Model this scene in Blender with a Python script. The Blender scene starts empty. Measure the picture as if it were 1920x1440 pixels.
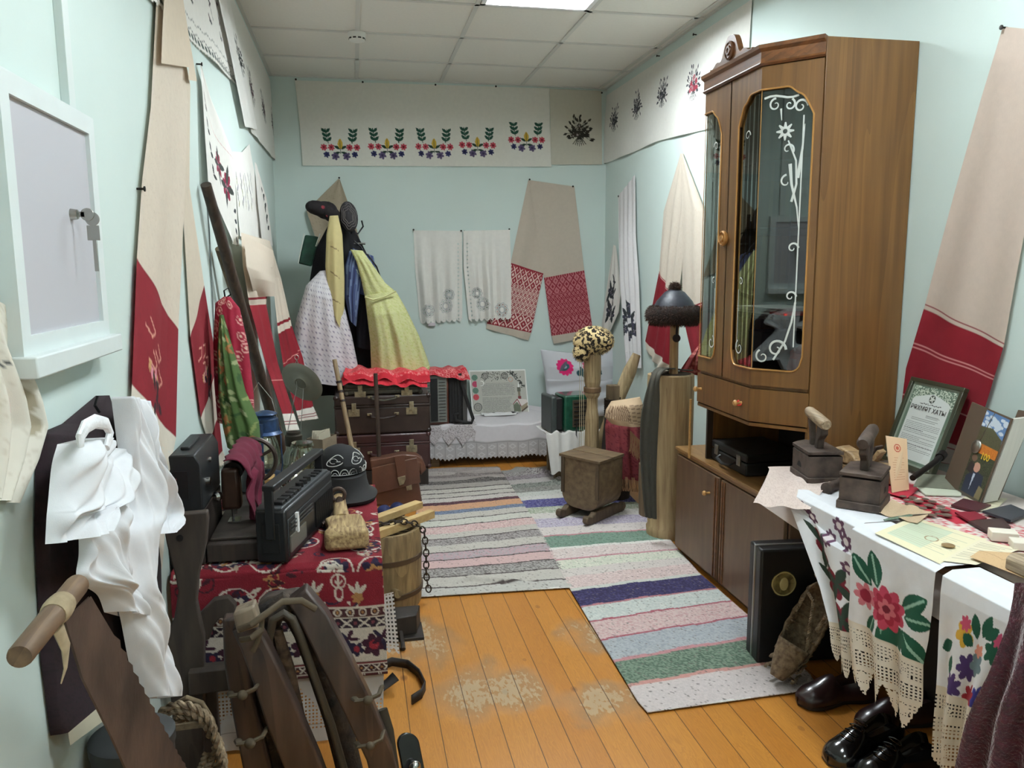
import bpy, bmesh, math, random
import numpy as np
from mathutils import Vector, Matrix
random.seed(7); RNG = np.random.default_rng(11)
PI = math.pi
scene = bpy.context.scene
COL = scene.collection

# ------------------------------------------------------------------ camera, world, exposure
FPX = 1490.14
W = 2.46284            # room width  (left wall x=0, right wall x=W)
H = 2.73               # room height
CAM = np.array([0.5381773, -6.01992604, 1.39687484])
_y, _p, _r = 0.193859911, -0.145603388, -4.67686562e-03
_fw = np.array([math.sin(_y)*math.cos(_p), math.cos(_y)*math.cos(_p), math.sin(_p)])
_rt = np.array([math.cos(_y), -math.sin(_y), 0.0]); _up = np.cross(_rt, _fw)
_rt, _up = math.cos(_r)*_rt+math.sin(_r)*_up, -math.sin(_r)*_rt+math.cos(_r)*_up
cd = bpy.data.cameras.new('camera'); cam = bpy.data.objects.new('camera', cd); COL.objects.link(cam)
cd.sensor_width = 36; cd.lens = 36*FPX/1920; cd.clip_start = 0.05
cam.matrix_world = Matrix([[_rt[0], _up[0], -_fw[0], CAM[0]], [_rt[1], _up[1], -_fw[1], CAM[1]],
                           [_rt[2], _up[2], -_fw[2], CAM[2]], [0, 0, 0, 1]])
scene.camera = cam
wd = bpy.data.worlds.new('world'); scene.world = wd; wd.use_nodes = True
wd.node_tree.nodes['Background'].inputs[0].default_value = (.9, .95, 1, 1)
wd.node_tree.nodes['Background'].inputs[1].default_value = .3
scene.view_settings.view_transform = 'Standard'
scene.view_settings.look = 'None'
scene.view_settings.gamma = 1
scene.view_settings.use_curve_mapping = False
scene.view_settings.exposure = 0.0
LAMP_POWER = 160.0       # emission strength of the fluorescent panels

def at(ax, val, x, y):
    """point of the room that the photograph shows at (x, y), on the plane ax = val"""
    d = _fw+_rt*(x-960)/FPX-_up*(y-720)/FPX
    k = 'xyz'.index(ax)
    return CAM+d*((val-CAM[k])/d[k])

# ------------------------------------------------------------------ colours and materials
def lin(c):
    out = []
    for v in c[:3]:
        v = v/255.0
        out.append(v/12.92 if v <= .04045 else ((v+.055)/1.055)**2.4)
    return tuple(out)
_M = {}
def mat(name, c=(200, 200, 200), rough=.6, metal=0.0, var=0.0, scale=8.0, bump=0.0, bscale=60.0,
        c2=None, stretch=(1, 1, 1), attr=False, trans=0.0, ior=1.45, emit=0.0, coat=0.0, detail=4, sheen=0.0, dist=.002, tl=0.0):
    if name in _M: return _M[name]
    m = bpy.data.materials.new(name); m.use_nodes = True; _M[name] = m
    nt = m.node_tree; N = nt.nodes; L = nt.links; b = N['Principled BSDF']
    b.inputs['Roughness'].default_value = rough; b.inputs['Metallic'].default_value = metal
    b.inputs['IOR'].default_value = ior
    b.inputs['Transmission Weight'].default_value = trans
    b.inputs['Coat Weight'].default_value = coat
    b.inputs['Sheen Weight'].default_value = sheen
    base = lin(c)
    b.inputs['Base Color'].default_value = (*base, 1)
    if emit: 
        b.inputs['Emission Color'].default_value = (*base, 1); b.inputs['Emission Strength'].default_value = emit
    tc = N.new('ShaderNodeTexCoord'); mp = N.new('ShaderNodeMapping'); L.new(tc.outputs['Object'], mp.inputs[0])
    mp.inputs['Scale'].default_value = stretch
    src = None
    if attr:
        a = N.new('ShaderNodeAttribute'); a.attribute_name = 'Col'; src = a.outputs['Color']
    if var or c2:
        n = N.new('ShaderNodeTexNoise'); n.inputs['Scale'].default_value = scale; n.inputs['Detail'].default_value = detail
        L.new(mp.outputs[0], n.inputs['Vector'])
        r = N.new('ShaderNodeValToRGB'); r.color_ramp.elements[0].position = .33; r.color_ramp.elements[1].position = .67
        L.new(n.outputs['Fac'], r.inputs[0])
        if attr:
            r.color_ramp.elements[0].color = (1-var, 1-var, 1-var, 1); r.color_ramp.elements[1].color = (1, 1, 1, 1)
            mx = N.new('ShaderNodeMix'); mx.data_type = 'RGBA'; mx.blend_type = 'MULTIPLY'; mx.inputs[0].default_value = 1
            L.new(src, mx.inputs[6]); L.new(r.outputs[0], mx.inputs[7]); src = mx.outputs[2]
        else:
            k2 = lin(c2) if c2 else tuple(v*(1-var) for v in base)
            r.color_ramp.elements[0].color = (*k2, 1); r.color_ramp.elements[1].color = (*base, 1); src = r.outputs[0]
    if src is not None: L.new(src, b.inputs['Base Color'])
    if bump:
        n2 = N.new('ShaderNodeTexNoise'); n2.inputs['Scale'].default_value = bscale; n2.inputs['Detail'].default_value = 3
        L.new(mp.outputs[0], n2.inputs['Vector'])
        bp = N.new('ShaderNodeBump'); bp.inputs['Strength'].default_value = bump; bp.inputs['Distance'].default_value = dist
        L.new(n2.outputs['Fac'], bp.inputs['Height']); L.new(bp.outputs[0], b.inputs['Normal'])
    if tl:
        t = N.new('ShaderNodeBsdfTranslucent'); ms = N.new('ShaderNodeMixShader'); ms.inputs[0].default_value = tl
        if src is not None: L.new(src, t.inputs[0])
        else: t.inputs[0].default_value = (*base, 1)
        L.new(b.outputs[0], ms.inputs[1]); L.new(t.outputs[0], ms.inputs[2]); L.new(ms.outputs[0], N['Material Output'].inputs[0])
    return m

def woodmat(name, ca, cb, axis='z', scale=14, rough=.55, stretch=18, coat=0.0, bump=.25, ring=.5):
    """long-grained wood: fine fibre noise plus wavy bands along one axis"""
    if name in _M: return _M[name]
    m = bpy.data.materials.new(name); m.use_nodes = True; _M[name] = m
    nt = m.node_tree; N = nt.nodes; L = nt.links; b = N['Principled BSDF']
    b.inputs['Roughness'].default_value = rough; b.inputs['Coat Weight'].default_value = coat
    tc = N.new('ShaderNodeTexCoord'); mp = N.new('ShaderNodeMapping'); L.new(tc.outputs['Object'], mp.inputs[0])
    s = [1.0, 1.0, 1.0]; s['xyz'.index(axis)] = 1.0/stretch; mp.inputs['Scale'].default_value = s
    n = N.new('ShaderNodeTexNoise'); n.inputs['Scale'].default_value = scale*6; n.inputs['Detail'].default_value = 6; L.new(mp.outputs[0], n.inputs[0])
    n3 = N.new('ShaderNodeTexNoise'); n3.inputs['Scale'].default_value = scale*.7; n3.inputs['Detail'].default_value = 2
    n3.inputs['Distortion'].default_value = 1.2; L.new(mp.outputs[0], n3.inputs[0])
    mu = N.new('ShaderNodeMath'); mu.operation = 'MULTIPLY'; mu.inputs[1].default_value = 9; L.new(n3.outputs[0], mu.inputs[0])
    fr = N.new('ShaderNodeMath'); fr.operation = 'FRACT'; L.new(mu.outputs[0], fr.inputs[0])
    mx = N.new('ShaderNodeMath'); mx.operation = 'MULTIPLY_ADD'; mx.inputs[1].default_value = ring*.5
    L.new(fr.outputs[0], mx.inputs[0]); L.new(n.outputs['Fac'], mx.inputs[2])
    r = N.new('ShaderNodeValToRGB'); r.color_ramp.elements[0].position = .38; r.color_ramp.elements[1].position = .85
    r.color_ramp.elements[0].color = (*lin(cb), 1); r.color_ramp.elements[1].color = (*lin(ca), 1)
    L.new(mx.outputs[0], r.inputs[0]); L.new(r.outputs[0], b.inputs['Base Color'])
    if bump:
        bp = N.new('ShaderNodeBump'); bp.inputs['Strength'].default_value = bump; bp.inputs['Distance'].default_value = .002
        L.new(n.outputs['Fac'], bp.inputs['Height']); L.new(bp.outputs[0], b.inputs['Normal'])
    return m

# ------------------------------------------------------------------ objects
WL = {}
def tag(o, label=None, cat=None, group=None, kind=None):
    if label: o['label'] = label
    if cat: o['category'] = cat
    if group: o['group'] = group
    if kind: o['kind'] = kind
    return o
def thing(name, label, cat, loc, group=None):
    o = bpy.data.objects.new(name, None); COL.objects.link(o); o.location = loc; o.empty_display_size = .05
    WL[o.name] = Vector(loc); return tag(o, label, cat, group)
def finish(name, me, m, parent=None, label=None, cat=None, group=None, kind=None, bevel=0.0, sub=0, sol=0.0, smooth=True, angle=38, bseg=2):
    bm = bmesh.new(); bm.from_mesh(me); bmesh.ops.recalc_face_normals(bm, faces=bm.faces); bm.to_mesh(me); bm.free()
    n = len(me.vertices); co = np.empty(n*3, 'f'); me.vertices.foreach_get('co', co); co = co.reshape(-1, 3)
    if parent is not None: off = np.array(WL[parent.name], 'f')
    else:
        lo, hi = co.min(0), co.max(0); off = np.array([(lo[0]+hi[0])/2, (lo[1]+hi[1])/2, lo[2]], 'f')
    me.vertices.foreach_set('co', (co-off).ravel())
    o = bpy.data.objects.new(name, me); COL.objects.link(o)
    if m is not None and not me.materials: me.materials.append(m)
    if parent is not None: o.parent = parent; WL[o.name] = Vector(WL[parent.name])
    else: o.location = Vector(off.tolist()); WL[o.name] = Vector(off.tolist())
    if smooth:
        me.polygons.foreach_set('use_smooth', [True]*len(me.polygons)); me.set_sharp_from_angle(angle=math.radians(angle))
    if bevel:
        md = o.modifiers.new('b', 'BEVEL'); md.width = bevel; md.segments = bseg; md.limit_method = 'ANGLE'; md.angle_limit = math.radians(40)
    if sub: md = o.modifiers.new('s', 'SUBSURF'); md.levels = sub; md.render_levels = sub
    if sol: md = o.modifiers.new('t', 'SOLIDIFY'); md.thickness = sol; md.offset = 0
    me.update()
    return tag(o, label, cat, group, kind)

def rotz(a): return np.array([[math.cos(a), -math.sin(a), 0], [math.sin(a), math.cos(a), 0], [0, 0, 1]])
def rotx(a): return np.array([[1, 0, 0], [0, math.cos(a), -math.sin(a)], [0, math.sin(a), math.cos(a)]])
def roty(a): return np.array([[math.cos(a), 0, math.sin(a)], [0, 1, 0], [-math.sin(a), 0, math.cos(a)]])
def unit(v): v = np.asarray(v, float); return v/(np.linalg.norm(v)+1e-12)
def frame(d):
    d = unit(d); a = np.array([0, 0, 1.0]) if abs(d[2]) < .9 else np.array([1.0, 0, 0])
    x = unit(np.cross(a, d)); return x, np.cross(d, x), d

class MB:
    """collects shapes for ONE mesh object"""
    def __init__(s): s.v = []; s.f = []
    def add(s, vs, fs):
        b = len(s.v); s.v += [tuple(float(t) for t in q) for q in vs]; s.f += [tuple(b+i for i in f) for f in fs]; return s
    def box(s, c, d, R=None, rz=0.0, top=None):
        c = np.array(c, float); d = np.array(d, float)/2; R = rotz(rz) if R is None else R
        vs = []
        for z in (-1, 1):
            k = (1, 1) if (z < 0 or top is None) else top
            for x, y in ((-1, -1), (1, -1), (1, 1), (-1, 1)): vs.append(c+R@np.array([x*d[0]*k[0], y*d[1]*k[1], z*d[2]]))
        return s.add(vs, [(0, 3, 2, 1), (4, 5, 6, 7), (0, 1, 5, 4), (1, 2, 6, 5), (2, 3, 7, 6), (3, 0, 4, 7)])
    def bx(s, x0, x1, y0, y1, z0, z1): return s.box(((x0+x1)/2, (y0+y1)/2, (z0+z1)/2), (x1-x0, y1-y0, z1-z0))
    def cyl(s, p0, p1, r0, r1=None, n=18, cap=True):
        return s.tube([p0, p1], [r0, r0 if r1 is None else r1], n, cap=cap)
    def tube(s, pts, r, n=8, cap=True, flat=1.0, closed=False, up=None):
        P = [np.array(p, float) for p in pts]; k = len(P); r = [r]*k if np.isscalar(r) else list(r); vs = []; fs = []
        X = None
        for i in range(k):
            a = P[(i-1) % k] if (closed or i) else P[i]; b = P[(i+1) % k] if (closed or i < k-1) else P[i]
            d = unit(b-a)
            if X is None:
                X, Y, _ = frame(d)
                if up is not None: Y = unit(np.array(up, float)-d*np.dot(up, d)); X = np.cross(Y, d)
            else:
                X = unit(X-d*np.dot(X, d)); Y = np.cross(d, X)
            for j in range(n):
                t = 2*PI*j/n; vs.append(P[i]+r[i]*(X*math.cos(t)+flat*Y*math.sin(t)))
        for i in range(k if closed else k-1):
            for j in range(n):
                a = i*n+j; b = i*n+(j+1) % n; c = ((i+1) % k)*n+(j+1) % n; d = ((i+1) % k)*n+j; fs.append((a, b, c, d))
        if cap and not closed: fs += [tuple(range(n))[::-1], tuple((k-1)*n+j for j in range(n))]
        return s.add(vs, fs)
    def lathe(s, prof, c, axis=(0, 0, 1), n=32, sx=1.0, wob=0.0):
        c = np.array(c, float); X, Y, D = frame(axis); vs = []; fs = []; k = len(prof)
        for (r, h) in prof:
            for j in range(n):
                t = 2*PI*j/n; q = r*(1+wob*math.sin(3*t+h*9)); vs.append(c+D*h+X*q*math.cos(t)+Y*q*sx*math.sin(t))
        for i in range(k-1):
            for j in range(n): fs.append((i*n+j, i*n+(j+1) % n, (i+1)*n+(j+1) % n, (i+1)*n+j))
        if prof[0][0] > 1e-6: fs.append(tuple(range(n))[::-1])
        if prof[-1][0] > 1e-6: fs.append(tuple((k-1)*n+j for j in range(n)))
        return s.add(vs, fs)
    def prism(s, poly, o, ex, ey, ez):
        """polygon (a,b) in the frame ex, ey extruded by vector ez"""
        o, ex, ey, ez = [np.array(q, float) for q in (o, ex, ey, ez)]; n = len(poly)
        vs = [o+ex*a+ey*b for a, b in poly]+[o+ex*a+ey*b+ez for a, b in poly]
        return s.add(vs, [tuple(range(n))[::-1], tuple(n+i for i in range(n))]+[(i, (i+1) % n, n+(i+1) % n, n+i) for i in range(n)])
    def poly3(s, pts, ez):
        n = len(pts); ez = np.array(ez, float); vs = [np.array(p, float) for p in pts]; vs += [p+ez for p in vs]
        return s.add(vs, [tuple(range(n))[::-1], tuple(n+i for i in range(n))]+[(i, (i+1) % n, n+(i+1) % n, n+i) for i in range(n)])
    def ell(s, c, r, R=None, nu=22, nv=12, fn=None, z0=-1.0, z1=1.0):
        c = np.array(c, float); r = np.array(r, float); R = np.eye(3) if R is None else R; vs = []; fs = []
        a0, a1 = math.asin(z0), math.asin(z1)
        for i in range(nv+1):
            p = a0+(a1-a0)*i/nv
            for j in range(nu):
                t = 2*PI*j/nu; d = np.array([math.cos(p)*math.cos(t), math.cos(p)*math.sin(t), math.sin(p)])
                k = fn(d) if fn else 1.0; vs.append(c+R@(d*r*k))
        for i in range(nv):
            for j in range(nu): fs.append((i*nu+j, i*nu+(j+1) % nu, (i+1)*nu+(j+1) % nu, (i+1)*nu+j))
        fs.append(tuple(range(nu))[::-1]); fs.append(tuple(nv*nu+j for j in range(nu)))
        return s.add(vs, fs)
    def grid(s, P):
        ny, nx = P.shape[:2]; fs = [(i*nx+j, i*nx+j+1, (i+1)*nx+j+1, (i+1)*nx+j) for i in range(ny-1) for j in range(nx-1)]
        return s.add(P.reshape(-1, 3), fs)
    def build(s, name, m, parent=None, label=None, cat=None, **k):
        me = bpy.data.meshes.new(name); me.from_pydata(s.v, [], s.f); me.update()
        return finish(name, me, m, parent, label, cat, **k)

def copytree(o, parent=None, shift=(0, 0, 0)):
    c = o.copy(); COL.objects.link(c); c.parent = parent
    if parent is None: c.location = o.location+Vector(shift)
    for ch in list(o.children): copytree(ch, c)
    return c

def text(name, s, size, m, parent, o, ex, ey, ext=.0006, align='CENTER', **k):
    """lettering as a thin solid mesh lying in the plane ex, ey"""
    cu = bpy.data.curves.new(name, 'FONT'); cu.body = s; cu.size = size; cu.extrude = ext; cu.align_x = align; cu.resolution_u = 2
    t = bpy.data.objects.new(name, cu); COL.objects.link(t)
    dg = bpy.context.evaluated_depsgraph_get(); me = bpy.data.meshes.new_from_object(t.evaluated_get(dg)); bpy.data.objects.remove(t)
    n = len(me.vertices); co = np.empty(n*3, 'f'); me.vertices.foreach_get('co', co); co = co.reshape(-1, 3)
    ex = unit(ex); ey = unit(ey); ez = np.cross(ex, ey); P = np.array(o)+co[:, :1]*ex+co[:, 1:2]*ey+co[:, 2:3]*ez
    me.vertices.foreach_set('co', P.astype('f').ravel()); me.materials.clear()
    return finish(name, me, m, parent, smooth=False, **k)

# ------------------------------------------------------------------ woven things: a painted grid of threads
class Cv:
    def __init__(s, w, h, res, bg):
        s.w, s.h, s.res = w, h, res; s.nx = max(3, int(w/res)+1); s.ny = max(3, int(h/res)+1)
        s.U, s.V = np.meshgrid(np.linspace(0, w, s.nx), np.linspace(0, h, s.ny))
        s.c = np.empty((s.ny, s.nx, 3)); s.c[:] = lin(bg); s.hole = np.zeros((s.ny, s.nx), bool); s.z = np.zeros((s.ny, s.nx))
    def put(s, m, col): s.c[m] = lin(col)
    def band(s, a, b, col): s.put((s.V >= a) & (s.V < b), col)
    def rect(s, u0, u1, v0, v1, col): s.put((s.U >= u0) & (s.U < u1) & (s.V >= v0) & (s.V < v1), col)
    def ell(s, x, y, a, b, ang, col):
        X, Y = s.U-x, s.V-y; c, q = math.cos(ang), math.sin(ang); s.put(((X*c+Y*q)/a)**2+((-X*q+Y*c)/b)**2 < 1, col)
    def disc(s, x, y, r, col): s.ell(x, y, r, r, 0, col)
    def ring(s, x, y, r, w, col, sy=1.0):
        d = np.hypot(s.U-x, (s.V-y)/sy); s.put(abs(d-r) < w/2, col)
    def flower(s, x, y, r, col, n=5, cc=None, cr=.3, ph=0.3, deep=.38):
        X, Y = s.U-x, s.V-y; d = np.hypot(X, Y); t = np.arctan2(Y, X)
        s.put(d < r*(1-deep+deep*np.abs(np.cos(n*(t-ph)/2))), col)
        if cc is not None: s.disc(x, y, r*cr, cc)
    def leaf(s, x, y, l, ang, w, col, vein=None):
        X, Y = s.U-x, s.V-y; c, q = math.cos(ang), math.sin(ang); a = (X*c+Y*q)/l; b = (-X*q+Y*c)/w
        s.put((a > 0) & (a < 1) & (np.abs(b) < .5*np.sin(PI*np.clip(a, 0, 1))**.8), col)
        if vein is not None: s.put((a > .1) & (a < .9) & (np.abs(b) < .07), vein)
    def line(s, pts, w, col):
        for (x0, y0), (x1, y1) in zip(pts[:-1], pts[1:]):
            dx, dy = x1-x0, y1-y0; l = dx*dx+dy*dy+1e-12; t = np.clip(((s.U-x0)*dx+(s.V-y0)*dy)/l, 0, 1)
            s.put(np.hypot(s.U-x0-t*dx, s.V-y0-t*dy) < w/2, col)
    def poly(s, pts, col=None, hole=False):
        ins = np.zeros_like(s.hole); n = len(pts)
        for i in range(n):
            x0, y0 = pts[i]; x1, y1 = pts[(i+1) % n]
            if y0 == y1: continue
            c = ((s.V < y0) != (s.V < y1)) & (s.U < (x1-x0)*(s.V-y0)/(y1-y0)+x0); ins ^= c
        if hole: s.hole |= ins
        else: s.put(ins, col)
    def speck(s, p, col, m=None):
        k = RNG.random(s.hole.shape) < p
        if m is not None: k &= m
        s.put(k, col)
    def jitter(s, a): s.c *= (1+a*(RNG.random(s.hole.shape)-.5))[..., None]
    def net(s, v0, v1, p=.012, duty=.5, m=None, diag=False):
        U, V = (s.U, s.V) if not diag else ((s.U+s.V)/1.414, (s.U-s.V)/1.414)
        k = ((U/p) % 1 < duty) & ((V/p) % 1 < duty) & (s.V > v0) & (s.V < v1)
        if m is not None: k &= m
        s.hole |= k
    def scallop(s, v, amp, p, pointed=False, ph=0):
        t = (s.U/p+ph) % 1; e = (1-np.abs(2*t-1)) if pointed else np.sin(PI*t); s.hole |= s.V > v+amp*e

def P3(q, ax, val):
    if len(q) == 2: return at(ax, val, *q)
    if len(q) == 4: return at(*q)
    return np.array(q, float)

CLOTH = None
def sheet(name, ax, val, rows, paint, res=.004, bg=(235, 232, 225), off=.006, fold=None, puff=0.0, label=None, cat=None,
          parent=None, group=None, m=None, nrm=None, sol=0.0, kind=None, ret=False, size=None, ease=False, floor=None):
    """rows of points down the cloth; paint(c, v) colours it, c in metres, v = distance of each row from the top"""
    R = [[P3(q, ax, val) for q in r] for r in rows]; nc = max(len(r) for r in R)
    Q = []
    for r in R:
        r = np.array(r); d = np.r_[0, np.cumsum(np.linalg.norm(np.diff(r, axis=0), axis=1))]; d = d/(d[-1]+1e-9) if len(r) > 2 else np.linspace(0, 1, len(r))
        t = np.linspace(0, 1, max(nc, 2)); Q.append(np.stack([np.interp(t, d, r[:, i]) for i in range(3)], 1))
    Q = np.array(Q); wid = np.linalg.norm(np.diff(Q, axis=1), axis=2).sum(1).max() if size is None else size[0]
    dv = np.linalg.norm(np.diff(Q, axis=0), axis=2).mean(1); v = np.r_[0, np.cumsum(dv)]
    c = Cv(wid, v[-1], res, bg); paint(c, v)
    tv = np.linspace(0, v[-1], c.ny); tu = np.linspace(0, 1, c.nx); uu = np.linspace(0, 1, Q.shape[1])
    A = np.empty((c.ny, Q.shape[1], 3))
    for j in range(Q.shape[1]):
        for i in range(3):
            if ease and len(v) > 2:
                # smooth (Catmull-Rom) down the cloth
                g = np.gradient(Q[:, j, i], v); k = np.clip(np.searchsorted(v, tv, 'right')-1, 0, len(v)-2); h = v[k+1]-v[k]; t = (tv-v[k])/h
                A[:, j, i] = (2*t**3-3*t**2+1)*Q[k, j, i]+(t**3-2*t**2+t)*h*g[k]+(-2*t**3+3*t**2)*Q[k+1, j, i]+(t**3-t**2)*h*g[k+1]
            else: A[:, j, i] = np.interp(tv, v, Q[:, j, i])
    G = np.empty((c.ny, c.nx, 3))
    for k in range(c.ny):
        for i in range(3): G[k, :, i] = np.interp(tu, uu, A[k, :, i])
    if nrm is None:
        nrm = {'x': (1, 0, 0) if val < 1 else (-1, 0, 0), 'y': (0, -1, 0), 'z': (0, 0, 1)}[ax]
    nrm = unit(nrm); T = np.tile(tu, (c.ny, 1)); S = np.tile((tv/max(v[-1], 1e-6))[:, None], (1, c.nx))
    o = off+c.z
    if fold is not None: o = o+np.maximum(fold(T, S), 0 if puff == 0 else -9)
    back = None
    if puff:
        e = np.clip(1-(2*T-1)**2, 0, 1)**.6; o = o+puff*e*(.35+.65*np.clip(S*4, 0, 1))
        back = G+nrm*off*.6
    F = G+nrm*o[..., None]
    if floor is not None: F[..., 2] = np.maximum(F[..., 2], floor)
    if back is not None: F[:, 0] = back[:, 0]; F[:, -1] = back[:, -1]
    ny, nx = c.ny, c.nx; idx = np.arange(ny*nx).reshape(ny, nx)
    q = np.stack([idx[:-1, :-1], idx[:-1, 1:], idx[1:, 1:], idx[1:, :-1]], -1).reshape(-1, 4)
    hv = c.hole.ravel()[q].sum(1) >= 3; q = q[~hv]
    vs = F.reshape(-1, 3); cs = c.c.reshape(-1, 3)
    if back is not None:
        q2 = q[:, ::-1]+ny*nx; top = np.stack([idx[0, 1:], idx[0, :-1], idx[0, :-1]+ny*nx, idx[0, 1:]+ny*nx], 1)
        q = np.vstack([q, q2, top]); vs = np.vstack([vs, back.reshape(-1, 3)]); cs = np.vstack([cs, cs])
    used = np.zeros(len(vs), bool); used[q.ravel()] = True; rm = np.cumsum(used)-1; q = rm[q]; vs = vs[used]; cs = cs[used]
    me = bpy.data.meshes.new(name); me.vertices.add(len(vs)); me.vertices.foreach_set('co', vs.astype('f').ravel())
    me.loops.add(q.size); me.loops.foreach_set('vertex_index', q.ravel().astype('i'))
    me.polygons.add(len(q)); me.polygons.foreach_set('loop_start', np.arange(0, q.size, 4, dtype='i')); me.update(calc_edges=True); me.validate()
    ca = me.color_attributes.new('Col', 'FLOAT_COLOR', 'POINT'); ca.data.foreach_set('color', np.c_[np.clip(cs, 0, 1), np.ones(len(cs))].astype('f').ravel())
    me.materials.append(m or CLOTH)
    # keep the winding consistent without bmesh on big grids
    k = len(me.vertices); co = vs.astype('f')
    offp = np.array(WL[parent.name], 'f') if parent is not None else np.array([(co[:, 0].min()+co[:, 0].max())/2, (co[:, 1].min()+co[:, 1].max())/2, co[:, 2].min()], 'f')
    me.vertices.foreach_set('co', (co-offp).ravel()); me.polygons.foreach_set('use_smooth', [True]*len(me.polygons)); me.update()
    ob = bpy.data.objects.new(name, me); COL.objects.link(ob)
    if parent is not None: ob.parent = parent; WL[ob.name] = Vector(WL[parent.name])
    else: ob.location = Vector(offp.tolist()); WL[ob.name] = Vector(offp.tolist())
    if sol: md = ob.modifiers.new('t', 'SOLIDIFY'); md.thickness = sol; md.offset = 0
    return tag(ob, label, cat, group, kind)
CLOTH = mat('woven_cotton', attr=True, rough=.9, var=.04, scale=40, bump=.25, bscale=700, dist=.001, tl=.12)
PILE = mat('carpet_pile', attr=True, rough=1, var=.12, scale=300, bump=.8, bscale=500, dist=.004)
RAG = mat('rag_weave', attr=True, rough=1, var=.12, scale=260, bump=.8, bscale=320, dist=.004)
PAINTED = mat('painted_print', attr=True, rough=.6)

def waves(n, amp, ph=0.0, grow=True, seed=0):
    r = random.Random(seed); ks = [(n*(.6+.8*r.random()), r.random()*6.3, .5+.5*r.random(), (r.random()-.5)*3) for _ in range(3)]
    def f(T, S):
        o = 0
        for k, p, a, sk in ks: o = o+a*np.sin(2*PI*k*(T+sk*.06*S)+p+ph)
        return amp*(.5+o/3)*(np.clip(S*2.0, .12, 1) if grow else 1)
    return f
# ------------------------------------------------------------------ the room
YF = -7.6
wallm = mat('mint_wall_paint', (203, 217, 211), rough=.85, var=.03, scale=3, bump=.12, bscale=90)
def slab(name, x0, x1, y0, y1, z0, z1, m, kind='structure'):
    b = MB(); b.bx(x0, x1, y0, y1, z0, z1); return b.build(name, m, kind=kind, smooth=False)
slab('wall_left', -.12, 0, YF, 0, 0, H, wallm); slab('wall_right', W, W+.12, YF, 0, 0, H, wallm)
slab('wall_back', -.12, W+.12, 0, .12, 0, H, wallm); slab('wall_front', -.12, W+.12, YF-.12, YF, 0, H, wallm)

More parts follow.
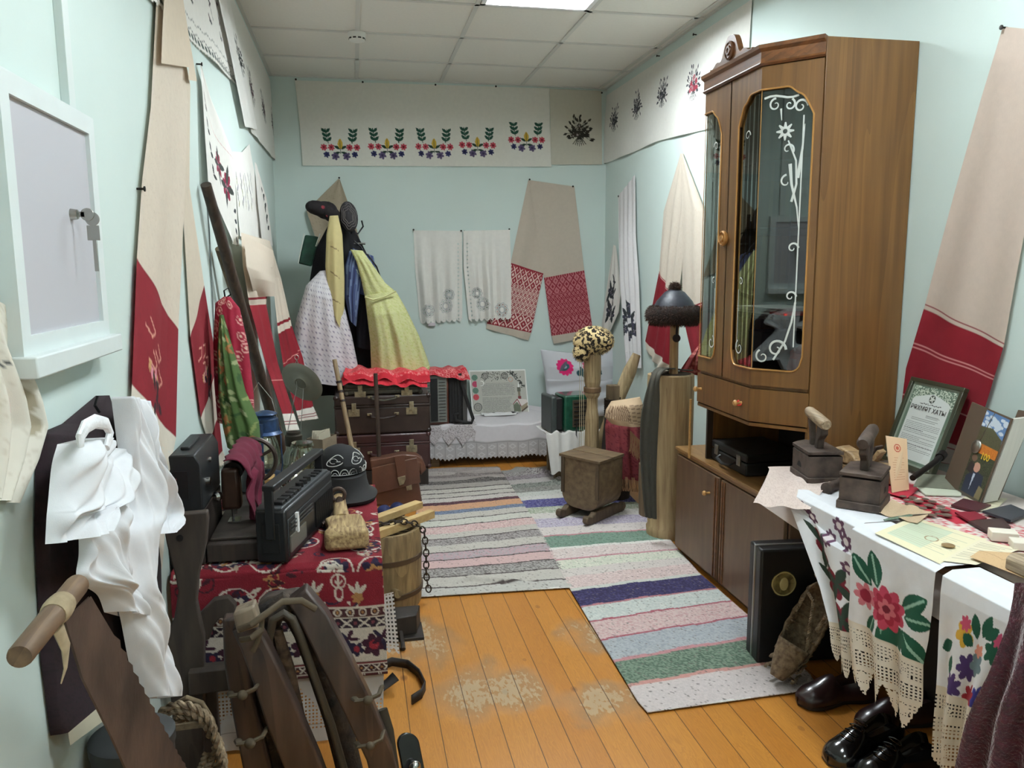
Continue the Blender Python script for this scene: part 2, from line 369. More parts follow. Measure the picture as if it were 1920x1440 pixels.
def floor_mat():
    m = bpy.data.materials.new('pine_floorboards'); m.use_nodes = True; nt = m.node_tree; N = nt.nodes; L = nt.links; b = N['Principled BSDF']
    def math_(op, a, b_=None, c=None):
        n = N.new('ShaderNodeMath'); n.operation = op
        for i, v in enumerate((a, b_, c)):
            if v is None: continue
            if isinstance(v, (int, float)): n.inputs[i].default_value = v
            else: L.new(v, n.inputs[i])
        return n.outputs[0]
    def noise(vec, sc, det=4, dis=0.0):
        n = N.new('ShaderNodeTexNoise'); n.inputs['Scale'].default_value = sc; n.inputs['Detail'].default_value = det; n.inputs['Distortion'].default_value = dis
        L.new(vec, n.inputs[0]); return n.outputs['Fac']
    def mix(f, a, b_, mode='MIX'):
        n = N.new('ShaderNodeMix'); n.data_type = 'RGBA'; n.blend_type = mode
        for i, v in ((0, f), (6, a), (7, b_)):
            if isinstance(v, tuple): n.inputs[i].default_value = (*v, 1)
            elif isinstance(v, (int, float)): n.inputs[i].default_value = v
            else: L.new(v, n.inputs[i])
        return n.outputs[2]
    g = N.new('ShaderNodeNewGeometry'); sp = N.new('ShaderNodeSeparateXYZ'); L.new(g.outputs['Position'], sp.inputs[0]); x, y = sp.outputs[0], sp.outputs[1]
    u = math_('DIVIDE', math_('ADD', x, -.0135), .0925); k = math_('FLOOR', u); fr = math_('FRACT', u)
    wn = N.new('ShaderNodeTexWhiteNoise'); wn.noise_dimensions = '1D'; L.new(k, wn.inputs['W'])
    cmb = N.new('ShaderNodeCombineXYZ'); L.new(math_('MULTIPLY', x, 14), cmb.inputs[0]); L.new(math_('MULTIPLY_ADD', wn.outputs[0], 30, math_('MULTIPLY', y, 1.2)), cmb.inputs[1])
    gr = noise(cmb.outputs[0], 3.2, 5, 1.6); ringv = math_('FRACT', math_('MULTIPLY', gr, 8))
    c2 = N.new('ShaderNodeCombineXYZ'); L.new(math_('MULTIPLY', x, 60), c2.inputs[0]); L.new(math_('MULTIPLY', y, 3), c2.inputs[1]); fine = noise(c2.outputs[0], 3, 4)
    col = mix(wn.outputs[0], lin((178, 112, 36)), lin((194, 130, 50)))
    col = mix(math_('MULTIPLY', ringv, .45), col, lin((136, 80, 30)))
    col = mix(math_('MULTIPLY', fine, .35), col, lin((200, 144, 76)))
    # knots
    c3 = N.new('ShaderNodeCombineXYZ'); L.new(math_('MULTIPLY', x, 1), c3.inputs[0]); L.new(math_('MULTIPLY', y, .62), c3.inputs[1])
    vo = N.new('ShaderNodeTexVoronoi'); vo.inputs['Scale'].default_value = 6.5; L.new(c3.outputs[0], vo.inputs[0])
    kn = math_('LESS_THAN', vo.outputs['Distance'], .085); kn2 = math_('LESS_THAN', vo.outputs['Distance'], .055)
    col = mix(math_('MULTIPLY', kn, .45), col, lin((128, 74, 34))); col = mix(math_('MULTIPLY', kn2, .5), col, lin((90, 50, 25)))
    # worn pale patches where the varnish has gone
    worn = None; c6 = N.new('ShaderNodeCombineXYZ'); L.new(math_('MULTIPLY', x, 1), c6.inputs[0]); L.new(math_('MULTIPLY', y, .6), c6.inputs[1]); nW = noise(c6.outputs[0], 9, 3, .4)
    for (px, py, rx, ry) in ((1.42, -3.25, .17, .17), (1.28, -3.72, .16, .15), (.93, -3.56, .22, .22), (.74, -3.2, .16, .28)):
        d = math_('ADD', math_('POWER', math_('ABSOLUTE', math_('DIVIDE', math_('ADD', x, -px), rx)), 2), math_('POWER', math_('ABSOLUTE', math_('DIVIDE', math_('ADD', y, -py), ry)), 2))
        f = math_('SUBTRACT', 1.0, math_('MULTIPLY_ADD', nW, 2.6, math_('SUBTRACT', d, 1.3))); f = math_('MAXIMUM', f, 0.0); worn = f if worn is None else math_('MAXIMUM', worn, f)
    n1 = noise(g.outputs['Position'], 38, 5); n2 = noise(g.outputs['Position'], 9, 3)
    dull = math_('MINIMUM', math_('MULTIPLY', math_('MULTIPLY', worn, n2), 1.5), .55); col = mix(dull, col, lin((136, 112, 80)))
    c5 = N.new('ShaderNodeCombineXYZ'); L.new(math_('MULTIPLY', x, 30), c5.inputs[0]); L.new(math_('MULTIPLY', y, 13), c5.inputs[1]); n4 = noise(c5.outputs[0], 2.6, 10, .3)
    w2 = math_('SUBTRACT', math_('MULTIPLY', math_('POWER', worn, .5), math_('ADD', n4, math_('MULTIPLY', wn.outputs[0], .12))), .50); w2 = math_('MAXIMUM', math_('MINIMUM', math_('MULTIPLY', w2, 5), .45), 0.0); col = mix(w2, col, lin((188, 174, 146)))
    gap = math_('GREATER_THAN', math_('ABSOLUTE', math_('SUBTRACT', fr, .5)), .484); col = mix(math_('MULTIPLY', gap, .85), col, lin((70, 40, 18)))
    L.new(col, b.inputs['Base Color'])
    L.new(math_('MULTIPLY_ADD', worn, .35, .34), b.inputs['Roughness'])
    bp = N.new('ShaderNodeBump'); bp.inputs['Strength'].default_value = .35; bp.inputs['Distance'].default_value = .004
    L.new(math_('SUBTRACT', math_('MULTIPLY', fine, .15), gap), bp.inputs['Height']); L.new(bp.outputs[0], b.inputs['Normal'])
    return m
slab('floor', -.12, W+.12, YF-.12, .12, -.08, 0, floor_mat())

# suspended ceiling: tiles, T-bars, wall angle
GX = [.60299, 1.20299, 1.80299, 2.40299]; GY = [-.5527-.6*i for i in range(12)]
tile = mat('ceiling_tile', (228, 226, 218), rough=.95, var=.03, scale=60, bump=.3, bscale=350)
bar = mat('ceiling_bar', (206, 206, 200), rough=.6)
PAN = [(1.20299, -1.7527), (1.20299, -4.1527), (1.20299, -5.9527)]
b = MB()
xs = [-.12]+GX+[W+.12]; ys = [.12]+GY[:]+[YF-.12]
for i in range(len(xs)-1):
    for j in range(len(ys)-1):
        if any(abs(xs[i]-p[0]) < .01 and abs(ys[j]-p[1]) < .01 for p in PAN): continue
        b.bx(xs[i], xs[i+1], ys[j+1], ys[j], H+.004, H+.02)
b.build('ceiling', tile, kind='structure', smooth=False)
slab('ceiling_slab', -.12, W+.12, YF-.12, .12, H+.25, H+.3, tile)
bpy.data.objects['ceiling_slab'].name = 'ceiling_upper'
b = MB()
for x in GX: b.bx(x-.012, x+.012, YF, 0, H-.002, H+.004)
for y in GY: b.bx(0, W, y-.012, y+.012, H-.002, H+.004)
for (x0, x1, y0, y1) in ((0, .02, YF, 0), (W-.02, W, YF, 0), (0, W, -.02, 0), (0, W, YF, YF+.02)): b.bx(x0, x1, y0, y1, H-.003, H+.004)
b.build('trim_1', bar, kind='structure', smooth=False)

tube_m = mat('fluorescent_tube', (240, 250, 255), emit=LAMP_POWER); tube_b = mat('fluorescent_tube_boosted', (240, 250, 255), emit=LAMP_POWER*1.6)  # second tube material is the same lamp, strengthened to brighten the room's back
house = mat('lamp_housing_white', (235, 236, 236), rough=.4); fin = mat('louvre_aluminium', (225, 228, 235), rough=.22, metal=.85)
def panel(x, y, lab, tm_=tube_m):
    t = thing('ceiling_light', lab, 'ceiling light', (x+.3, y-.3, H), 'louvred fluorescent panels in the ceiling')
    b = MB(); x0, x1, y0, y1 = x+.014, x+.586, y-.586, y-.014
    b.bx(x0, x1, y0, y1, H+.075, H+.08)
    for a in ((x0, x0+.004, y0, y1), (x1-.004, x1, y0, y1), (x0, x1, y0, y0+.004), (x0, x1, y1-.004, y1)): b.bx(*a, H, H+.08)
    b.build('housing', house, t, smooth=False)
    b = MB()
    for a in ((x0, x0+.024, y0, y1), (x1-.024, x1, y0, y1), (x0, x1, y0, y0+.024), (x0, x1, y1-.024, y1)): b.bx(*a, H-.006, H+.002)
    b.build('frame', house, t, smooth=False)
    for i in range(4):
        xx = x+.09+.14*i; b = MB(); b.cyl((xx, y-.04, H+.016), (xx, y-.56, H+.016), .013, n=10); b.build('tube', tm_, t)
    b = MB()
    for i in range(5): xx = x+.02+.14*i; b.bx(xx-.003, xx+.003, y-.58, y-.02, H-.004, H+.012)
    for i in range(1, 9): yy = y-.02-.07*i+.035; b.bx(x+.02, x+.58, yy-.0015, yy+.0015, H-.004, H+.003)
    b.build('louvre', fin, t, smooth=False)
panel(*PAN[0], 'square louvred fluorescent light set in the white tiled ceiling, nearest the back wall', tube_b)
panel(*PAN[1], 'square louvred fluorescent light above the middle of the room')
panel(*PAN[2], 'square louvred fluorescent light behind the camera')
# smoke detector on the first bar
c = at('z', H, 669, 62)
t = thing('smoke_detector', 'round white smoke detector fixed to the ceiling bar', 'smoke detector', (c[0], c[1], H-.05))
MB().lathe([(.052, 0), (.052, -.012), (.047, -.03), (.044, -.042), (.03, -.048), (0, -.048)], (c[0], c[1], H), n=32).build('body', mat('detector_plastic', (226, 226, 220), rough=.4), t, bevel=.001)
b = MB()
for i in range(10):
    a = i*PI/5; b.box((c[0]+.0455*math.cos(a), c[1]+.0455*math.sin(a), H-.033), (.004, .018, .008), rz=a)
b.build('vent_slot', mat('slot_black', (40, 38, 34)), t, smooth=False)

# wiring duct on the left wall above the box, thin cables
duct = mat('duct_white', (205, 214, 210), rough=.5)
a = at('x', 0, 112, 0); c = at('x', 0, 132, 205)
b = MB(); b.bx(0, .016, -4.305, -4.27, 1.705, H); b.build('trim_2', duct, kind='structure', bevel=.001)
blk = mat('cable_black', (40, 42, 42), rough=.5)
b = MB(); b.tube([at('x', .005, *q) for q in ((386, 350), (392, 430), (397, 530), (402, 640), (406, 700))], .003)
b.build('cable', mat('cable_grey', (120, 126, 124)), label='thin grey cable running down the left wall beside the poles', cat='cable')
# ------------------------------------------------------------------ things on the left wall
SG = (38, 44, 40); RED = (132, 20, 34); NAT = (222, 208, 190); WH = (234, 235, 238)
box_m = mat('box_white_paint', (214, 222, 220), rough=.5, var=.05, scale=9, bump=.3, bscale=30); door_m = mat('box_grey_door', (186, 185, 190), rough=.45)
steel = mat('steel', (170, 168, 162), rough=.3, metal=1); brass = mat('brass', (190, 150, 84), rough=.35, metal=1)
Y0, Y1, Z0, Z1 = -4.66, -4.21, 1.262, 1.70
t = thing('electric_box', 'grey metal electrical box with keys in its lock on the left wall', 'electrical box', (.02, -4.43, Z0))
b = MB()
for a in ((Y0, Y0+.035, Z0, Z1), (Y1-.035, Y1, Z0, Z1), (Y0+.035, Y1-.035, Z0, Z0+.03), (Y0+.035, Y1-.035, Z1-.035, Z1)): b.bx(0.001, .028, *a)
b.build('frame', box_m, t, smooth=False)
MB().bx(.001, .02, Y0+.03, Y1-.03, Z0+.02, Z1-.03).build('door', door_m, t, bevel=.002)
MB().bx(.001, .05, Y0-.01, Y1+.005, Z0-.035, Z0).build('ledge', box_m, t, bevel=.003)
p = at('x', .02, 133, 402); b = MB(); b.cyl(p, p+[.012, 0, 0], .011, .009, n=20); lk = b.build('lock', steel, t)
b = MB(); q = p+[.010, 0, 0]; b.box(q+[.006, .0, 0], (.016, .002, .010)); b.lathe([(.0, -.001), (.012, -.001), (.012, .001), (0, .001)], q+[.018, 0, 0], (0, 1, 0), n=20); b.build('key', steel, t, bevel=.0005)
b = MB(); q = q+[.026, .001, -.014]; b.lathe([(.010, 0), (.013, 0), (.013, .0015), (.010, .0015)], q+[0, 0, .006], (0, 1, 0), n=20); b.box(q+[0, .001, -.02], (.022, .002, .028)); b.box(q+[.001, .001, -.062], (.007, .002, .06)); b.build('hanging_key', steel, t, bevel=.0005)

GF = 'white cloths pinned along the top of the walls'
def paint(c, v):
    h = v[-1]; n = int(c.w/.06)
    for k, o in ((0, .035), (1, .075)):
        c.line([(i*.06, h-o-(.014 if (i+k) % 2 else 0)) for i in range(n+2)], .004, (70, 78, 74))
    for i in range(n): c.leaf(i*.06, h-.03, .05, .25, .02, (80, 92, 86))
    for i in range(4):
        x = c.w-.2-i*.33
        for j in range(7): c.leaf(x+.02*math.sin(j*2.1), .2+j*.03, .06, -1.2+.9*(j % 2)+j*.2, .014, (70, 40, 48) if j % 3 else (60, 62, 66)); 
        c.line([(x-.12, .1), (x, .28), (x+.1, .36)], .006, (70, 66, 70))
    c.line([(c.w-.035, 0), (c.w-.03, h)], .004, (80, 84, 80)); c.scallop(h-.012, .01, .05)
sheet('wall_cloth', 'x', 0, [[(0, -3.7, 2.69), (0, -1.98, 2.69)], [(0, -3.7, 2.12), (447, 168)]], paint, .006, fold=waves(3, .012, seed=1),
      label='white valance with a black zigzag border along the top of the left wall', cat='cloth', group=GF)
def dark_sprig(c, x, y, s, cols=(SG,), n=9, red=None):
    """upright posy: stems below, leaves fanning out, open blossoms in the middle"""
    rr = np.random.default_rng(int(abs(x)*977+n)); y = y+s*.25
    for j in range(7): c.line([(x, y+s*.1), (x+(j-3)*s*.13, y+s*(.72-.04*abs(j-3)))], s*.045, cols[0])
    for j in range(n*3):
        a = -PI/2+(j/(n*3-1)-.5)*4.2; r = s*(.25+.55*rr.random())*(1.25 if abs(a+PI/2) < .7 else .95); c.line([(x, y), (x+r*math.cos(a), y+r*math.sin(a))], s*.022, cols[j % len(cols)])
        c.leaf(x+r*math.cos(a), y+r*math.sin(a), s*.27, a+(rr.random()-.5)*1.3, s*.12, cols[j % len(cols)])
    for j, (dx, dy, q) in enumerate(((-.3, -.15, .17), (0, -.42, .16), (.3, -.2, .17), (-.12, .08, .19), (.2, .12, .18), (-.38, .15, .15), (.42, .1, .14))):
        col = red[j % len(red)] if red else cols[j % len(cols)]
        c.flower(x+dx*s, y+dy*s, s*q, col, 6, (150, 140, 136) if j % 2 else None, .35)
def paint(c, v):
    for x in (.28, .62, .95): dark_sprig(c, x*c.w, c.h*.52, .15, ((44, 48, 46), (60, 62, 60)), red=((78, 40, 46), (60, 50, 60)))
sheet('wall_cloth', 'x', 0, [[(0, -2.2, 2.69), (0, -.04, 2.69)], [(466, 246), (514, 303)]], paint, .006, off=.01, fold=waves(3, .01, seed=2), bg=(226, 224, 216),
      label='white valance with three dark flower sprigs at the back of the left wall', cat='cloth', group=GF)
sheet('wall_cloth', 'x', 0, [[(0, -2.6, 2.66), (0, -2.05, 2.66)], [(448, 236), (474, 243)]], lambda c, v: dark_sprig(c, c.w*.75, c.h*.45, .17, ((44, 48, 46),)), .006, off=.018, fold=waves(2, .012, seed=3), bg=(232, 230, 224),
      label='narrow white cloth folded at its edge between the two left wall valances', cat='cloth', group=GF)

# two-tailed towel with red ends
def red_end(c, v, i0, i1, i2, i3, letters=True):
    c.band(v[i0], v[-1], RED); c.speck(.02, (120, 20, 30), c.V > v[i0])
    m = (c.V > v[i1]) & (c.V < v[i2]); c.put(m, (226, 216, 200)); c.net(v[i1], v[i2], .014, .45)
    if i3 is not None: m = c.V > v[i3]; c.put(m, (226, 216, 200)); c.net(v[i3]+.01, v[-1]-.01, .014, .45); c.scallop(v[-1]-.03, .02, .06)
    w = c.w; a = v[i0]; s = (v[i1]-v[i0])
    for k, (x, y) in enumerate(((.28, .32), (.5, .42), (.36, .55), (.55, .6))): 
        c.line([(w*x, a+s*y), (w*(x+.12), a+s*(y+.06)), (w*(x+.05), a+s*(y+.13)), (w*(x-.08), a+s*(y+.1))], .007, (222, 160, 140))
    for k in range(5): c.flower(w*(.3+.05*k), a+s*(.7+.03*(k % 3)), .018, (225, 150, 165) if k % 2 else (206, 160, 110))
    for k in range(9): c.leaf(w*(.45+.06*(k % 3)), a+s*(.76+.025*k), .06, k*1.3, .025, (52, 22, 28))
N = NAT
def paint(c, v): c.speck(.05, (214, 198, 180)); red_end(c, v, 3, 4, 5, 6)
t = thing('towel', 'long natural linen towel with two red embroidered tails on the left wall', 'towel', at('x', .01, 300, 900))
sheet('tail', 'x', 0, [[(288, -60), (322, -10)], [(274, 200), (343, 190)], [(257, 340), (336, 345)], [(247, 482), (321, 616)], [(237, 722), (316, 822)], [(231, 846), (302, 892)], [(248, 985), (297, 968)], [(252, 1075), (288, 1076)]],
      paint, .005, bg=N, fold=waves(1.2, .007, seed=5), parent=t, ease=False, off=.012)
def paint(c, v): c.speck(.05, (214, 198, 180)); red_end(c, v, 2, 3, 4, 5)
sheet('tail', 'x', 0, [[(318, -20), (352, 160)], [(334, 330), (349, 350)], [(352, 632), (376, 535)], [(372, 785), (401, 690)], [(386, 828), (404, 780)], [(395, 868), (411, 845)], [(398, 880), (425, 872)]],
      paint, .005, bg=(218, 204, 184), fold=waves(1.2, .006, seed=6), parent=t, off=.008)
sheet('folded_top', 'x', 0, [[(290, -60), (322, -20)], [(283, 60), (335, 60)], [(280, 140), (352, 152)]], lambda c, v: c.poly([(0, c.h*.86), (c.w*.8, c.h*.86), (c.w*.6, c.h*1.2), (0, c.h*1.2)], hole=True), .006, bg=(222, 206, 184), off=.03, parent=t)

# embroidered towels further back on the left wall
def paint(c, v):
    w, h = c.w, c.h
    for i in range(8): c.leaf(w*.2, h*(.12+.06*i), .07, 1.2-.6*(i % 2), .03, (50, 52, 50))
    for (x, y) in ((.45, .52), (.6, .66)):
        c.flower(w*x, h*y, .085, (138, 34, 62), 7, (200, 130, 150))
        for j in range(4): c.leaf(w*x, h*y, .13, j*1.6+.4, .04, (62, 66, 62))
    c.line([(w*.15, h*.1), (w*.85, h*.55), (w*.9, h)], .006, (214, 180, 176))
    for j in range(4): c.leaf(w*.7, h*(.8+.05*j), .06, .4*j, .03, (56, 60, 64))
sheet('towel', 'x', 0, [[(367, 118), (371, 128)], [(370, 170), (388, 185)], [(372, 250), (408, 232)], [(375, 338), (430, 290)], [(398, 395), (434, 370)], [(424, 452), (436, 462)]], paint, .005, fold=waves(2, .015, seed=8), off=.014,
      label='tall white towel with dark red flowers pinned above the leaning pole', cat='towel')
def paint(c, v):
    w, h = c.w, c.h
    for i in range(7):
        for j in range(6):
            c.leaf(w*(.15+.11*i), h*(.34+.06*j), .055, -1.9+.5*((i+j) % 3), .014, ((90, 92, 96), (150, 148, 96), (96, 88, 120), (66, 74, 70))[(i*2+j) % 4])
sheet('towel', 'x', 0, [[(430, 284), (452, 285), (463, 270)], [(431, 330), (452, 335), (472, 330)], [(436, 400), (456, 412), (480, 420)], [(440, 442), (462, 448), (487, 452)]], paint, .005, fold=waves(2.5, .02, seed=9), off=.012,
      label='white towel with a dense grey and yellow embroidery block, left wall', cat='towel')
def paint(c, v): 
    for j in range(8): c.leaf(c.w*.78, c.h*(.4+.06*j), .06, -1.2+.8*(j % 2), .03, (44, 50, 48))
sheet('towel', 'x', 0, [[(470, 303), (474, 308)], [(474, 380), (490, 372)], [(482, 450), (503, 462)]], paint, .006, off=.02, fold=waves(2, .012, seed=10),
      label='narrow white towel hanging from one nail at the far end of the left wall', cat='towel')
def striped(c, v, i):
    c.band(v[i]-.065, v[i]-.045, RED); c.band(v[i], v[-2], RED); c.band(v[-2], v[-1], (230, 224, 214)); c.line([(0, v[-2]+.04), (c.w, v[-2]+.04)], .007, RED)
    c.line([(0, v[-2]+.055), (c.w, v[-2]+.055)], .004, RED)
    for k in range(1, 3): y = v[i]+(v[-2]-v[i])*k/3; c.line([(0, y), (c.w, y)], .004, (214, 150, 140))
    c.speck(.03, (128, 22, 34), (c.V > v[i]) & (c.V < v[-2]))
sheet('towel', 'x', .03, [[(443, 436), (500, 452)], [(446, 500), ('y', -1.3, 504, 500)], [('y', -1.9, 458, 572), ('y', -1.4, 491, 570)], [('y', -1.9, 488, 680), ('y', -1.45, 512, 680)], [('y', -2.0, 520, 777), ('y', -1.7, 542, 776)], [('y', -2.0, 527, 808), ('y', -1.75, 552, 806)]],
      lambda c, v: striped(c, v, 2), .005, bg=NAT, off=.02, fold=waves(2, .02, seed=12), label='natural towel with a red end, nearest of the two behind the poles', cat='towel', group='natural towels with red ends behind the poles')
sheet('towel', 'x', .02, [[(497, 455), (503, 462)], [(503, 520), ('y', -.7, 520, 522)], [('y', -1.1, 512, 625), ('y', -.75, 539, 611)], [('y', -1.2, 524, 700), ('y', -.8, 560, 670)], [('y', -1.35, 546, 770), ('y', -1.0, 580, 762)], [('y', -1.35, 552, 790), ('y', -1.0, 590, 785)]],
      lambda c, v: striped(c, v, 2), .005, bg=NAT, off=.02, fold=waves(2.5, .02, seed=13), label='natural towel with a red end hanging beside the back corner', cat='towel', group='natural towels with red ends behind the poles')
sheet('beige_cloth', 'x', .06, [[(443, 440), (502, 470)], [(446, 500), ('y', -1.1, 504, 520)], [('y', -1.75, 462, 556), ('y', -1.2, 505, 556)]], lambda c, v: None, .008, bg=(222, 208, 190), off=.03, fold=waves(1.5, .03, seed=14),
      label='plain beige cloth panel folded over the red ended towels', cat='cloth')

# stained cloth at the very left
def paint(c, v):
    c.speck(.1, (214, 206, 190)); 
    for x, y, r in ((.8, .5, .03), (.75, .3, .02), (.85, .62, .018)): c.disc(c.w*x, c.h*y, r, (176, 164, 140))
    c.line([(c.w*.55, c.h*.3), (c.w*.58, c.h*.34), (c.w*.62, c.h*.32)], .006, (60, 64, 66)); c.disc(c.w*.5, c.h*.52, .02, (224, 170, 176))
sheet('embroidered_cloth', 'x', 0, [[(-90, 500), (2, 575)], [(-90, 620), (24, 660)], [(-80, 720), (44, 725)], [(-80, 800), (64, 800)], [(-70, 860), (46, 862)], [(-60, 930), (10, 945)]], paint, .006, fold=waves(2.5, .02, seed=15), bg=(226, 220, 206),
      label='stained cream embroidered cloth at the near end of the left wall', cat='cloth')

# hanger with dark vest and white blouse and apron
dv = mat('dark_plum_velvet', (30, 20, 24), rough=.95, var=.25, scale=30, bump=.2, bscale=200, sheen=.4)
t = thing('dress', 'dark plum dress with a pale hem hanging behind the white blouse', 'dress', at('x', .02, 180, 1390))
sheet('gown', 'x', 0, [[(176, 742), (186, 742)], [(112, 795), (215, 800)], [(64, 815), (262, 850)], [(62, 900), (272, 960)], [(60, 1000), (284, 1060)], [(66, 1120), (286, 1140)], [(72, 1240), (268, 1200)], [(90, 1380), (160, 1330)]], lambda c, v: c.speck(.2, (28, 17, 21)), .008, bg=(35, 21, 26), puff=.05, fold=waves(3, .012, seed=16), m=mat('velvet_attr', attr=True, rough=.95, bump=.2, bscale=300), parent=t)
sheet('hem', 'x', .03, [[(90, 1378), (160, 1322)], [(94, 1402), (180, 1342)]], lambda c, v: c.net(0, .02, .01), .004, bg=(196, 190, 166), off=.03, parent=t)
wb = 'white_blouse'
t = thing('blouse', 'white short sleeved blouse and apron hanging over the dark dress', 'blouse', at('x', .08, 190, 1300))
wf = lambda T, S: .016*(np.sin(7*T+3*S)+np.sin(15*T-6*S+1)*.5+np.sin(4*T+11*S)*.5)+.004*np.sin(40*T+23*S)
wg = lambda T, S: .010*(np.sin(9*T+5*S+1)+np.sin(19*T-9*S)*.5+np.sin(5*T+17*S)*.6)+.003*np.sin(33*T-41*S)
sheet('sleeve', 'x', .05, [[(84, 834), (104, 820), (150, 825), (208, 852)], [(72, 880), (100, 880), (150, 880), (187, 892)], [(66, 940), (95, 940), (140, 935), (184, 926)], [(62, 985), (85, 982), (112, 970), (126, 955)], [(60, 1022), (74, 1018), (92, 1006), (110, 990)]], lambda c, v: None, .006, bg=WH, puff=.045, fold=wf, parent=t, off=.03, ease=True)
sheet('front_panel', 'x', .05, [[(150, 900), (188, 895)], [(124, 950), (184, 935)], [(122, 1000), (170, 975)], [(122, 1040), (182, 1020)], [(118, 1086), (196, 1085)], [(160, 1120), (204, 1118)], [(172, 1150), (212, 1160)]], lambda c, v: None, .006, bg=WH, puff=.03, fold=wg, parent=t, off=.035, ease=True)
sheet('front_panel', 'x', .05, [[(183, 745), (206, 748)], [(190, 800), (216, 800)], [(200, 880), (228, 880)], [(204, 960), (236, 960)], [(178, 1008), (242, 1004)], [(182, 1060), (240, 1060)], [(186, 1112), (236, 1104)], [(196, 1145), (244, 1135)], [(214, 1230), (264, 1230)], [(232, 1312), (274, 1312)]], lambda c, v: None, .006, bg=WH, puff=.035, fold=wg, parent=t, off=.04, ease=True)
sheet('sleeve', 'x', .05, [[(206, 748), (238, 764)], [(210, 790), (249, 800)], [(216, 845), (234, 850)], [(220, 885), (250, 890)], [(226, 930), (271, 932)], [(233, 972), (285, 965)], [(239, 1006), (247, 1003)]], lambda c, v: None, .006, bg=WH, puff=.045, fold=wf, parent=t, off=.03, ease=True)
mat('white_cotton', (234, 235, 238), rough=.9, var=.05, scale=30, bump=.5, bscale=80, dist=.006)
b = MB(); b.tube([at('x', .12, *q) for q in ((152, 838), (150, 820), (160, 800), (178, 790), (198, 794), (206, 812), (200, 840))], [.007, .010, .012, .012, .011, .010, .008], n=10, flat=.6); b.build('collar', _M['white_cotton'], t)
b = MB(); b.tube([at('x', .05, *q) for q in ((183, 744), (178, 760), (186, 772))], .003); b.build('hanger_hook', mat('black_metal', (26, 26, 27), rough=.45, metal=.6), t)

# red and green dress on a hanger, hung facing the room
def pr(c, v):
    c.speck(.1, (150, 24, 50))
    for i in range(26):
        x, y = RNG.random()*c.w, RNG.random()*c.h; c.ring(x, y, .016, .004, (226, 170, 160)); c.disc(x, y, .006, (226, 190, 170))
def pg(c, v):
    for i in range(70):
        x, y = RNG.random()*c.w, RNG.random()*c.h; c.leaf(x, y, .04, RNG.random()*6, .015, ((140, 152, 92), (54, 86, 44), (170, 110, 66), (160, 168, 124))[i % 4]); 
t = thing('dress', 'red dress with a bright green skirt on a hanger beside the leaning poles', 'dress', at('y', -2.95, 430, 830))
sheet('red_bodice', 'y', -2.95, [[(420, 556), (432, 556)], [(404, 568), (450, 578)], [(400, 640), (466, 650)], [(402, 720), (476, 740)], [(408, 790), (478, 790)]], pr, .005, bg=(158, 30, 56), puff=.05, fold=waves(3, .012, seed=20), parent=t)
sheet('green_skirt', 'y', -2.99, [[(412, 590), (420, 590)], [(408, 660), (440, 650)], [(410, 740), (462, 735)], [(418, 800), (486, 790)], [(426, 836), (490, 836)]], pg, .005, bg=(82, 108, 58), puff=.055, fold=waves(4, .02, seed=21), parent=t)
b = MB(); b.tube([at('y', -2.93, *q) for q in ((424, 570), (420, 545), (428, 540), (433, 552))]+[at('y', -2.93, 404, 572)], .003); b.build('hanger', _M['black_metal'], t)

# ------------------------------------------------------------------ back wall
GREEN = (30, 74, 58); BL = (44, 46, 92)
def motif(c, x, y, s):
    for sx in (-1, 1):
        c.line([(x+sx*s*.8, y), (x+sx*s*.95, y-s*.9)], .006, GREEN)
        for j in range(3):
            c.leaf(x+sx*s*(.85+.04*j), y-s*(.1+.28*j), s*.42, -PI/2-.8, s*.2, GREEN); c.leaf(x+sx*s*(.85+.04*j), y-s*(.1+.28*j), s*.42, -PI/2+.8, s*.2, GREEN)
        for j in range(2): c.flower(x+sx*s*(.62+.5*j), y+s*.28, s*.24, (188, 70, 84), 7, (110, 20, 34))
        c.flower(x+sx*s*.95, y+s*.75, s*.22, BL, 6, (30, 30, 60)); c.flower(x+sx*s*.38, y+s*.85, s*.28, (92, 80, 112), 6, (60, 50, 84))
        c.leaf(x, y+s*.4, s*.5, PI/2-sx*1.9 if 0 else (-.5 if sx > 0 else PI+.5), s*.18, (30, 58, 44)); c.leaf(x, y+s*.6, s*.4, (.1 if sx > 0 else PI-.1), s*.14, (30, 58, 44))
    c.leaf(x, y+s*.42, s*.72, -PI/2, s*.34, (206, 170, 62), (150, 110, 40)); c.line([(x, y), (x, y+s*.7)], .004, GREEN)
def paint(c, v):
    for k, (px, py) in enumerate(((632, 274), (721, 274), (810, 275), (892, 273), (985, 264))):
        a = at('y', 0, 553, 151); q = at('y', 0, px, py); motif(c, q[0]-a[0], a[2]-q[2]-.02, .105)
sheet('wall_cloth', 'y', 0, [[(553, 151), (1030, 166)], [(562, 230), (1030, 240)], [(568, 311), (1033, 313)]], paint, .004, fold=waves(4, .012, seed=30), bg=(226, 224, 214),
      label='long white valance with five colourful flower motifs on the back wall', cat='cloth', group=GF)
sheet('wall_cloth', 'y', 0, [[(1030, 167), (1127, 171)], [(1032, 309), (1128, 309)]], lambda c, v: dark_sprig(c, c.w*.56, c.h*.52, .13, ((44, 42, 34), (58, 52, 40)), n=11), .004, bg=(202, 198, 182), off=.012,
      label='beige cloth with a dark fruit sprig in the back right corner', cat='cloth', group=GF)
def paint(c, v):
    o = at('x', W, 1133, 173)
    for i, (px, py) in enumerate(((1150, 237), (1193, 213), (1240, 189), (1298, 168))):
        q = at('x', W, px, py); dark_sprig(c, o[1]-q[1], 2.68-q[2]-.05, .11, ((54, 54, 56), (66, 66, 76)), red=None if i < 3 else ((150, 50, 66), (170, 70, 84)), n=9)
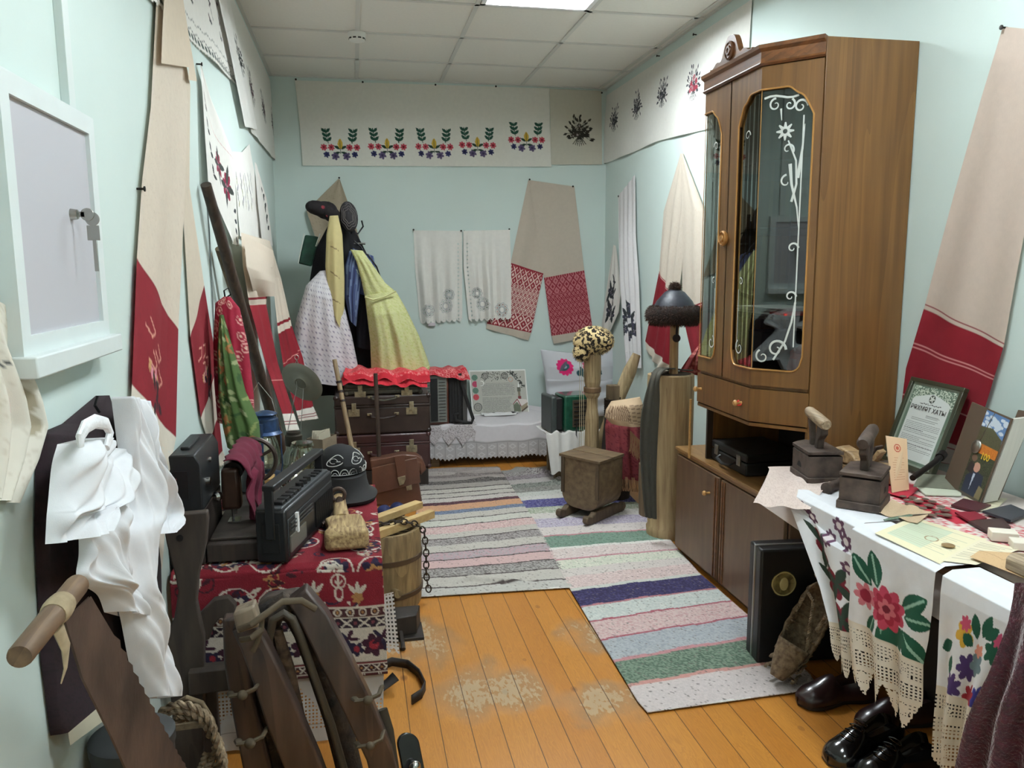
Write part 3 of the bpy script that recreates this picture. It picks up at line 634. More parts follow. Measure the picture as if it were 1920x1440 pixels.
sheet('wall_cloth', 'x', W, [[(W, -.02, 2.68), (1413, -2)], [('x', W, 1133, 308), ('x', W, 1180, 290), ('x', W, 1226, 267), ('x', W, 1325, 243), ('x', W, 1400, 225)]], paint, .004, fold=waves(6, .016, seed=31), bg=(226, 224, 216),
      label='long white valance with sprigs of flowers along the right wall', cat='cloth', group=GF)
# pair of cutwork curtains
def curtain(ed, holes):
    def f(c, v):
        h = c.h; c.scallop(h-.035, .02, .045)
        for (x, y, r) in holes:
            for k in range(9):
                a = k*.7; c.ring(c.w*x+r*math.cos(a), h*y+r*math.sin(a), .014, .005, (190, 190, 188)); c.hole |= np.hypot(c.U-c.w*x-r*math.cos(a), c.V-h*y-r*math.sin(a)) < .007
            c.ring(c.w*x, h*y, r*.55, .006, (178, 180, 180))
        e = np.abs(c.U-(c.w-.03 if ed else .03)); c.hole |= (e < .008) & ((c.V/.03) % 1 < .4) & (c.V > .1*h)
        c.hole |= (c.V > h-.06) & (((c.U/.022) % 1) < .3) & (((c.V/.02) % 1) < .4)
    return f
sheet('lace_curtain', 'y', 0, [[(775, 432), (866, 433)], [(778, 500), (866, 500)], [(786, 590), (866, 585)], [(789, 612), (866, 606)]], curtain(1, ((.22, .84, .035), (.62, .8, .04), (.7, .68, .03))), .0035, fold=waves(3, .03, seed=33),
      label='white cutwork curtain panel on the back wall, the left one of two', cat='curtain', group='white cutwork curtain pair')
sheet('lace_curtain', 'y', 0, [[(868, 433), (955, 431)], [(868, 500), (957, 500)], [(877, 590), (957, 590)], [(878, 607), (957, 601)]], curtain(0, ((.78, .86, .04), (.35, .8, .04), (.24, .68, .03))), .0035, fold=waves(3, .03, seed=34), off=.02,
      label='white cutwork curtain panel on the back wall, overlapping the red patterned towel', cat='curtain', group='white cutwork curtain pair')
# two-tailed woven towel
def woven(base, ground):
    def f(c, v):
        a, b_ = v[1], v[2]; c.band(a, b_, ground); c.jitter(.04)
        U = c.U; V = c.V-a; h = b_-a
        def dia(p, w, m):
            A = np.abs(((U/p) % 1)-.5)+np.abs(((V/(p*1.25)) % 1)-.5); c.put(m & (np.abs(A-.5) < w), base); c.put(m & (A < .13) & (A > .05), base); c.put(m & (A > .8), base)
        top = (V > .01) & (V < h*.3); bot = (V > h*.74) & (V < h-.01); mid = (V >= h*.3) & (V <= h*.74)
        dia(.062, .09, top | bot); dia(.036, .13, mid)
        z = ((U/.02) % 1 < .5); c.put(((np.abs(V-.008) < .008) | (np.abs(V-h+.008) < .008)) & z, (136, 30, 44))
    return f
t = thing('towel', 'beige towel with two red diamond patterned tails pinned to the back wall', 'towel', at('y', 0, 1030, 640))
sheet('tail', 'y', 0, [[(990, 338), (1032, 346)], [(957, 493), (1018, 513)], [(912, 607), (995, 624)], [(911, 616), (990, 638)]], woven((226, 196, 186), (146, 38, 50)), .0035, bg=(196, 184, 168), parent=t, fold=waves(1.5, .012, seed=35))
sheet('tail', 'y', 0, [[(992, 338), (1076, 350)], [(1019, 521), (1094, 507)], [(1033, 629), (1110, 617)], [(1037, 644), (1113, 631)]], woven((134, 34, 48), (186, 112, 116)), .0035, bg=(196, 184, 168), parent=t, fold=waves(1.5, .012, seed=36), off=.014)
sheet('headcloth', 'y', 0, [[(634, 336), (637, 336)], [(575, 395), (663, 410)], [(590, 440), (680, 470)], [(612, 500), (700, 525)]], lambda c, v: c.speck(.05, (150, 138, 118)), .008, bg=(170, 156, 134), fold=waves(2, .04, seed=37),
      label='brown beige cloth hung in a point behind the coat stand', cat='cloth')
b = MB(); q = at('y', 0, 809, 608); b.box(q+[0, -.012, 0], (.055, .024, .025)); b.build('wall_socket', mat('socket_plastic', (206, 196, 200), rough=.4), label='small pale wall box under the left cutwork curtain', cat='socket', bevel=.003)

# nails
nm = mat('nail_iron', (38, 34, 30), rough=.5, metal=.5); first = None
NL = [('y', 555, 150, 'at the left end of the back valance'), ('y', 680, 155, 'in the back valance above its second motif'), ('y', 816, 160, 'in the back valance at its middle'), ('y', 929, 163, 'in the back valance above its fourth motif'), ('y', 1127, 175, 'in the back right corner under the ceiling'),
      ('y', 775, 431, 'at the outer corner of the left cutwork curtain'), ('y', 864, 433, 'holding the left cutwork curtain at the middle'), ('y', 870, 434, 'holding the right cutwork curtain at the middle'), ('y', 954, 430, 'at the outer corner of the right cutwork curtain'),
      ('y', 992, 337, 'at the left shoulder of the diamond towel'), ('y', 1073, 350, 'at the right shoulder of the diamond towel'), ('y', 636, 334, 'at the point of the brown cloth'),
      ('xr', 1237, 105, 'in the right wall valance near the back'), ('xr', 1306, 65, 'in the right wall valance beside the cabinet'), ('xr', 1164, 368, 'over the long white towel in the corner'), ('xr', 1888, 52, 'holding the big towel on the right'),
      ('xl', 256, 354, 'at the edge of the long red tailed towel'), ('xl', 368, 120, 'at the tip of the tall flowered towel')]
for ax, px, py, w in NL:
    a, v_, d = {'y': ('y', 0, np.array([0, -1., 0])), 'xr': ('x', W, np.array([-1., 0, 0])), 'xl': ('x', 0, np.array([1., 0, 0]))}[ax]
    q = at(a, v_, px, py); b = MB(); b.lathe([(.003, 0), (.003, .016), (.007, .018), (.007, .021), (0, .022)], q, d, n=10)
    b.build('nail', nm, label='small dark nail '+w, cat='nail', group='nails holding up the cloths')

# ------------------------------------------------------------------ right wall
def fl_dark(spots):
    def f(c, v):
        for i, (x, y, s) in enumerate(spots):
            c.flower(c.w*x, c.h*y, s, (58, 58, 72), 6, (130, 120, 130)); 
            for j in range(3): c.leaf(c.w*x, c.h*y, s*2, j*2.2+i, s*.6, (46, 50, 52))
        c.speck(.01, (214, 212, 208))
    return f
sheet('towel', 'x', W, [[(1155, 459), (1160, 461)], [(1143, 540), (1172, 545)], [(1133, 610), (1168, 585)], [(1140, 636), (1146, 634)]], fl_dark(((.35, .45, .05), (.55, .5, .05), (.4, .62, .055), (.65, .7, .05), (.5, .36, .045))), .004, fold=waves(2, .02, seed=40), off=.02,
      label='short white towel with black flowers in the right hand corner', cat='towel')
def paint(c, v):
    fl_dark(((.25, .72, .04), (.5, .7, .045), (.45, .66, .03), (.6, .76, .05), (.4, .82, .045), (.7, .8, .04), (.2, .78, .035)))(c, v); c.net(c.h*.9, c.h-.01, .014, .5)
sheet('towel', 'x', W, [[(1163, 368), (1195, 328)], [(1165, 450), (1198, 440)], [(1168, 530), (1205, 520)], [(1176, 620), (1208, 615)], [(1182, 690), (1210, 690)]], paint, .004, fold=waves(3.5, .035, seed=41), bg=(226, 222, 222), off=.015,
      label='long sheer white towel with black flowers beside the fur hat', cat='towel')
def tail(c, v):
    m = c.V > v[2]+(v[3]-v[2])*.0; a = v[2]; c.put(c.V > a, RED); c.line([(0, a+.01), (c.w, a+.01)], .004, (226, 180, 170)); c.band(v[-2], v[-1], (222, 212, 196)); c.speck(.02, (206, 190, 170), c.V < a)
t = thing('towel', 'natural linen towel with red tails behind the fur hat on the right wall', 'towel', at('x', W, 1262, 700))
sheet('tail', 'x', W, [[(1278, 288), (1284, 288)], [(1247, 396), (1300, 380)], [(1240, 508), (1276, 575)], [(1214, 640), (1262, 690)], [(1216, 655), (1246, 702)]], tail, .005, bg=(214, 202, 186), parent=t, fold=waves(3, .02, seed=42))
sheet('tail', 'x', W, [[(1280, 288), (1286, 290)], [(1284, 385), (1330, 400)], [(1285, 590), (1335, 560)], [(1303, 668), (1345, 640)], [(1306, 700), (1350, 670)]], tail, .005, bg=(214, 202, 186), parent=t, fold=waves(2, .02, seed=43), off=.016)
def paint(c, v):
    c.jitter(.03); a = v[3]; c.put(c.V > a+.012, RED); c.line([(0, a), (c.w, a)], .006, RED)
    for k in (.3, .72): y = a+(v[-2]-a)*k; c.line([(0, y), (c.w, y)], .003, (214, 150, 146)); c.line([(0, y+.012), (c.w, y+.012)], .003, (214, 150, 146))
    c.band(v[-2], v[-1], (206, 196, 184)); c.line([(0, v[-2]+.02), (c.w, v[-2]+.02)], .004, RED)
sheet('towel', 'x', W, [[(1884, 50), (1985, 60)], [(1845, 180), (1965, 200)], [(1795, 360), (1935, 400)], [(1740, 571), (1892, 645)], [(1704, 690), (1862, 745)], [(1690, 800), (1830, 845)], [(1690, 850), (1826, 880)]], paint, .004, bg=(208, 190, 176), fold=waves(2, .014, seed=44),
      label='big natural linen towel with a red end on the right wall above the table', cat='towel')
# ------------------------------------------------------------------ bow-fronted display cabinet on its low cupboard
def thin_glass(name, tint, gl=.12, rough=.02, k=.75):
    m = bpy.data.materials.new(name); m.use_nodes = True; nt = m.node_tree; N = nt.nodes; L = nt.links; N.remove(N['Principled BSDF'])
    t = N.new('ShaderNodeBsdfTransparent'); t.inputs[0].default_value = (*tint, 1)
    g = N.new('ShaderNodeBsdfGlossy'); g.inputs['Roughness'].default_value = rough; g.inputs[0].default_value = (.9, .95, .92, 1)
    lw = N.new('ShaderNodeLayerWeight'); lw.inputs[0].default_value = .5
    mr = N.new('ShaderNodeMath'); mr.operation = 'MULTIPLY_ADD'; mr.inputs[1].default_value = k; mr.inputs[2].default_value = gl; mr.use_clamp = True
    L.new(lw.outputs['Fresnel'], mr.inputs[0]); ms = N.new('ShaderNodeMixShader'); L.new(mr.outputs[0], ms.inputs[0])
    L.new(t.outputs[0], ms.inputs[1]); L.new(g.outputs[0], ms.inputs[2]); L.new(ms.outputs[0], N['Material Output'].inputs[0]); return m
PANE = thin_glass('cabinet_pane', (.42, .43, .41), .07, k=.4); CLEAR = thin_glass('clear_glass', (.93, .95, .9), .04, k=.3); SHEET = thin_glass('picture_glass', (.96, .97, .96), .015, k=.08)
oak = woodmat('cabinet_oak_veneer', (120, 84, 42), (94, 62, 28), 'z', 7, .42, 22, coat=.15, bump=.05, ring=.45)
oakh = woodmat('cabinet_oak_crown', (120, 76, 40), (84, 52, 28), 'y', 9, .38, 10, coat=.2, bump=.05)
lowm = woodmat('cupboard_veneer', (108, 82, 58), (92, 68, 47), 'z', 5, .45, 6, coat=.1, bump=.03, ring=.25)
lowt = woodmat('cupboard_top', (150, 112, 66), (122, 88, 50), 'y', 8, .4, 10, coat=.1, bump=.03)
dark = mat('dark_inside', (50, 38, 28), rough=.8); gold = mat('turned_knob', (196, 150, 92), rough=.35, var=.2, scale=90)
rimm = mat('gilt_rim', (176, 128, 72), rough=.35, metal=.3)
YC = -3.10; XC = 1.965; SF = .23; P2 = np.array([2.11, -3.49]); F = np.array([XC, -3.33]); DL = np.linalg.norm(P2-F); DU = (P2-F)/DL
SMAX = SF+DL
def front(s, z, off=0.0, side=1):
    """point on the bowed front, s metres right (side=1) or left (-1) of the door seam"""
    if s <= SF: p = np.array([XC, YC-s]); n = np.array([-1.0, 0])
    else: p = F+DU*(s-SF); n = np.array([DU[1], -DU[0]])
    if abs(s-SF) < .004: n = unit(np.array([-1.0, 0])+unit(np.array([DU[1], -DU[0]])))
    p = p+n*off; y = p[1] if side > 0 else 2*YC-p[1]
    return np.array([p[0], y, z])
t = thing('display_cabinet', 'tall brown bow-fronted display cabinet with etched glass doors by the right wall', 'cabinet', (2.25, YC, .53))
XB = W-.004; YR = -3.49; YL = 2*YC-YR
b = MB(); b.bx(2.112, XB, YR, YR+.018, .53, 2.155); b.build('side_panel', oak, t, bevel=.001)
b = MB(); b.bx(2.112, XB, YL-.018, YL, .53, 2.155); b.build('side_panel', oak, t, bevel=.001)
MB().bx(XB-.008, XB, YR+.018, YL-.018, .53, 2.15).build('back_panel', dark, t, smooth=False)
def deck(z, th, m, nm, ins=.012):
    b = MB(); pts = [front(s, z, -ins) for s in (SMAX-.004, SF)]+[front(s, z, -ins, -1) for s in (SF, SMAX-.004)]+[np.array([XB-.008, YL-.019, z]), np.array([XB-.008, YR+.019, z])]
    b.poly3(pts, (0, 0, th)); return b.build(nm, m, t, smooth=False)
deck(2.132, .018, oak, 'top_board', .003); deck(.95, .012, oak, 'shelf'); deck(.808, .012, oak, 'bottom_board', .003)
deck(1.205, .012, dark, 'shelf', .03)
for z in (1.53, 1.765): deck(z, .005, CLEAR, 'glass_shelf', .03)
# crown moulding swept along the front, and the carved crest
def sweep(prof, sm=SMAX, s0=0.0):
    b = MB(); pts = [(sm, 1), (SF, 1), (SF, -1), (sm, -1)]; k = len(prof); vs = []
    for (s, sd) in pts:
        for (o, z) in prof: vs.append(front(s, z, o, sd))
    fs = []
    for i in range(len(pts)-1):
        for j in range(k): fs.append((i*k+j, i*k+(j+1) % k, (i+1)*k+(j+1) % k, (i+1)*k+j))
    fs += [tuple(range(k)), tuple(range((len(pts)-1)*k, len(pts)*k))[::-1]]; b.add(vs, fs); return b
sweep([(-.012, 2.09), (.006, 2.09), (.014, 2.096), (.008, 2.103), (.008, 2.136), (.02, 2.146), (.022, 2.158), (-.012, 2.158)]).build('crown_moulding', oakh, t, smooth=False)
b = MB(); prof = []
for a in np.linspace(-1, 1, 41):
    y = a*.17; h = .012+.028*math.exp(-(a/.8)**2*2)+.058*math.exp(-(a/.33)**4)-.006*math.cos(a*14)*(abs(a) > .35); prof.append((y, max(h, .002)))
b.prism([(-.17, 0), (.17, 0)]+prof[::-1], (XC-.012, YC, 2.157), (0, 1, 0), (0, 0, 1), (.022, 0, 0)); cr = b.build('carved_crest', oakh, t, smooth=False)
MB().lathe([(.034, 0), (.034, .006), (.028, .010), (.026, .006), (.018, .006), (.016, .012), (.009, .012), (.007, .007), (0, .007)], (XC-.012, YC, 2.2), (-1, 0, 0), n=28).build('rosette', mat('dark_rosette', (92, 56, 30), rough=.4, coat=.2), cr)
b = MB(); b.bx(2.085, XB, YL-.017, YL-.003, .532, .806); b.build('niche_side', dark, t, smooth=False)  # dark panel added inside the side so the gap under the drawer goes black
MB().bx(XB-.02, XB-.009, YR+.02, YL-.018, .532, .806).build('niche_back', mat('niche_shade', (30, 24, 20), rough=.9), t, smooth=False)  # extra sheet before the back panel, the niche's shade put into its colour
# doors with arched glass
S0, S1, ZB, ZT = .072, .415, 1.022, 2.01
def ztop(s):
    a = (s-S0)/(S1-S0); a = min(max(a, 0), 1)
    return ZT-.10*(1-min(1, math.sin(PI*a)*1.9))**1.2-.02*math.exp(-((abs(a-.5)-.33)/.05)**2)
def zbot(s):
    a = (s-S0)/(S1-S0); r = .12; d = min(a, 1-a)
    return ZB+(.055*(1-math.sqrt(max(0, 1-(1-d/r)**2))) if d < r else 0)
for side in (1, -1):
    b = MB(); ss = sorted(set([0.004, S0-.0001]+list(np.linspace(S0, S1, 60))+[SF, S1+.0001, SMAX-.004])); th = .016
    Zl, Zh = .962, 2.088
    def strip(sa, sb, za0, za1, zb0, zb1):
        vs = [front(sa, za0, 0, side), front(sb, zb0, 0, side), front(sb, zb1, 0, side), front(sa, za1, 0, side)]
        vs += [front(sa, za0, -th, side), front(sb, zb0, -th, side), front(sb, zb1, -th, side), front(sa, za1, -th, side)]
        b.add(vs, [(0, 1, 2, 3), (4, 7, 6, 5), (0, 4, 5, 1), (3, 2, 6, 7)])
    for sa, sb in zip(ss[:-1], ss[1:]):
        if sb <= S0 or sa >= S1: strip(sa, sb, Zl, Zh, Zl, Zh)
        else: strip(sa, sb, Zl, zbot(sa), Zl, zbot(sb)); strip(sa, sb, ztop(sa), Zh, ztop(sb), Zh)
    d = b.build('door', oak, t, smooth=False)
    b = MB(); outl = [front(s, zbot(s), .001, side) for s in np.linspace(S0, S1, 40)]+[front(s, ztop(s), .001, side) for s in np.linspace(S1, S0, 40)]
    b.tube(outl, .0035, n=6, closed=True); b.build('rim', rimm, d)
    b = MB()
    for sa, sb in zip(ss[:-1], ss[1:]):
        if sa >= S0 and sb <= S1: b.add([front(sa, zbot(sa), -.008, side), front(sb, zbot(sb), -.008, side), front(sb, ztop(sb), -.008, side), front(sa, ztop(sa), -.008, side)], [(0, 1, 2, 3)])
    b.build('pane', PANE, d, smooth=False)
    b = MB(); b.cyl(front(SF, .0+zbot(SF), -.004, side), front(SF, ztop(SF), -.004, side), .0015, n=6); b.build('glass_joint', rimm, d)
    # etched scrolls and flower
    b = MB()
    def scr(pts, w0, w1=None): 
        n = len(pts); b.tube([front(s, z, -.006, side) for s, z in pts], [1.25*(w0+(w1-w0 if w1 is not None else 0)*i/(n-1)) for i in range(n)], n=6, flat=.16, up=front(pts[0][0], pts[0][1], 1, side)-front(pts[0][0], pts[0][1], 0, side))
    def spiral(s, z, r, t0, turns, w):
        pts = [(s+r*(1-.8*i/24)*math.cos(t0+turns*6.28*i/24), z+r*(1-.8*i/24)*math.sin(t0+turns*6.28*i/24)) for i in range(25)]; scr(pts, w, w*.4)
    E_ = S1-.035
    scr([(SF+.01+.02*i, ZT-.03+.006*math.sin(i)) for i in range(7)], .003); spiral(SF+.05, ZT-.055, .022, 1.5, 1.1, .003); spiral(SF+.1, ZT-.06, .02, 1.2, -1.1, .003)
    scr([(E_, ZT-.10-.05*i+0) for i in range(17)], .002); spiral(E_-.012, ZT-.07, .025, 0, 1.2, .0035)
    spiral(E_-.05, 1.80, .022, -.5, .9, .003)
    for k in range(8):
        a = k*PI/4; c0 = (SF+.088, 1.862); scr([(c0[0]+.008*math.cos(a), c0[1]+.008*math.sin(a)), (c0[0]+.02*math.cos(a), c0[1]+.02*math.sin(a)), (c0[0]+.031*math.cos(a), c0[1]+.031*math.sin(a))], .006, .002)
    scr([(SF+.1, 1.83), (SF+.13, 1.76), (SF+.135, 1.68), (SF+.12, 1.62)], .002, .0035); scr([(SF+.155, 1.88), (SF+.15, 1.8), (SF+.138, 1.7)], .001, .005)
    scr([(SF+.11, 1.75), (SF+.118, 1.68), (SF+.14, 1.6), (E_, 1.52)], .005, .001); spiral(SF+.1, 1.69, .024, 1.6, .7, .003); scr([(SF+.07, 1.94), (SF+.074, 1.9)], .003, .001)
    for z in (1.46, 1.29): spiral(E_-.018, z, .02, 0, 1.0, .003)
    scr([(E_, 1.27), (E_-.01, 1.2), (E_-.03, 1.13), (E_-.07, 1.06)], .003); spiral(E_-.06, 1.10, .035, 0, 1.2, .004); spiral(SF+.04, 1.07, .026, 2, 1.1, .003)
    spiral(S0+.05, 1.09, .03, 2, 1.1, .003); scr([(S0+.03, 1.09+.02*i) for i in range(12)], .0018); spiral(S0+.045, 1.34, .015, 2, -1.0, .002); spiral(S0+.06, 1.87, .02, 0, 1, .002)
    b.build('etched_flowers', mat('etched_white', (205, 208, 202), rough=.6), d)
sp = front(.0, 1.5, 0, 1); b = MB(); b.lathe([(.026, 0), (.03, .006), (.03, .012), (.024, .016), (.022, .011), (.014, .011), (.012, .018), (.006, .019), (0, .016)], (XC, YC+.015, 1.505), (-1, 0, 0), n=32, sx=1.0)
b.build('round_handle', rimm, t)
# long drawer
b = MB(); sd = [(SMAX-.002, 1), (SF, 1), (SF, -1), (SMAX-.002, -1)]; vs = []
for s, q in sd:
    for o, z in ((0, .826), (0, .948), (-.016, .948), (-.016, .826)): vs.append(front(s, z, o, q))
fs = [];
for i in range(3):
    for j in range(4): fs.append((i*4+j, i*4+(j+1) % 4, (i+1)*4+(j+1) % 4, (i+1)*4+j))
fs += [(0, 1, 2, 3), (15, 14, 13, 12)]; b.add(vs, fs); dr = b.build('drawer', oak, t, smooth=False)
knobp = [(.006, 0), (.005, .012), (.007, .018), (.011, .022), (.012, .027), (.008, .033), (0, .034)]
for y in (YC+.19, YC-.17): MB().lathe(knobp, (XC, y, .885), (-1, 0, 0), n=18).build('knob', gold, dr)
b = MB(); b.tube([(XC-.014+.01*math.cos(a), YC-.17+.009*math.sin(a*2), .885+.009*math.sin(a)) for a in np.linspace(0, 12, 40)], .0025, n=5); b.build('ribbon', mat('red_yarn', (190, 50, 40), rough=.9), dr, label='red yarn tied to the knob')
MB().tube([(2.0, YL-.02, .54), (2.0, YL-.02, .81)], .006, n=10).build('support_rod', gold, t)

# low cupboard
t = thing('cupboard', 'low brown two-door cupboard standing under the display cabinet', 'cupboard', (2.26, -2.97, 0))
MB().bx(2.07, XB, -3.47, -2.465, .05, .50).build('body', dark, t, smooth=False)
b = MB(); b.bx(2.052, XB, -3.50, -2.445, .515, .53); b.bx(2.06, XB, -3.495, -2.45, .498, .515); b.build('top', lowt, t, bevel=.003)
MB().bx(2.085, XB, -3.47, -2.47, 0, .05).build('plinth', lowm, t, smooth=False)
b = MB(); b.bx(2.068, XB, -2.466, -2.45, .03, .50); b.build('side_panel', lowm, t, bevel=.001)
b = MB(); b.bx(2.068, XB, -3.478, -3.466, .03, .50); b.build('side_panel', lowm, t, bevel=.001)
for (a, c, kn) in ((-2.93, -2.468, -2.84), (-3.462, -2.95, None)):
    d = MB().bx(2.052, 2.068, a, c, .035, .495).build('door', lowm, t, bevel=.003)
    yb = a if kn else c; s = 1 if kn else -1
    b = MB(); b.bx(2.048, 2.053, yb+s*.012-.006, yb+s*.012+.006, .04, .49); b.bx(2.047, 2.053, yb+s*.035-.004, yb+s*.035+.004, .04, .49); b.build('moulding', oakh, d, bevel=.002)
    if kn: MB().lathe(knobp, (2.052, kn, .405), (-1, 0, 0), n=18).build('knob', gold, d)

# inside the cabinet
b = MB(); 
for i in range(7): b.box((2.16+.01*(i % 3), -3.16+.012*(i % 2), 1.219+.0035*i), (.2, .27, .003), rz=.05*(i % 4))
b.build('paper_stack', mat('paper', (236, 234, 228), rough=.8), label='stack of white papers on the dark shelf inside the display cabinet', cat='papers')
b = MB(); b.box((2.15, -3.36, 1.225), (.2, .13, .008), rz=-.1); b.build('red_folder', mat('red_card', (196, 48, 40), rough=.5), label='red folder lying on the dark shelf inside the display cabinet', cat='folder')
t = thing('picture_frame', 'small red framed picture standing inside the display cabinet', 'picture frame', (2.28, -3.38, 1.245))
b = MB(); R = rotz(.5)@roty(.12); b.box((2.28, -3.38, 1.33), (.01, .16, .2), R=R); b.build('frame', mat('maroon_frame', (120, 30, 36), rough=.5), t)
b = MB(); b.box(np.array((2.28, -3.38, 1.33))+R@np.array([-.006, 0, 0]), (.003, .12, .16), R=R); b.build('picture', mat('pale_picture', (170, 150, 140), rough=.6, var=.3, scale=12), t)
b = MB(); b.ell((2.2, -3.36, 1.04), (.09, .09, .075), fn=lambda d: 1+.12*math.sin(7*d[0]+5*d[2])*math.cos(6*d[1])); b.build('red_cloth_bundle', mat('red_cotton', (176, 34, 40), rough=.9, var=.3, scale=30, bump=.6, bscale=50), label='crumpled red cloth behind the lower glass of the display cabinet', cat='cloth')
b = MB(); b.bx(2.12, 2.4, -3.12, -3.0, .965, 1.14); b.build('black_box', mat('black_card', (22, 22, 22), rough=.5), label='black box standing on the cabinet bottom behind the glass', cat='box', bevel=.003)

# black case in the niche, on the cupboard
def small_case(x0, x1, y0, y1, z0, z1):
    t = thing('attache_case', 'small black case lying on the cupboard top under the cabinet drawer', 'case', ((x0+x1)/2, (y0+y1)/2, z0))
    lm = mat('black_leatherette', (30, 29, 28), rough=.45, bump=.4, bscale=260, dist=.001); MB().bx(x0, x1, y0, y1, z0, z1*.6+z0*.4-.001).build('base', lm, t, bevel=.008)
    MB().bx(x0, x1, y0, y1, z1*.6+z0*.4+.001, z1).build('lid', lm, t, bevel=.008)
    for y in (y0+.06, y1-.06):
        b = MB(); b.bx(x0-.006, x0+.002, y-.016, y+.016, z0+.035, z1-.015); b.bx(x0-.009, x0-.004, y-.008, y+.008, z0+.04, z0+.075); b.build('latch', steel, t, bevel=.001)
    yc = (y0+y1)/2; b = MB(); b.tube([(x0-.002, yc+.07, z0+.04), (x0-.02, yc+.065, z0+.03), (x0-.026, yc, z0+.02), (x0-.02, yc-.065, z0+.03), (x0-.002, yc-.07, z0+.04)], .008, n=8, flat=.5); b.build('handle', lm, t)
small_case(2.105, 2.36, -3.06, -2.73, .531, .625)
b = MB(); b.box((2.12, -3.33, .545), (.1, .05, .028), rz=.3); b.build('wood_block', woodmat('pale_block', (190, 170, 140), (150, 130, 100)), label='pale wooden block at the corner of the cupboard top', cat='block', bevel=.003)

# standing black case with silver rim and a round badge
t = thing('hard_case', 'black case with silver edges and a round badge standing against the cupboard end', 'case', (2.13, -3.56, 0))
bl = mat('black_case', (24, 24, 25), rough=.4, bump=.2, bscale=300); sil = mat('silver_rim', (150, 150, 146), rough=.35, metal=.9)
R = rotz(-.10); o = np.array([2.105, -3.565, .215])
def cb(c, d): b = MB(); b.box(o+R@np.array(c, float), d, R=R); return b
cb((0, -.03, 0), (.42, .05, .42)).build('shell', bl, t, bevel=.008); cb((0, .028, 0), (.42, .045, .42)).build('shell', bl, t, bevel=.008)
cb((0, .0, 0), (.424, .014, .424)).build('rim', sil, t, bevel=.003)
b = MB(); q = o+R@np.array([-.125, -.056, .085]); n_ = R@np.array([0, -1., 0]); b.lathe([(.045, 0), (.045, .002), (0, .002)], q, n_, n=36); bd = b.build('badge', mat('badge_gold', (170, 156, 90), rough=.6, var=.6, scale=50, c2=(40, 38, 30)), t, label='round worn yellow badge')
b = MB(); b.lathe([(.040, .002), (.040, .003), (.043, .003), (.043, .002)], q, n_, n=36); b.ell(q+n_*.003, (.016, .002, .024), R=R); b.build('badge_ring', mat('badge_pale', (196, 184, 130), rough=.6), bd)
# ------------------------------------------------------------------ right-hand table with cloths and exhibits
TZ = .715; TX = 1.845; TY0, TY1 = -5.25, -3.63
t = thing('table', 'wooden table under the white embroidered towels by the right wall', 'table', (2.15, -4.4, 0))
tw = woodmat('table_wood', (120, 84, 52), (84, 56, 32), 'y')
MB().bx(TX+.02, W-.01, TY0, TY1-.02, TZ-.035, TZ-.012).build('tabletop', tw, t, bevel=.003)
for x in (TX+.33, W-.08):
    for y in (TY0+.08, TY1-.1): MB().bx(x-.025, x+.025, y-.025, y+.025, 0, TZ-.035).build('leg', mat('table_leg_dark', (46, 36, 30), rough=.6), t, bevel=.002)
b = MB(); b.bx(TX+.06, W-.05, TY1-.09, TY1-.075, TZ-.13, TZ-.035); b.bx(TX+.32, TX+.335, TY0+.08, TY1-.09, TZ-.13, TZ-.035); b.build('apron', _M['table_leg_dark'], t)
# undercloth covering the top, tip folding out at the far corner
def paint(c, v):
    c.jitter(.04); 
    pass
    m = (c.U > c.w*.42) & (c.U < c.w*.72); c.put(m & (RNG.random(c.hole.shape) < .35), (206, 80, 92)); c.put((c.U > c.w*.5) & (c.U < c.w*.62) & (c.V < .62), (176, 44, 60))
    for k in range(40): c.leaf(c.w*(.42+.3*RNG.random()), RNG.random()*c.h, .05, RNG.random()*6, .02, (236, 226, 214))
sheet('tablecloth', 'z', TZ, [[(TX-.004, TY1+.005, TZ-.10), (TX-.002, TY1, TZ), (2.1, TY1, TZ), (W-.012, TY1, TZ)], [(TX-.012, -4.1, TZ-.12), (TX-.004, -4.1, TZ), (2.1, -4.1, TZ), (W-.012, -4.1, TZ)], [(TX-.012, -4.7, TZ-.13), (TX-.004, -4.7, TZ), (2.1, -4.7, TZ), (W-.012, -4.7, TZ)], [(TX-.012, TY0, TZ-.13), (TX-.004, TY0, TZ), (2.1, TY0, TZ), (W-.012, TY0, TZ)]],
      paint, .006, bg=(222, 208, 200), off=.001, label='pale pink tablecloth lying under everything on the right hand table', cat='tablecloth')
def paint(c, v): c.speck(.3, (206, 186, 176))
sheet('cloth_corner', 'z', TZ, [[(1.90, -3.60, TZ+.002), (2.2, -3.62, TZ+.002)], [(1.86, -3.68, TZ+.008), (2.1, -3.78, TZ+.006)], [(1.80, -3.76, TZ-.01), (1.93, -3.9, TZ+.006)], [(1.71, -3.86, TZ-.045), (1.82, -3.99, TZ-.03)]], paint, .005, bg=(218, 200, 190), fold=waves(2, .012, seed=50), off=.003, size=(.3, .5), ease=True,
      label='speckled beige cloth with its corner sticking out past the far end of the table', cat='cloth')
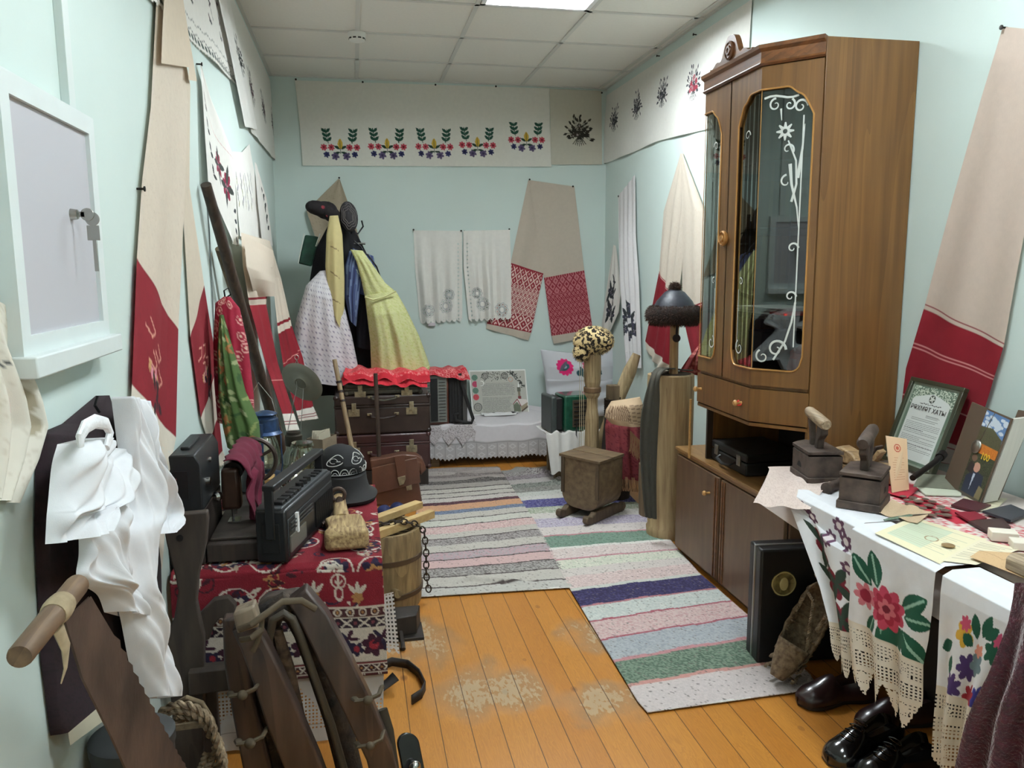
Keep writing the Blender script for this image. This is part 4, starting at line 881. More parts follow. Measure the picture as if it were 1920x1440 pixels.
# towels hanging over the front edge
DR = (120, 30, 44); DG = (44, 62, 50); EG = (24, 84, 62)
def over(px0, px1, drop0, drop1, depth=.22, tilt=0.0):
    """rows that start on the table top, turn over its front edge and hang"""
    a = np.array(px0); c = np.array(px1); r = []
    for k in (1, .5): r.append([(TX+depth*k, a[1], TZ+.004), (TX+depth*k, c[1], TZ+.004)])
    r.append([(TX+.01, a[1], TZ+.004), (TX+.01, c[1], TZ+.004)]); r.append([(TX-.014, a[1], TZ-.008), (TX-.014, c[1], TZ-.008)])
    return r
PX = TX-.018
def hang(q): return ('x', PX)+q
def roses(c, v):
    w = c.w; a = v[3]; s = 1
    for (x, y, r) in ((.42, .13, .052), (.42, .24, .05), (.72, .20, .05), (.74, .31, .055), (.8, .39, .045)):
        c.flower(w*x, a+y, r, DR, 5, (60, 70, 60), .3); c.flower(w*x, a+y, r*.6, (90, 26, 40), 5); c.flower(w*x, a+y, r*.32, (50, 70, 56), 4)
        for j in range(4): c.leaf(w*x, a+y, r*1.6, j*1.6+x*5, r*.6, DG)
    for (x, y) in ((.2, .03), (.3, .05), (.62, .07), (.85, .05), (.9, .12), (.5, .33), (.75, .02)): c.flower(w*x, a+y, .024, (100, 66, 90), 6, (230, 220, 220), .4)
    c.line([(w*.4, a+.1), (w*.5, a+.3), (w*.62, a+.42)], .004, DG)
    for j in range(8): c.leaf(w*(.25+.08*j), a+.42+.01*(j % 3), .025, j*1.7, .01, (70, 66, 60))
def lace_end(c, v, i, pitch=.011):
    a = v[i]; b_ = c.h; c.put(c.V > a, (222, 214, 198)); m = ((c.V-a) % .05 > .012)
    D = np.abs(((c.U/.06) % 1)-.5)+np.abs((((c.V-a)/.09) % 1)-.5)
    c.net(a+.004, b_-.006, pitch*.86, .70, m=m & (D > .30)); c.net(a+.004, b_-.006, pitch*.62, .62, m=m & (D <= .30) & (D > .12)); c.band(a-.003, a+.003, (222, 212, 194))
def f1(c, v): roses(c, v); lace_end(c, v, 7); c.scallop(c.h-.05, .04, .055)
Ya, Yb = at('x', PX, 1482, 905)[1], at('x', PX, 1605, 990)[1]
sheet('towel', 'x', PX, over((0, Ya), (0, Yb), 0, 0, .13)+[[(1500, 960), (1605, 1060)], [(1530, 1040), (1604, 1110)], [(1552, 1100), (1604, 1150)], [(1569, 1165), (1604, 1190)], [(1576, 1238), (1606, 1290)]], f1, .0022, bg=WH, off=.002, fold=lambda T, S: .012*np.sin(9*T+2)*(S > .35)+.012*(S > .35), nrm=(-1, 0, 0), size=(.25, 1),
      label='white towel with dark red roses hanging over the far end of the table', cat='towel', group=None)
def f2(c, v):
    w = c.w; a = v[3]; x, y = .5*w, a+.155
    for (dx, dy, an, l) in ((-.09, -.06, -2.4, .09), (-.05, -.07, -1.9, .09), (.07, -.03, -.7, .09), (.09, -.01, -.2, .08), (.08, .05, .6, .11), (-.02, .07, 1.2, .09), (-.06, .06, 2.0, .07), (.03, .06, .9, .06)):
        c.leaf(x+dx*.6, y+dy*.6, l, an, l*.55, EG, (150, 190, 170))
    for j in range(4): c.leaf(x+.02, y+.03, .075, .5+.45*j, .028, EG)
    c.flower(x, y, .058, (196, 70, 96), 9, None, deep=.25); c.flower(x, y, .042, (160, 36, 62), 7); c.flower(x, y, .026, (206, 110, 120), 6); c.disc(x, y, .010, (110, 20, 40))
    c.flower(x-.075, y+.0, .036, (206, 120, 132), 7, (150, 34, 60), .5)
    lace_end(c, v, 6, .010); c.scallop(c.h-.085, .08, .062, True)
Ya, Yb = at('x', PX, 1607, 988)[1], at('x', PX, 1765, 1064)[1]
sheet('towel', 'x', PX, over((0, Ya), (0, Yb), 0, 0, .10)+[[(1606, 1060), (1760, 1140)], [(1608, 1110), (1750, 1200)], [(1606, 1160), (1738, 1247)], [(1614, 1230), (1735, 1310)], [(1622, 1300), (1726, 1384)]], f2, .0021, bg=WH, off=.006, fold=lambda T, S: .012+.012*np.sin(16*T+1)*np.clip(S*2-.6, 0, 1), nrm=(-1, 0, 0), size=(.25, 1),
      label='white towel with one big pink rose and a pointed lace end over the table edge', cat='towel')
def f3(c, v):
    w = c.w; a = v[3]; PU = (74, 52, 106)
    for (x, y, r, col, cc, n) in ((.38, .10, .032, (214, 168, 60), None, 5), (.80, .11, .034, EG, None, 6), (.38, .075, .02, (200, 80, 110), None, 7), (.82, .08, .02, (196, 80, 116), None, 7), (.48, .175, .036, PU, None, 7), (.30, .235, .04, PU, None, 8), (.78, .235, .036, (60, 60, 140), None, 7),
                              (.60, .16, .03, (110, 132, 140), None, 5), (.6, .125, .018, (222, 150, 130), None, 5), (.6, .245, .036, (150, 36, 50), None, 7), (.9, .17, .018, (206, 190, 110), None, 6)): c.flower(w*x, a+y, r, col, n, cc)
    for (x, y, an, l) in ((.55, .1, -1.9, .06), (.62, .09, -1.3, .06), (.5, .12, -2.6, .04), (.22, .13, 2.6, .05), (.24, .16, 1.8, .05), (.95, .2, .2, .05), (.85, .28, 1.2, .06), (.66, .09, -.8, .05)): c.leaf(w*x, a+y, l, an, .03, EG)
    for k in range(6): c.line([(w*.6, a+.27), (w*(.42+.06*k), a+.345-.006*abs(k-3))], .006, EG)
    lace_end(c, v, 7, .010); c.scallop(c.h-.03, .02, .04)
Ya, Yb = at('x', PX, 1778, 1056)[1], at('x', PX, 1935, 1130)[1]
sheet('towel', 'x', PX, over((0, Ya), (0, Yb), 0, 0, .08)+[[(1775, 1110), (1925, 1180)], [(1772, 1180), (1905, 1240)], [(1770, 1240), (1885, 1290)], [(1768, 1285), (1862, 1340)], [(1762, 1360), (1850, 1400)], [(1758, 1440), (1845, 1480)]], f3, .0021, bg=WH, off=.004, fold=lambda T, S: .012+.014*np.sin(15*T+3)*np.clip(S*2-.6, 0, 1), nrm=(-1, 0, 0), size=(.26, 1),
      label='white towel with a bouquet of purple and yellow flowers over the near table edge', cat='towel')
# crimson velvet drape
sheet('velvet_drape', 'x', 1.80, [[(1930, 1090), (2060, 1090)], [(1922, 1165), (2060, 1165)], [(1895, 1260), (2060, 1260)], [(1858, 1350), (2060, 1360)], [(1836, 1440), (2060, 1450)], [(1825, 1520), (2060, 1520)]], lambda c, v: c.speck(.45, (70, 16, 40)), .006, bg=(84, 18, 42), off=.03, fold=waves(2.2, .03, seed=52), m=mat('crimson_plush', attr=True, rough=.9, bump=1, bscale=160, dist=.006, sheen=.6, var=.4, scale=40),
      label='dark crimson velvet drape hanging at the near end of the table', cat='cloth')

# flat irons
irm = mat('rusty_iron', (92, 78, 70), rough=.62, metal=.35, c2=(58, 48, 43), scale=26, bump=.5, bscale=120); gripm = woodmat('worn_grip', (176, 156, 128), (112, 92, 70), 'y', 20)
def charcoal_iron(x, y, rz, lab, grip):
    t = thing('charcoal_iron', lab, 'iron', (x, y, TZ+.006), 'charcoal irons on the table'); R = rotz(rz); z = TZ+.006
    out = [(-.075, -.052), (.06, -.052), (.082, -.03), (.1, 0), (.082, .03), (.06, .052), (-.075, .052)]
    def pr(z0, z1, k, m, nm, par=t, bev=.0015):
        k *= 1.06
        b = MB(); b.prism([(a*k, c*k) for a, c in out], (x, y, z+z0), R@np.array([1., 0, 0]), R@np.array([0, 1., 0]), (0, 0, z1-z0)); return b.build(nm, m, par, bevel=bev)
    pr(0, .022, 1.06, irm, 'sole'); bd = pr(.022, .088, .97, irm, 'body'); pr(.094, .104, 1.0, irm, 'lid')
    b = MB()
    for s in (-1, 1): b.box(np.array([x, y, z+.09])+R@np.array([.0, s*.048, 0]), (.12, .004, .014), R=R)
    b.build('hinge_lip', irm, t)
    for q, n_ in (((-.0735, 0, .04), (-1, 0, 0)), ((0, -.0515, .04), (0, -1, 0)), ((0, .0515, .04), (0, 1, 0))):
        b = MB(); nn = R@np.array(n_, float); e = np.cross((0, 0, 1), nn); c0 = np.array([x, y, z])+R@np.array(q)
        b.prism([(.018*math.cos(a), .018*math.sin(a)) for a in np.linspace(0, PI, 12)], c0-nn*.002, e, (0, 0, 1), nn*.004); b.build('draught_hole', mat('draught_hole_black', (14, 12, 11), rough=1), bd, smooth=False)  # black half-round pieces set on the body in place of openings
    b = MB(); c0 = np.array([x, y, z+.104]); ey_ = R@np.array([0, 1., 0]); X_ = R@np.array([1., 0, 0])
    b.prism([(-.030, -.002), (-.004, -.002), (-.012, .03), (-.02, .075), (-.058, .078), (-.06, .05), (-.035, .03)], c0-ey_*.011, X_, (0, 0, 1), ey_*.022); b.prism([(.02, -.002), (.04, -.002), (.05, .04), (.07, .09), (.048, .09), (.03, .04)], c0-ey_*.009, X_, (0, 0, 1), ey_*.018); b.build('handle_bracket', irm, t, bevel=.003)
    b = MB(); a_ = c0+R@np.array([-.068, 0, .082]); c_ = c0+R@np.array([.085, 0, .102]); b.tube([a_, a_*.95+c_*.05, a_*.5+c_*.5, a_*.1+c_*.9, c_], [.014, .0185, .019, .0175, .013], n=16); b.build('grip', gripm if grip else irm, t)
charcoal_iron(1.975, -3.765, 1.38, 'rusty charcoal iron with a pale wooden grip at the far corner of the table', True)
charcoal_iron(1.955, -4.045, .78, 'rusty charcoal iron with a dark grip standing in front of the wooden plane', False)
# wooden plane
e0, e1 = at('z', TZ+.03, 1568, 868), at('z', TZ+.03, 1694, 896); dd_ = e1-e0; LP = np.linalg.norm(dd_); R = rotz(math.atan2(dd_[1], dd_[0])); o = (e0+e1)/2; o[2] = TZ+.006
t = thing('wooden_plane', 'old wooden block plane lying behind the irons on the table', 'plane', o); pw = woodmat('plane_wood', (176, 146, 106), (112, 86, 58), 'x', 16)
def lb(name, c, d, m, R2=None, **k): b = MB(); b.box(o+R@np.array(c, float), d, R=R if R2 is None else R@R2); return b.build(name, m, t, **k)
b = MB(); b.prism([(-LP/2, .035), (-LP/2, .08), (-LP/2+.03, .088), (-LP*.2, .075), (-LP*.12, .055), (LP/2, .055), (LP/2, 0), (-LP*.16, 0), (-LP*.2, .035)], o+R@np.array([0, -.027, 0]), R@np.array([1., 0, 0]), (0, 0, 1), R@np.array([0, .054, 0])); b.build('body', pw, t, bevel=.006)
lb('blade', (.01, 0, .075), (.006, .04, .08), irm, R2=roty(.55), bevel=.001); lb('wedge', (.025, 0, .07), (.014, .036, .06), pw, R2=roty(.55), bevel=.002); lb('rest', (-LP*.36, 0, .016), (LP*.26, .05, .03), pw, bevel=.004)
b = MB(); p0, p1 = at('y', -3.92, 1700, 876), at('y', -3.92, 1757, 858); d = unit(p1-p0); b.tube([p0-d*.12, p0, p1], .009, n=12); b.tube([p1-d*.012, p1], .014, n=14); q = o+R@np.array([.13, .05, .02])
b = MB(); b.tube([(2.16, -3.98, TZ+.012+.04), (2.30, -3.90, TZ+.075), (2.345, -3.875, TZ+.09)], .009, n=12); b.tube([(2.33, -3.883, TZ+.084), (2.35, -3.872, TZ+.092)], .014, n=14); b.build('iron_rod', mat('black_iron', (36, 32, 30), rough=.5, metal=.6), label='black iron rod propped beside the framed certificate', cat='rod')
b = MB(); o2 = at('z', TZ+.02, 1552, 915); b.tube([o2, o2+[.05, .03, 0], o2+[.11, .05, .004]], [.014, .016, .02], n=12); b.tube([o2+[-.008, -.004, 0], o2+[.004, .002, 0]], .018, n=14); b.build('iron_peg', irm, label='short rusty iron peg lying between the two irons', cat='tool')
b = MB(); c0 = at('z', TZ+.01, 1600, 885); 
for i in range(3): b.box(c0+[.05*i, .012*i, .004+.006*i], (.2, .045, .006), rz=-.5+.3*i)
b.build('sheep_shears', irm, label='flat rusty blades lying under the wooden plane', cat='tool')

# framed certificate leaning on the wall
BR = at('z', TZ+.008, 1749, 897); BR[0] = min(BR[0], W-.12); TL = at('x', W-.03, 1694, 703); TR = at('x', W-.03, 1791, 724)
ez = unit((TL+TR)/2-(BR+(TL-TR)/2)); ex = unit(TR-TL); ey = unit(ez-ex*np.dot(ez, ex)); nn = np.cross(ex, ey); nn = nn if nn[0] < 0 else -nn
Wd = np.linalg.norm(TR-TL); Hd = np.dot(TR-BR, ey); O = BR-ex*Wd
t = thing('framed_certificate', 'dark framed certificate of thanks leaning against the right wall', 'certificate', BR)
def P(a, c, d=0.0): return O+ex*a*Wd+ey*c*Hd+nn*d
fm = mat('frame_dark_green', (54, 56, 40), rough=.3, coat=.4); fw = .06
for (a0, a1, c0, c1) in ((0, 1, 0, fw*.8), (0, 1, 1-fw*.8, 1), (0, fw, fw*.8, 1-fw*.8), (1-fw, 1, fw*.8, 1-fw*.8)):
    MB().poly3([P(a0, c0, -.008), P(a1, c0, -.008), P(a1, c1, -.008), P(a0, c1, -.008)], nn*.02).build('frame', fm, t, bevel=.002)
def paint(c, v):
    w, h = c.w, c.h; c.rect(w*.04, w*.96, h*.025, h*.975, (104, 124, 108)); 
    for k in range(420): c.disc(w*(.06+.88*RNG.random()), h*(.03+.22*RNG.random()), .0022, (214, 222, 206))
    c.poly([(w*.1, h*.2), (w*.16, h*.17), (w*.3, h*.14), (w*.5, h*.10), (w*.7, h*.14), (w*.84, h*.17), (w*.9, h*.2), (w*.9, h*.94), (w*.1, h*.94)], (226, 228, 226))
    c.disc(w*.5, h*.165, .014, (70, 76, 70)); 
    for j in range(5): c.leaf(w*.5, h*.165, .013, j*1.26, .006, (226, 226, 220))
    x = w*.28
    for j in range(10): c.line([(x, h*.24+.002*math.sin(j*2)), (x+.010, h*.243-.003*(j % 2))], .002, (50, 50, 50)); x += w*.044
    for k, y in enumerate((.37, .385, .40)): c.line([(w*.5, h*y), (w*(.76+.03*(k % 2)), h*y)], .0014, (120, 120, 120))
    for k in range(2): c.line([(w*.22, h*(.43+.02*k)), (w*(.78-.05*k), h*(.43+.02*k))], .002, (96, 96, 98))
    for k in range(17):
        y = .485+.021*k
        if k in (7, 12): continue
        x = w*.14; e = w*(.86 if k % 5 != 4 else .55)
        while x < e: l = w*(.02+.05*RNG.random()); c.line([(x, h*y), (min(x+l, e), h*y)], .0016, (110, 110, 112)); x += l+w*.012
Gp = [[P(fw, 1-fw*.8), P(1-fw, 1-fw*.8)], [P(fw, fw*.8), P(1-fw, fw*.8)]]
sheet('certificate_sheet', 'x', W, [[tuple(q) for q in r] for r in Gp], paint, .0014, off=.003, nrm=nn, parent=t, m=PAINTED, bg=(150, 160, 146))
text('heading', 'РӘХМӘТ ХАТЫ', .022, mat('ink', (70, 66, 66), rough=.7), t, P(.5, .655, .0045), ex, ey, .0003)
MB().add([P(fw, fw*.8, .0065), P(1-fw, fw*.8, .0065), P(1-fw, 1-fw*.8, .0065), P(fw, 1-fw*.8, .0065)], [(0, 1, 2, 3)]).build('glass', SHEET, t, smooth=False)
# small card in front
c0 = at('y', -3.93, 1661, 817); c1 = at('y', -3.93, 1700, 823); 
t = thing('card', 'small peach card with a red seal standing before the framed certificate', 'card', (c0[0], c0[1], TZ+.01))
h0 = c0[2]-(TZ+.07)
def paint(c, v):
    c.ring(c.w*.5, c.h*.2, .011, .003, (190, 70, 50)); c.disc(c.w*.5, c.h*.2, .006, (200, 96, 70))
    for k in range(11): c.line([(c.w*(.2+.1*(k < 2)), c.h*(.38+.045*k)), (c.w*(.8-.15*(k % 3 == 1)), c.h*(.38+.045*k))], .0012, (196, 140, 110))
ez_ = np.array([0, .25, .97])
b0 = np.array([c0[0]-.004, c0[1]-.05, TZ+.011]); b1 = np.array([c1[0]-.004, c1[1]-.03, TZ+.011]); 
MB().poly3([b0, b1, c1, c0], (.0, .002, 0)).build('board', mat('card_back', (226, 196, 160), rough=.7), t, smooth=False)
sheet('printed_face', 'y', -3.9, [[tuple(c0), tuple(c1)], [tuple(b0), tuple(b1)]], paint, .0014, bg=(232, 196, 158), off=.001, nrm=(0, -1, 0), parent=t, m=PAINTED)
# album standing open
t0 = at('x', W-.10, 1825, 754)
t = thing('photo_album', 'tall brown album with a landscape and portrait cover standing against the wall', 'album', at('z', TZ+.01, 1841, 943))
bl_ = at('z', TZ+.01, 1771, 905); br_ = at('z', TZ+.01, 1841, 943); up_ = unit(t0-bl_); hh = np.linalg.norm(t0-bl_); wv = br_-bl_; 
tr_ = br_+up_*hh*.96; nn = unit(np.cross(wv, up_)); nn = nn if nn[0] < 0 or nn[1] < 0 else -nn
brown = mat('album_board', (96, 80, 66), rough=.5)
MB().poly3([bl_, br_, tr_, t0], nn*.004).build('front_board', brown, t, smooth=False)
def paint(c, v):
    w, h = c.w, c.h; c.band(0, h*.3, (96, 130, 176)); 
    for k in range(30): c.ell(w*RNG.random(), h*.17*RNG.random()+h*.03, .012, .005, 0, (206, 216, 226))
    c.poly([(0, h*.2), (w*.5, h*.17), (w, h*.26), (w, h*.42), (0, h*.4)], (84, 82, 58)); c.speck(.2, (66, 62, 44), (c.V > h*.25) & (c.V < h*.4)); c.band(h*.38, h*.52, (206, 122, 44)); c.speck(.3, (180, 100, 40), (c.V > h*.38) & (c.V < h*.5))
    c.band(h*.5, h, (52, 56, 40)); c.speck(.3, (80, 84, 56), c.V > h*.5)
    c.poly([(w*.12, h), (w*.1, h*.8), (w*.4, h*.7), (w*.8, h*.72), (w*.9, h)], (40, 46, 64)); c.ell(w*.42, h*.66, w*.14, h*.06, 0, (196, 150, 130)); c.poly([(w*.36, h*.74), (w*.46, h*.74), (w*.4, h*.95)], (190, 200, 214))
    c.ell(w*.2, h*.57, w*.12, h*.04, 0, (120, 92, 76)); c.poly([(w*.02, h*.74), (w*.1, h*.62), (w*.3, h*.64), (w*.3, h*.76)], (50, 40, 40)); c.poly([(w*.7, h), (w*.75, h*.84), (w*.95, h*.86), (w*.95, h)], (130, 118, 86))
f = lambda a, b_: tuple(bl_+wv*a+(up_*hh*b_)+nn*.004)
sheet('cover_picture', 'x', W, [[f(.42, .97), f(.98, .94)], [f(.42, .02), f(.98, .01)]], paint, .0018, off=.001, nrm=nn, parent=t, m=PAINTED, bg=(60, 60, 50))
text('cover_number', '100', .03, mat('cover_yellow', (236, 200, 60), rough=.5), t, bl_+wv*.76+up_*hh*.44+nn*.006, wv, up_, .0003)
b = MB(); b.ell(bl_+wv*.5+up_*hh*.55+nn*.008, (.022, .022, .008), R=np.stack([unit(wv), up_, nn], 1)); b.tube([bl_+wv*.5+up_*hh*.58+nn*.006, bl_+wv*.62+up_*hh*.96+nn*.006], .001, n=5); b.build('medallion', steel, t, label='small silver medallion on a thread')
pw_ = np.array([.075, .018, 0]); page = mat('page_block', (222, 218, 208), rough=.8, var=.12, scale=3, stretch=(200, 1, 1))
MB().poly3([br_-nn*.004, br_-nn*.004+pw_*.8, tr_-nn*.004+pw_, tr_-nn*.004], -nn*.0+np.array([0.0, .012, 0])).build('pages', page, t, smooth=False)
MB().poly3([br_+pw_*.85, br_+pw_*.9+[0.004, .0, 0], tr_+pw_*1.08+[0.004, 0, .01], tr_+pw_*1.05+[0, 0, .01]], (0.0, .05, 0)).build('back_board', brown, t, smooth=False)

# flat things on the table
def flat(name, quad, m, lab, cat, th=.004, z=TZ+.004, group=None, bevel=.0, tilt=0.0):
    b = MB(); pts = [at('z', z, *q) for q in quad]
    for i, p in enumerate(pts): p[0] = min(p[0], W-.015); p[2] += tilt*(i in (0, 1))
    b.poly3(pts, (0, 0, th)); return b.build(name, m, label=lab, cat=cat, group=group, bevel=bevel, smooth=False)
def doc(name, quad, paint, bg, lab, z=TZ+.004, cat='document', res=.0025, fold=None):
    q = [at('z', z, *p) for p in quad]
    for p in q: p[0] = min(p[0], W-.015)
    return sheet(name, 'z', z, [[tuple(q[0]), tuple(q[1])], [tuple(q[3]), tuple(q[2])]], paint, res, bg=bg, off=.001, nrm=(0, 0, 1), label=lab, cat=cat, m=PAINTED, fold=fold)
def lines(c, v, col=(150, 140, 120)):
    for k in range(14): c.line([(c.w*.1, c.h*(.12+.055*k)), (c.w*(.9-.1*(k % 3)), c.h*(.12+.055*k))], .0018, col)
def paint(c, v):
    c.rect(c.w*.1, c.w*.62, c.h*.1, c.h*.85, (196, 204, 178)); lines(c, v, (176, 176, 150)); c.ring(c.w*.55, c.h*.5, .018, .004, (150, 124, 90))
doc('certificate', ((1712, 970), (1852, 1012), (1762, 1058), (1640, 1000)), paint, (224, 214, 180), 'old yellowed certificate with a greenish field on the table front')
doc('document', ((1838, 1012), (1915, 1030), (1830, 1060), (1765, 1052)), lines, (222, 212, 184), 'cream lined paper between the certificate and the brown envelope', z=TZ+.006)
doc('paper', ((1672, 940), (1748, 962), (1720, 984), (1648, 965)), lambda c, v: c.speck(.1, (190, 164, 132)), (204, 178, 146), 'creased tan paper lying right of the nearer iron', z=TZ+.005, cat='paper', fold=waves(2, .006, seed=3, grow=False))
doc('paper', ((1812, 930), (1890, 935), (1860, 962), (1780, 950)), lines, (214, 206, 178), 'greenish cream paper at the foot of the album', z=TZ+.004, cat='paper')
doc('envelope', ((1836, 1033), (1945, 1040), (1925, 1086), (1818, 1045)), lambda c, v: (c.line([(0, 0), (c.w*.5, c.h*.5), (c.w, 0)], .002, (150, 116, 80)), c.speck(.05, (180, 146, 108))), (200, 166, 124), 'brown paper envelope at the near edge of the table', z=TZ+.012, cat='envelope')
doc('red_card', ((1690, 905), (1730, 912), (1700, 935), (1662, 925)), lambda c, v: c.line([(c.w*.3, c.h*.5), (c.w*.6, c.h*.5)], .006, (226, 170, 160)), (182, 44, 64), 'small red card behind the coins with a silver badge', z=TZ+.006, cat='card')
gg = mat('grey_green_cover', (118, 120, 104), rough=.6, var=.2, scale=30)
flat('booklet', ((1724, 903), (1804, 908), (1803, 922), (1712, 915)), gg, 'grey green open booklet lying before the framed certificate', 'booklet', .006, tilt=.02)
flat('booklet', ((1718, 915), (1803, 922), (1802, 931), (1735, 929)), mat('booklet_page', (206, 210, 190), rough=.6), 'pale page of a booklet under the grey green cover', 'booklet', .004)
mar = mat('maroon_cover', (70, 34, 38), rough=.45); rd = mat('dark_red_cover', (116, 26, 40), rough=.45); bk = mat('charcoal_cover', (52, 52, 58), rough=.45); br = mat('brown_cover', (58, 38, 36), rough=.45)
flat('certificate_booklet', ((1806, 938), (1858, 950), (1830, 962), (1783, 950)), mar, 'brown maroon booklet nearest the album', 'booklet', .006, group='small booklets on the table')
flat('certificate_booklet', ((1790, 963), (1828, 962), (1850, 974), (1818, 980)), rd, 'dark red booklet touching the maroon one', 'booklet', .005, TZ+.008, group='small booklets on the table')
flat('certificate_booklet', ((1842, 962), (1895, 950), (1930, 965), (1895, 980)), bk, 'charcoal booklet at the right edge of the picture', 'booklet', .007, TZ+.008, group='small booklets on the table')
flat('certificate_booklet', ((1815, 980), (1880, 975), (1895, 992), (1852, 1000)), br, 'dark brown booklet beside the white boxes', 'booklet', .006, TZ+.006, group='small booklets on the table')
wbx = mat('white_carton', (226, 216, 200), rough=.6)
b = MB(); q = at('z', TZ+.004, 1880, 1012); b.box(q+[0, 0, .012], (.06, .04, .024), rz=-.5); b.build('small_box', wbx, label='small white carton, the one farther from the near table end', cat='box', group='small cartons on the table', bevel=.002)
b = MB(); q = at('z', TZ+.004, 1912, 1030); b.box(q+[0.02, .0, .010], (.07, .045, .02), rz=-.5); b.build('small_box', wbx, label='small white carton cut off by the right edge of the picture', cat='box', group='small cartons on the table', bevel=.002)
b = MB(); q = at('z', TZ+.014, 1925, 1085); b.prism([(0, 0), (.06, 0), (.06, .03), (.012, .036), (0, .026)], q, (1, 0, 0), (0, 0, 1), (0, .06, 0)); b.build('wood_block', gripm, label='worn wooden block at the near right corner of the table', cat='block', bevel=.003)
# folding knife
t = thing('folding_knife', 'narrow green patterned knife lying on the table front', 'knife', at('z', TZ+.006, 1690, 970))
p0, p1, p2 = at('z', TZ+.009, 1658, 975), at('z', TZ+.009, 1708, 966), at('z', TZ+.009, 1742, 963)
MB().tube([p0, p0*.7+p1*.3, p1], [.003, .007, .006], n=8, flat=.5).build('handle', mat('green_grip', (120, 140, 120), rough=.4, var=.5, scale=160), t); MB().tube([p1, p2], [.006, .001], n=6, flat=.2).build('blade', steel, t)
coinm = mat('old_coin', (128, 108, 96), rough=.5, metal=.5, var=.3, scale=200)
CP = [(1700, 938), (1712, 933), (1722, 940), (1735, 936), (1748, 941), (1706, 946), (1718, 950), (1730, 953), (1742, 948), (1754, 957), (1764, 950), (1772, 957), (1760, 964), (1748, 966), (1775, 966), (1693, 931)]
first = None
for i, p in enumerate(CP):
    q = at('z', TZ+.008, *p); r = .0095+.002*((i*7) % 3)
    b = MB(); b.lathe([(r, 0), (r, .0015), (r*.9, .0018), (r*.86, .0013), (0, .0013)], q, n=20); b.build('coin', coinm, label='small old coin in the loose scatter beside the red card', cat='coin', group='old coins scattered on the table')
b = MB(); b.lathe([(.015, 0), (.015, .002), (.011, .003), (0, .002)], at('z', TZ+.009, 1778, 1023), n=24); b.build('medal', mat('bronze_medal', (150, 124, 88), rough=.5, metal=.4), label='round bronze medal lying on the yellowed certificate', cat='medal')

# ------------------------------------------------------------------ under the table
# bast shoe
t = thing('bast_shoe', 'woven bark bast shoe with rope ties leaning under the table', 'shoe', (1.88, -3.68, 0)); bast = mat('bast', (140, 120, 95), rough=.9, c2=(98, 80, 62), scale=70, bump=1, bscale=40, dist=.01)
A = np.array([1.885, -3.745, .035]); B = np.array([2.065, -3.72, .325]); ax_ = unit(B-A); L_ = np.linalg.norm(B-A); nr = unit(np.array([-.8, -.5, .35])); nr = unit(nr-ax_*np.dot(nr, ax_)); sd_ = np.cross(ax_, nr)
P_ = []
for i in range(27):
    s = i/26; w_ = .060*(math.sin(PI*min(1, s*1.6+.08)/2)**.6)*(1-.18*max(0, s-.55)*2); row = []
    if s > .9: w_ *= (1-(s-.9)/.1*.35)
    for j in range(15):
        a = PI*(j/14); dep = .055 if s < .25 else .06; k = 1+.05*math.sin(i*PI*.5+j*PI)
        row.append(A+ax_*(s*L_)+sd_*(math.cos(a)*w_*k)-nr*(math.sin(a)*dep*k)*(.4+.6*min(1, s*5)))
    P_.append(row)
MB().grid(np.array(P_)).build('sole', bast, t, sol=.008, smooth=True, angle=80)
P_ = []
for i in range(10):
    s = i/9*.36; w_ = .060*(math.sin(PI*min(1, s*1.6+.08)/2)**.6); P_.append([A+ax_*(s*L_)+sd_*(math.cos(PI*j/10)*w_)+nr*(math.sin(PI*j/10)*.03) for j in range(11)])
MB().grid(np.array(P_)).build('toe_cap', bast, t, sol=.008, angle=80)
b = MB()
for i in range(9):
    for sgn in (-1, 1):
        s = .02+i*.11; b.tube([A+ax_*((s+u*.11)*L_)+sd_*sgn*(.05+.004*math.sin(u*6))-nr*(-.002+.045*u) for u in np.linspace(0, 1, 5)], .006, n=5, flat=.5)
    b.tube([A+ax_*((.05+i*.1)*L_)+sd_*x_*.05-nr*(.058*math.sqrt(max(0, 1-x_*x_))+.004) for x_ in np.linspace(-1, 1, 9)], .007, n=5, flat=.5)
b.build('weave_strips', bast, t)
rope = mat('bast_rope', (160, 142, 116), rough=.95, c2=(100, 84, 66), scale=60, bump=1, bscale=70, dist=.006)
def twist(pts, r, turns, nm, par, m=rope, **k):
    """two-strand rope along a polyline"""
    pts = [np.array(p, float) for p in pts]; d = np.r_[0, np.cumsum([np.linalg.norm(b_-a_) for a_, b_ in zip(pts[:-1], pts[1:])])]; n = max(24, int(turns*8)); b = MB()
    tt = np.linspace(0, d[-1], n); Q = np.stack([np.interp(tt, d, [p[i] for p in pts]) for i in range(3)], 1)
    for _ in range(3): Q[1:-1] = (Q[:-2]+2*Q[1:-1]+Q[2:])/4
    for ph in (0, PI):
        out = []
        for i in range(n):
            dd = unit(Q[min(i+1, n-1)]-Q[max(i-1, 0)]); X, Y, _ = frame(dd); a = ph+2*PI*turns*i/n; out.append(Q[i]+r*.55*(X*math.cos(a)+Y*math.sin(a)))
        b.tube(out, r*.62, n=5)
    return b.build(nm, m, par, **k)
T_ = B+nr*.0
twist([A+ax_*.2+sd_*.04, A+ax_*.27+sd_*.055+nr*.02, A+ax_*.34+sd_*.05+nr*.03, A+ax_*.4+sd_*.0+nr*.02, A+ax_*.36-sd_*.05], .006, 22, 'tie_rope', t)
twist([A+ax_*.12+sd_*.045, A+ax_*.22+sd_*.02+nr*.03, A+ax_*.28-sd_*.0+nr*.035, A+ax_*.3-sd_*.04+nr*.02, A+ax_*.22-sd_*.05], .005, 18, 'tie_rope', t)
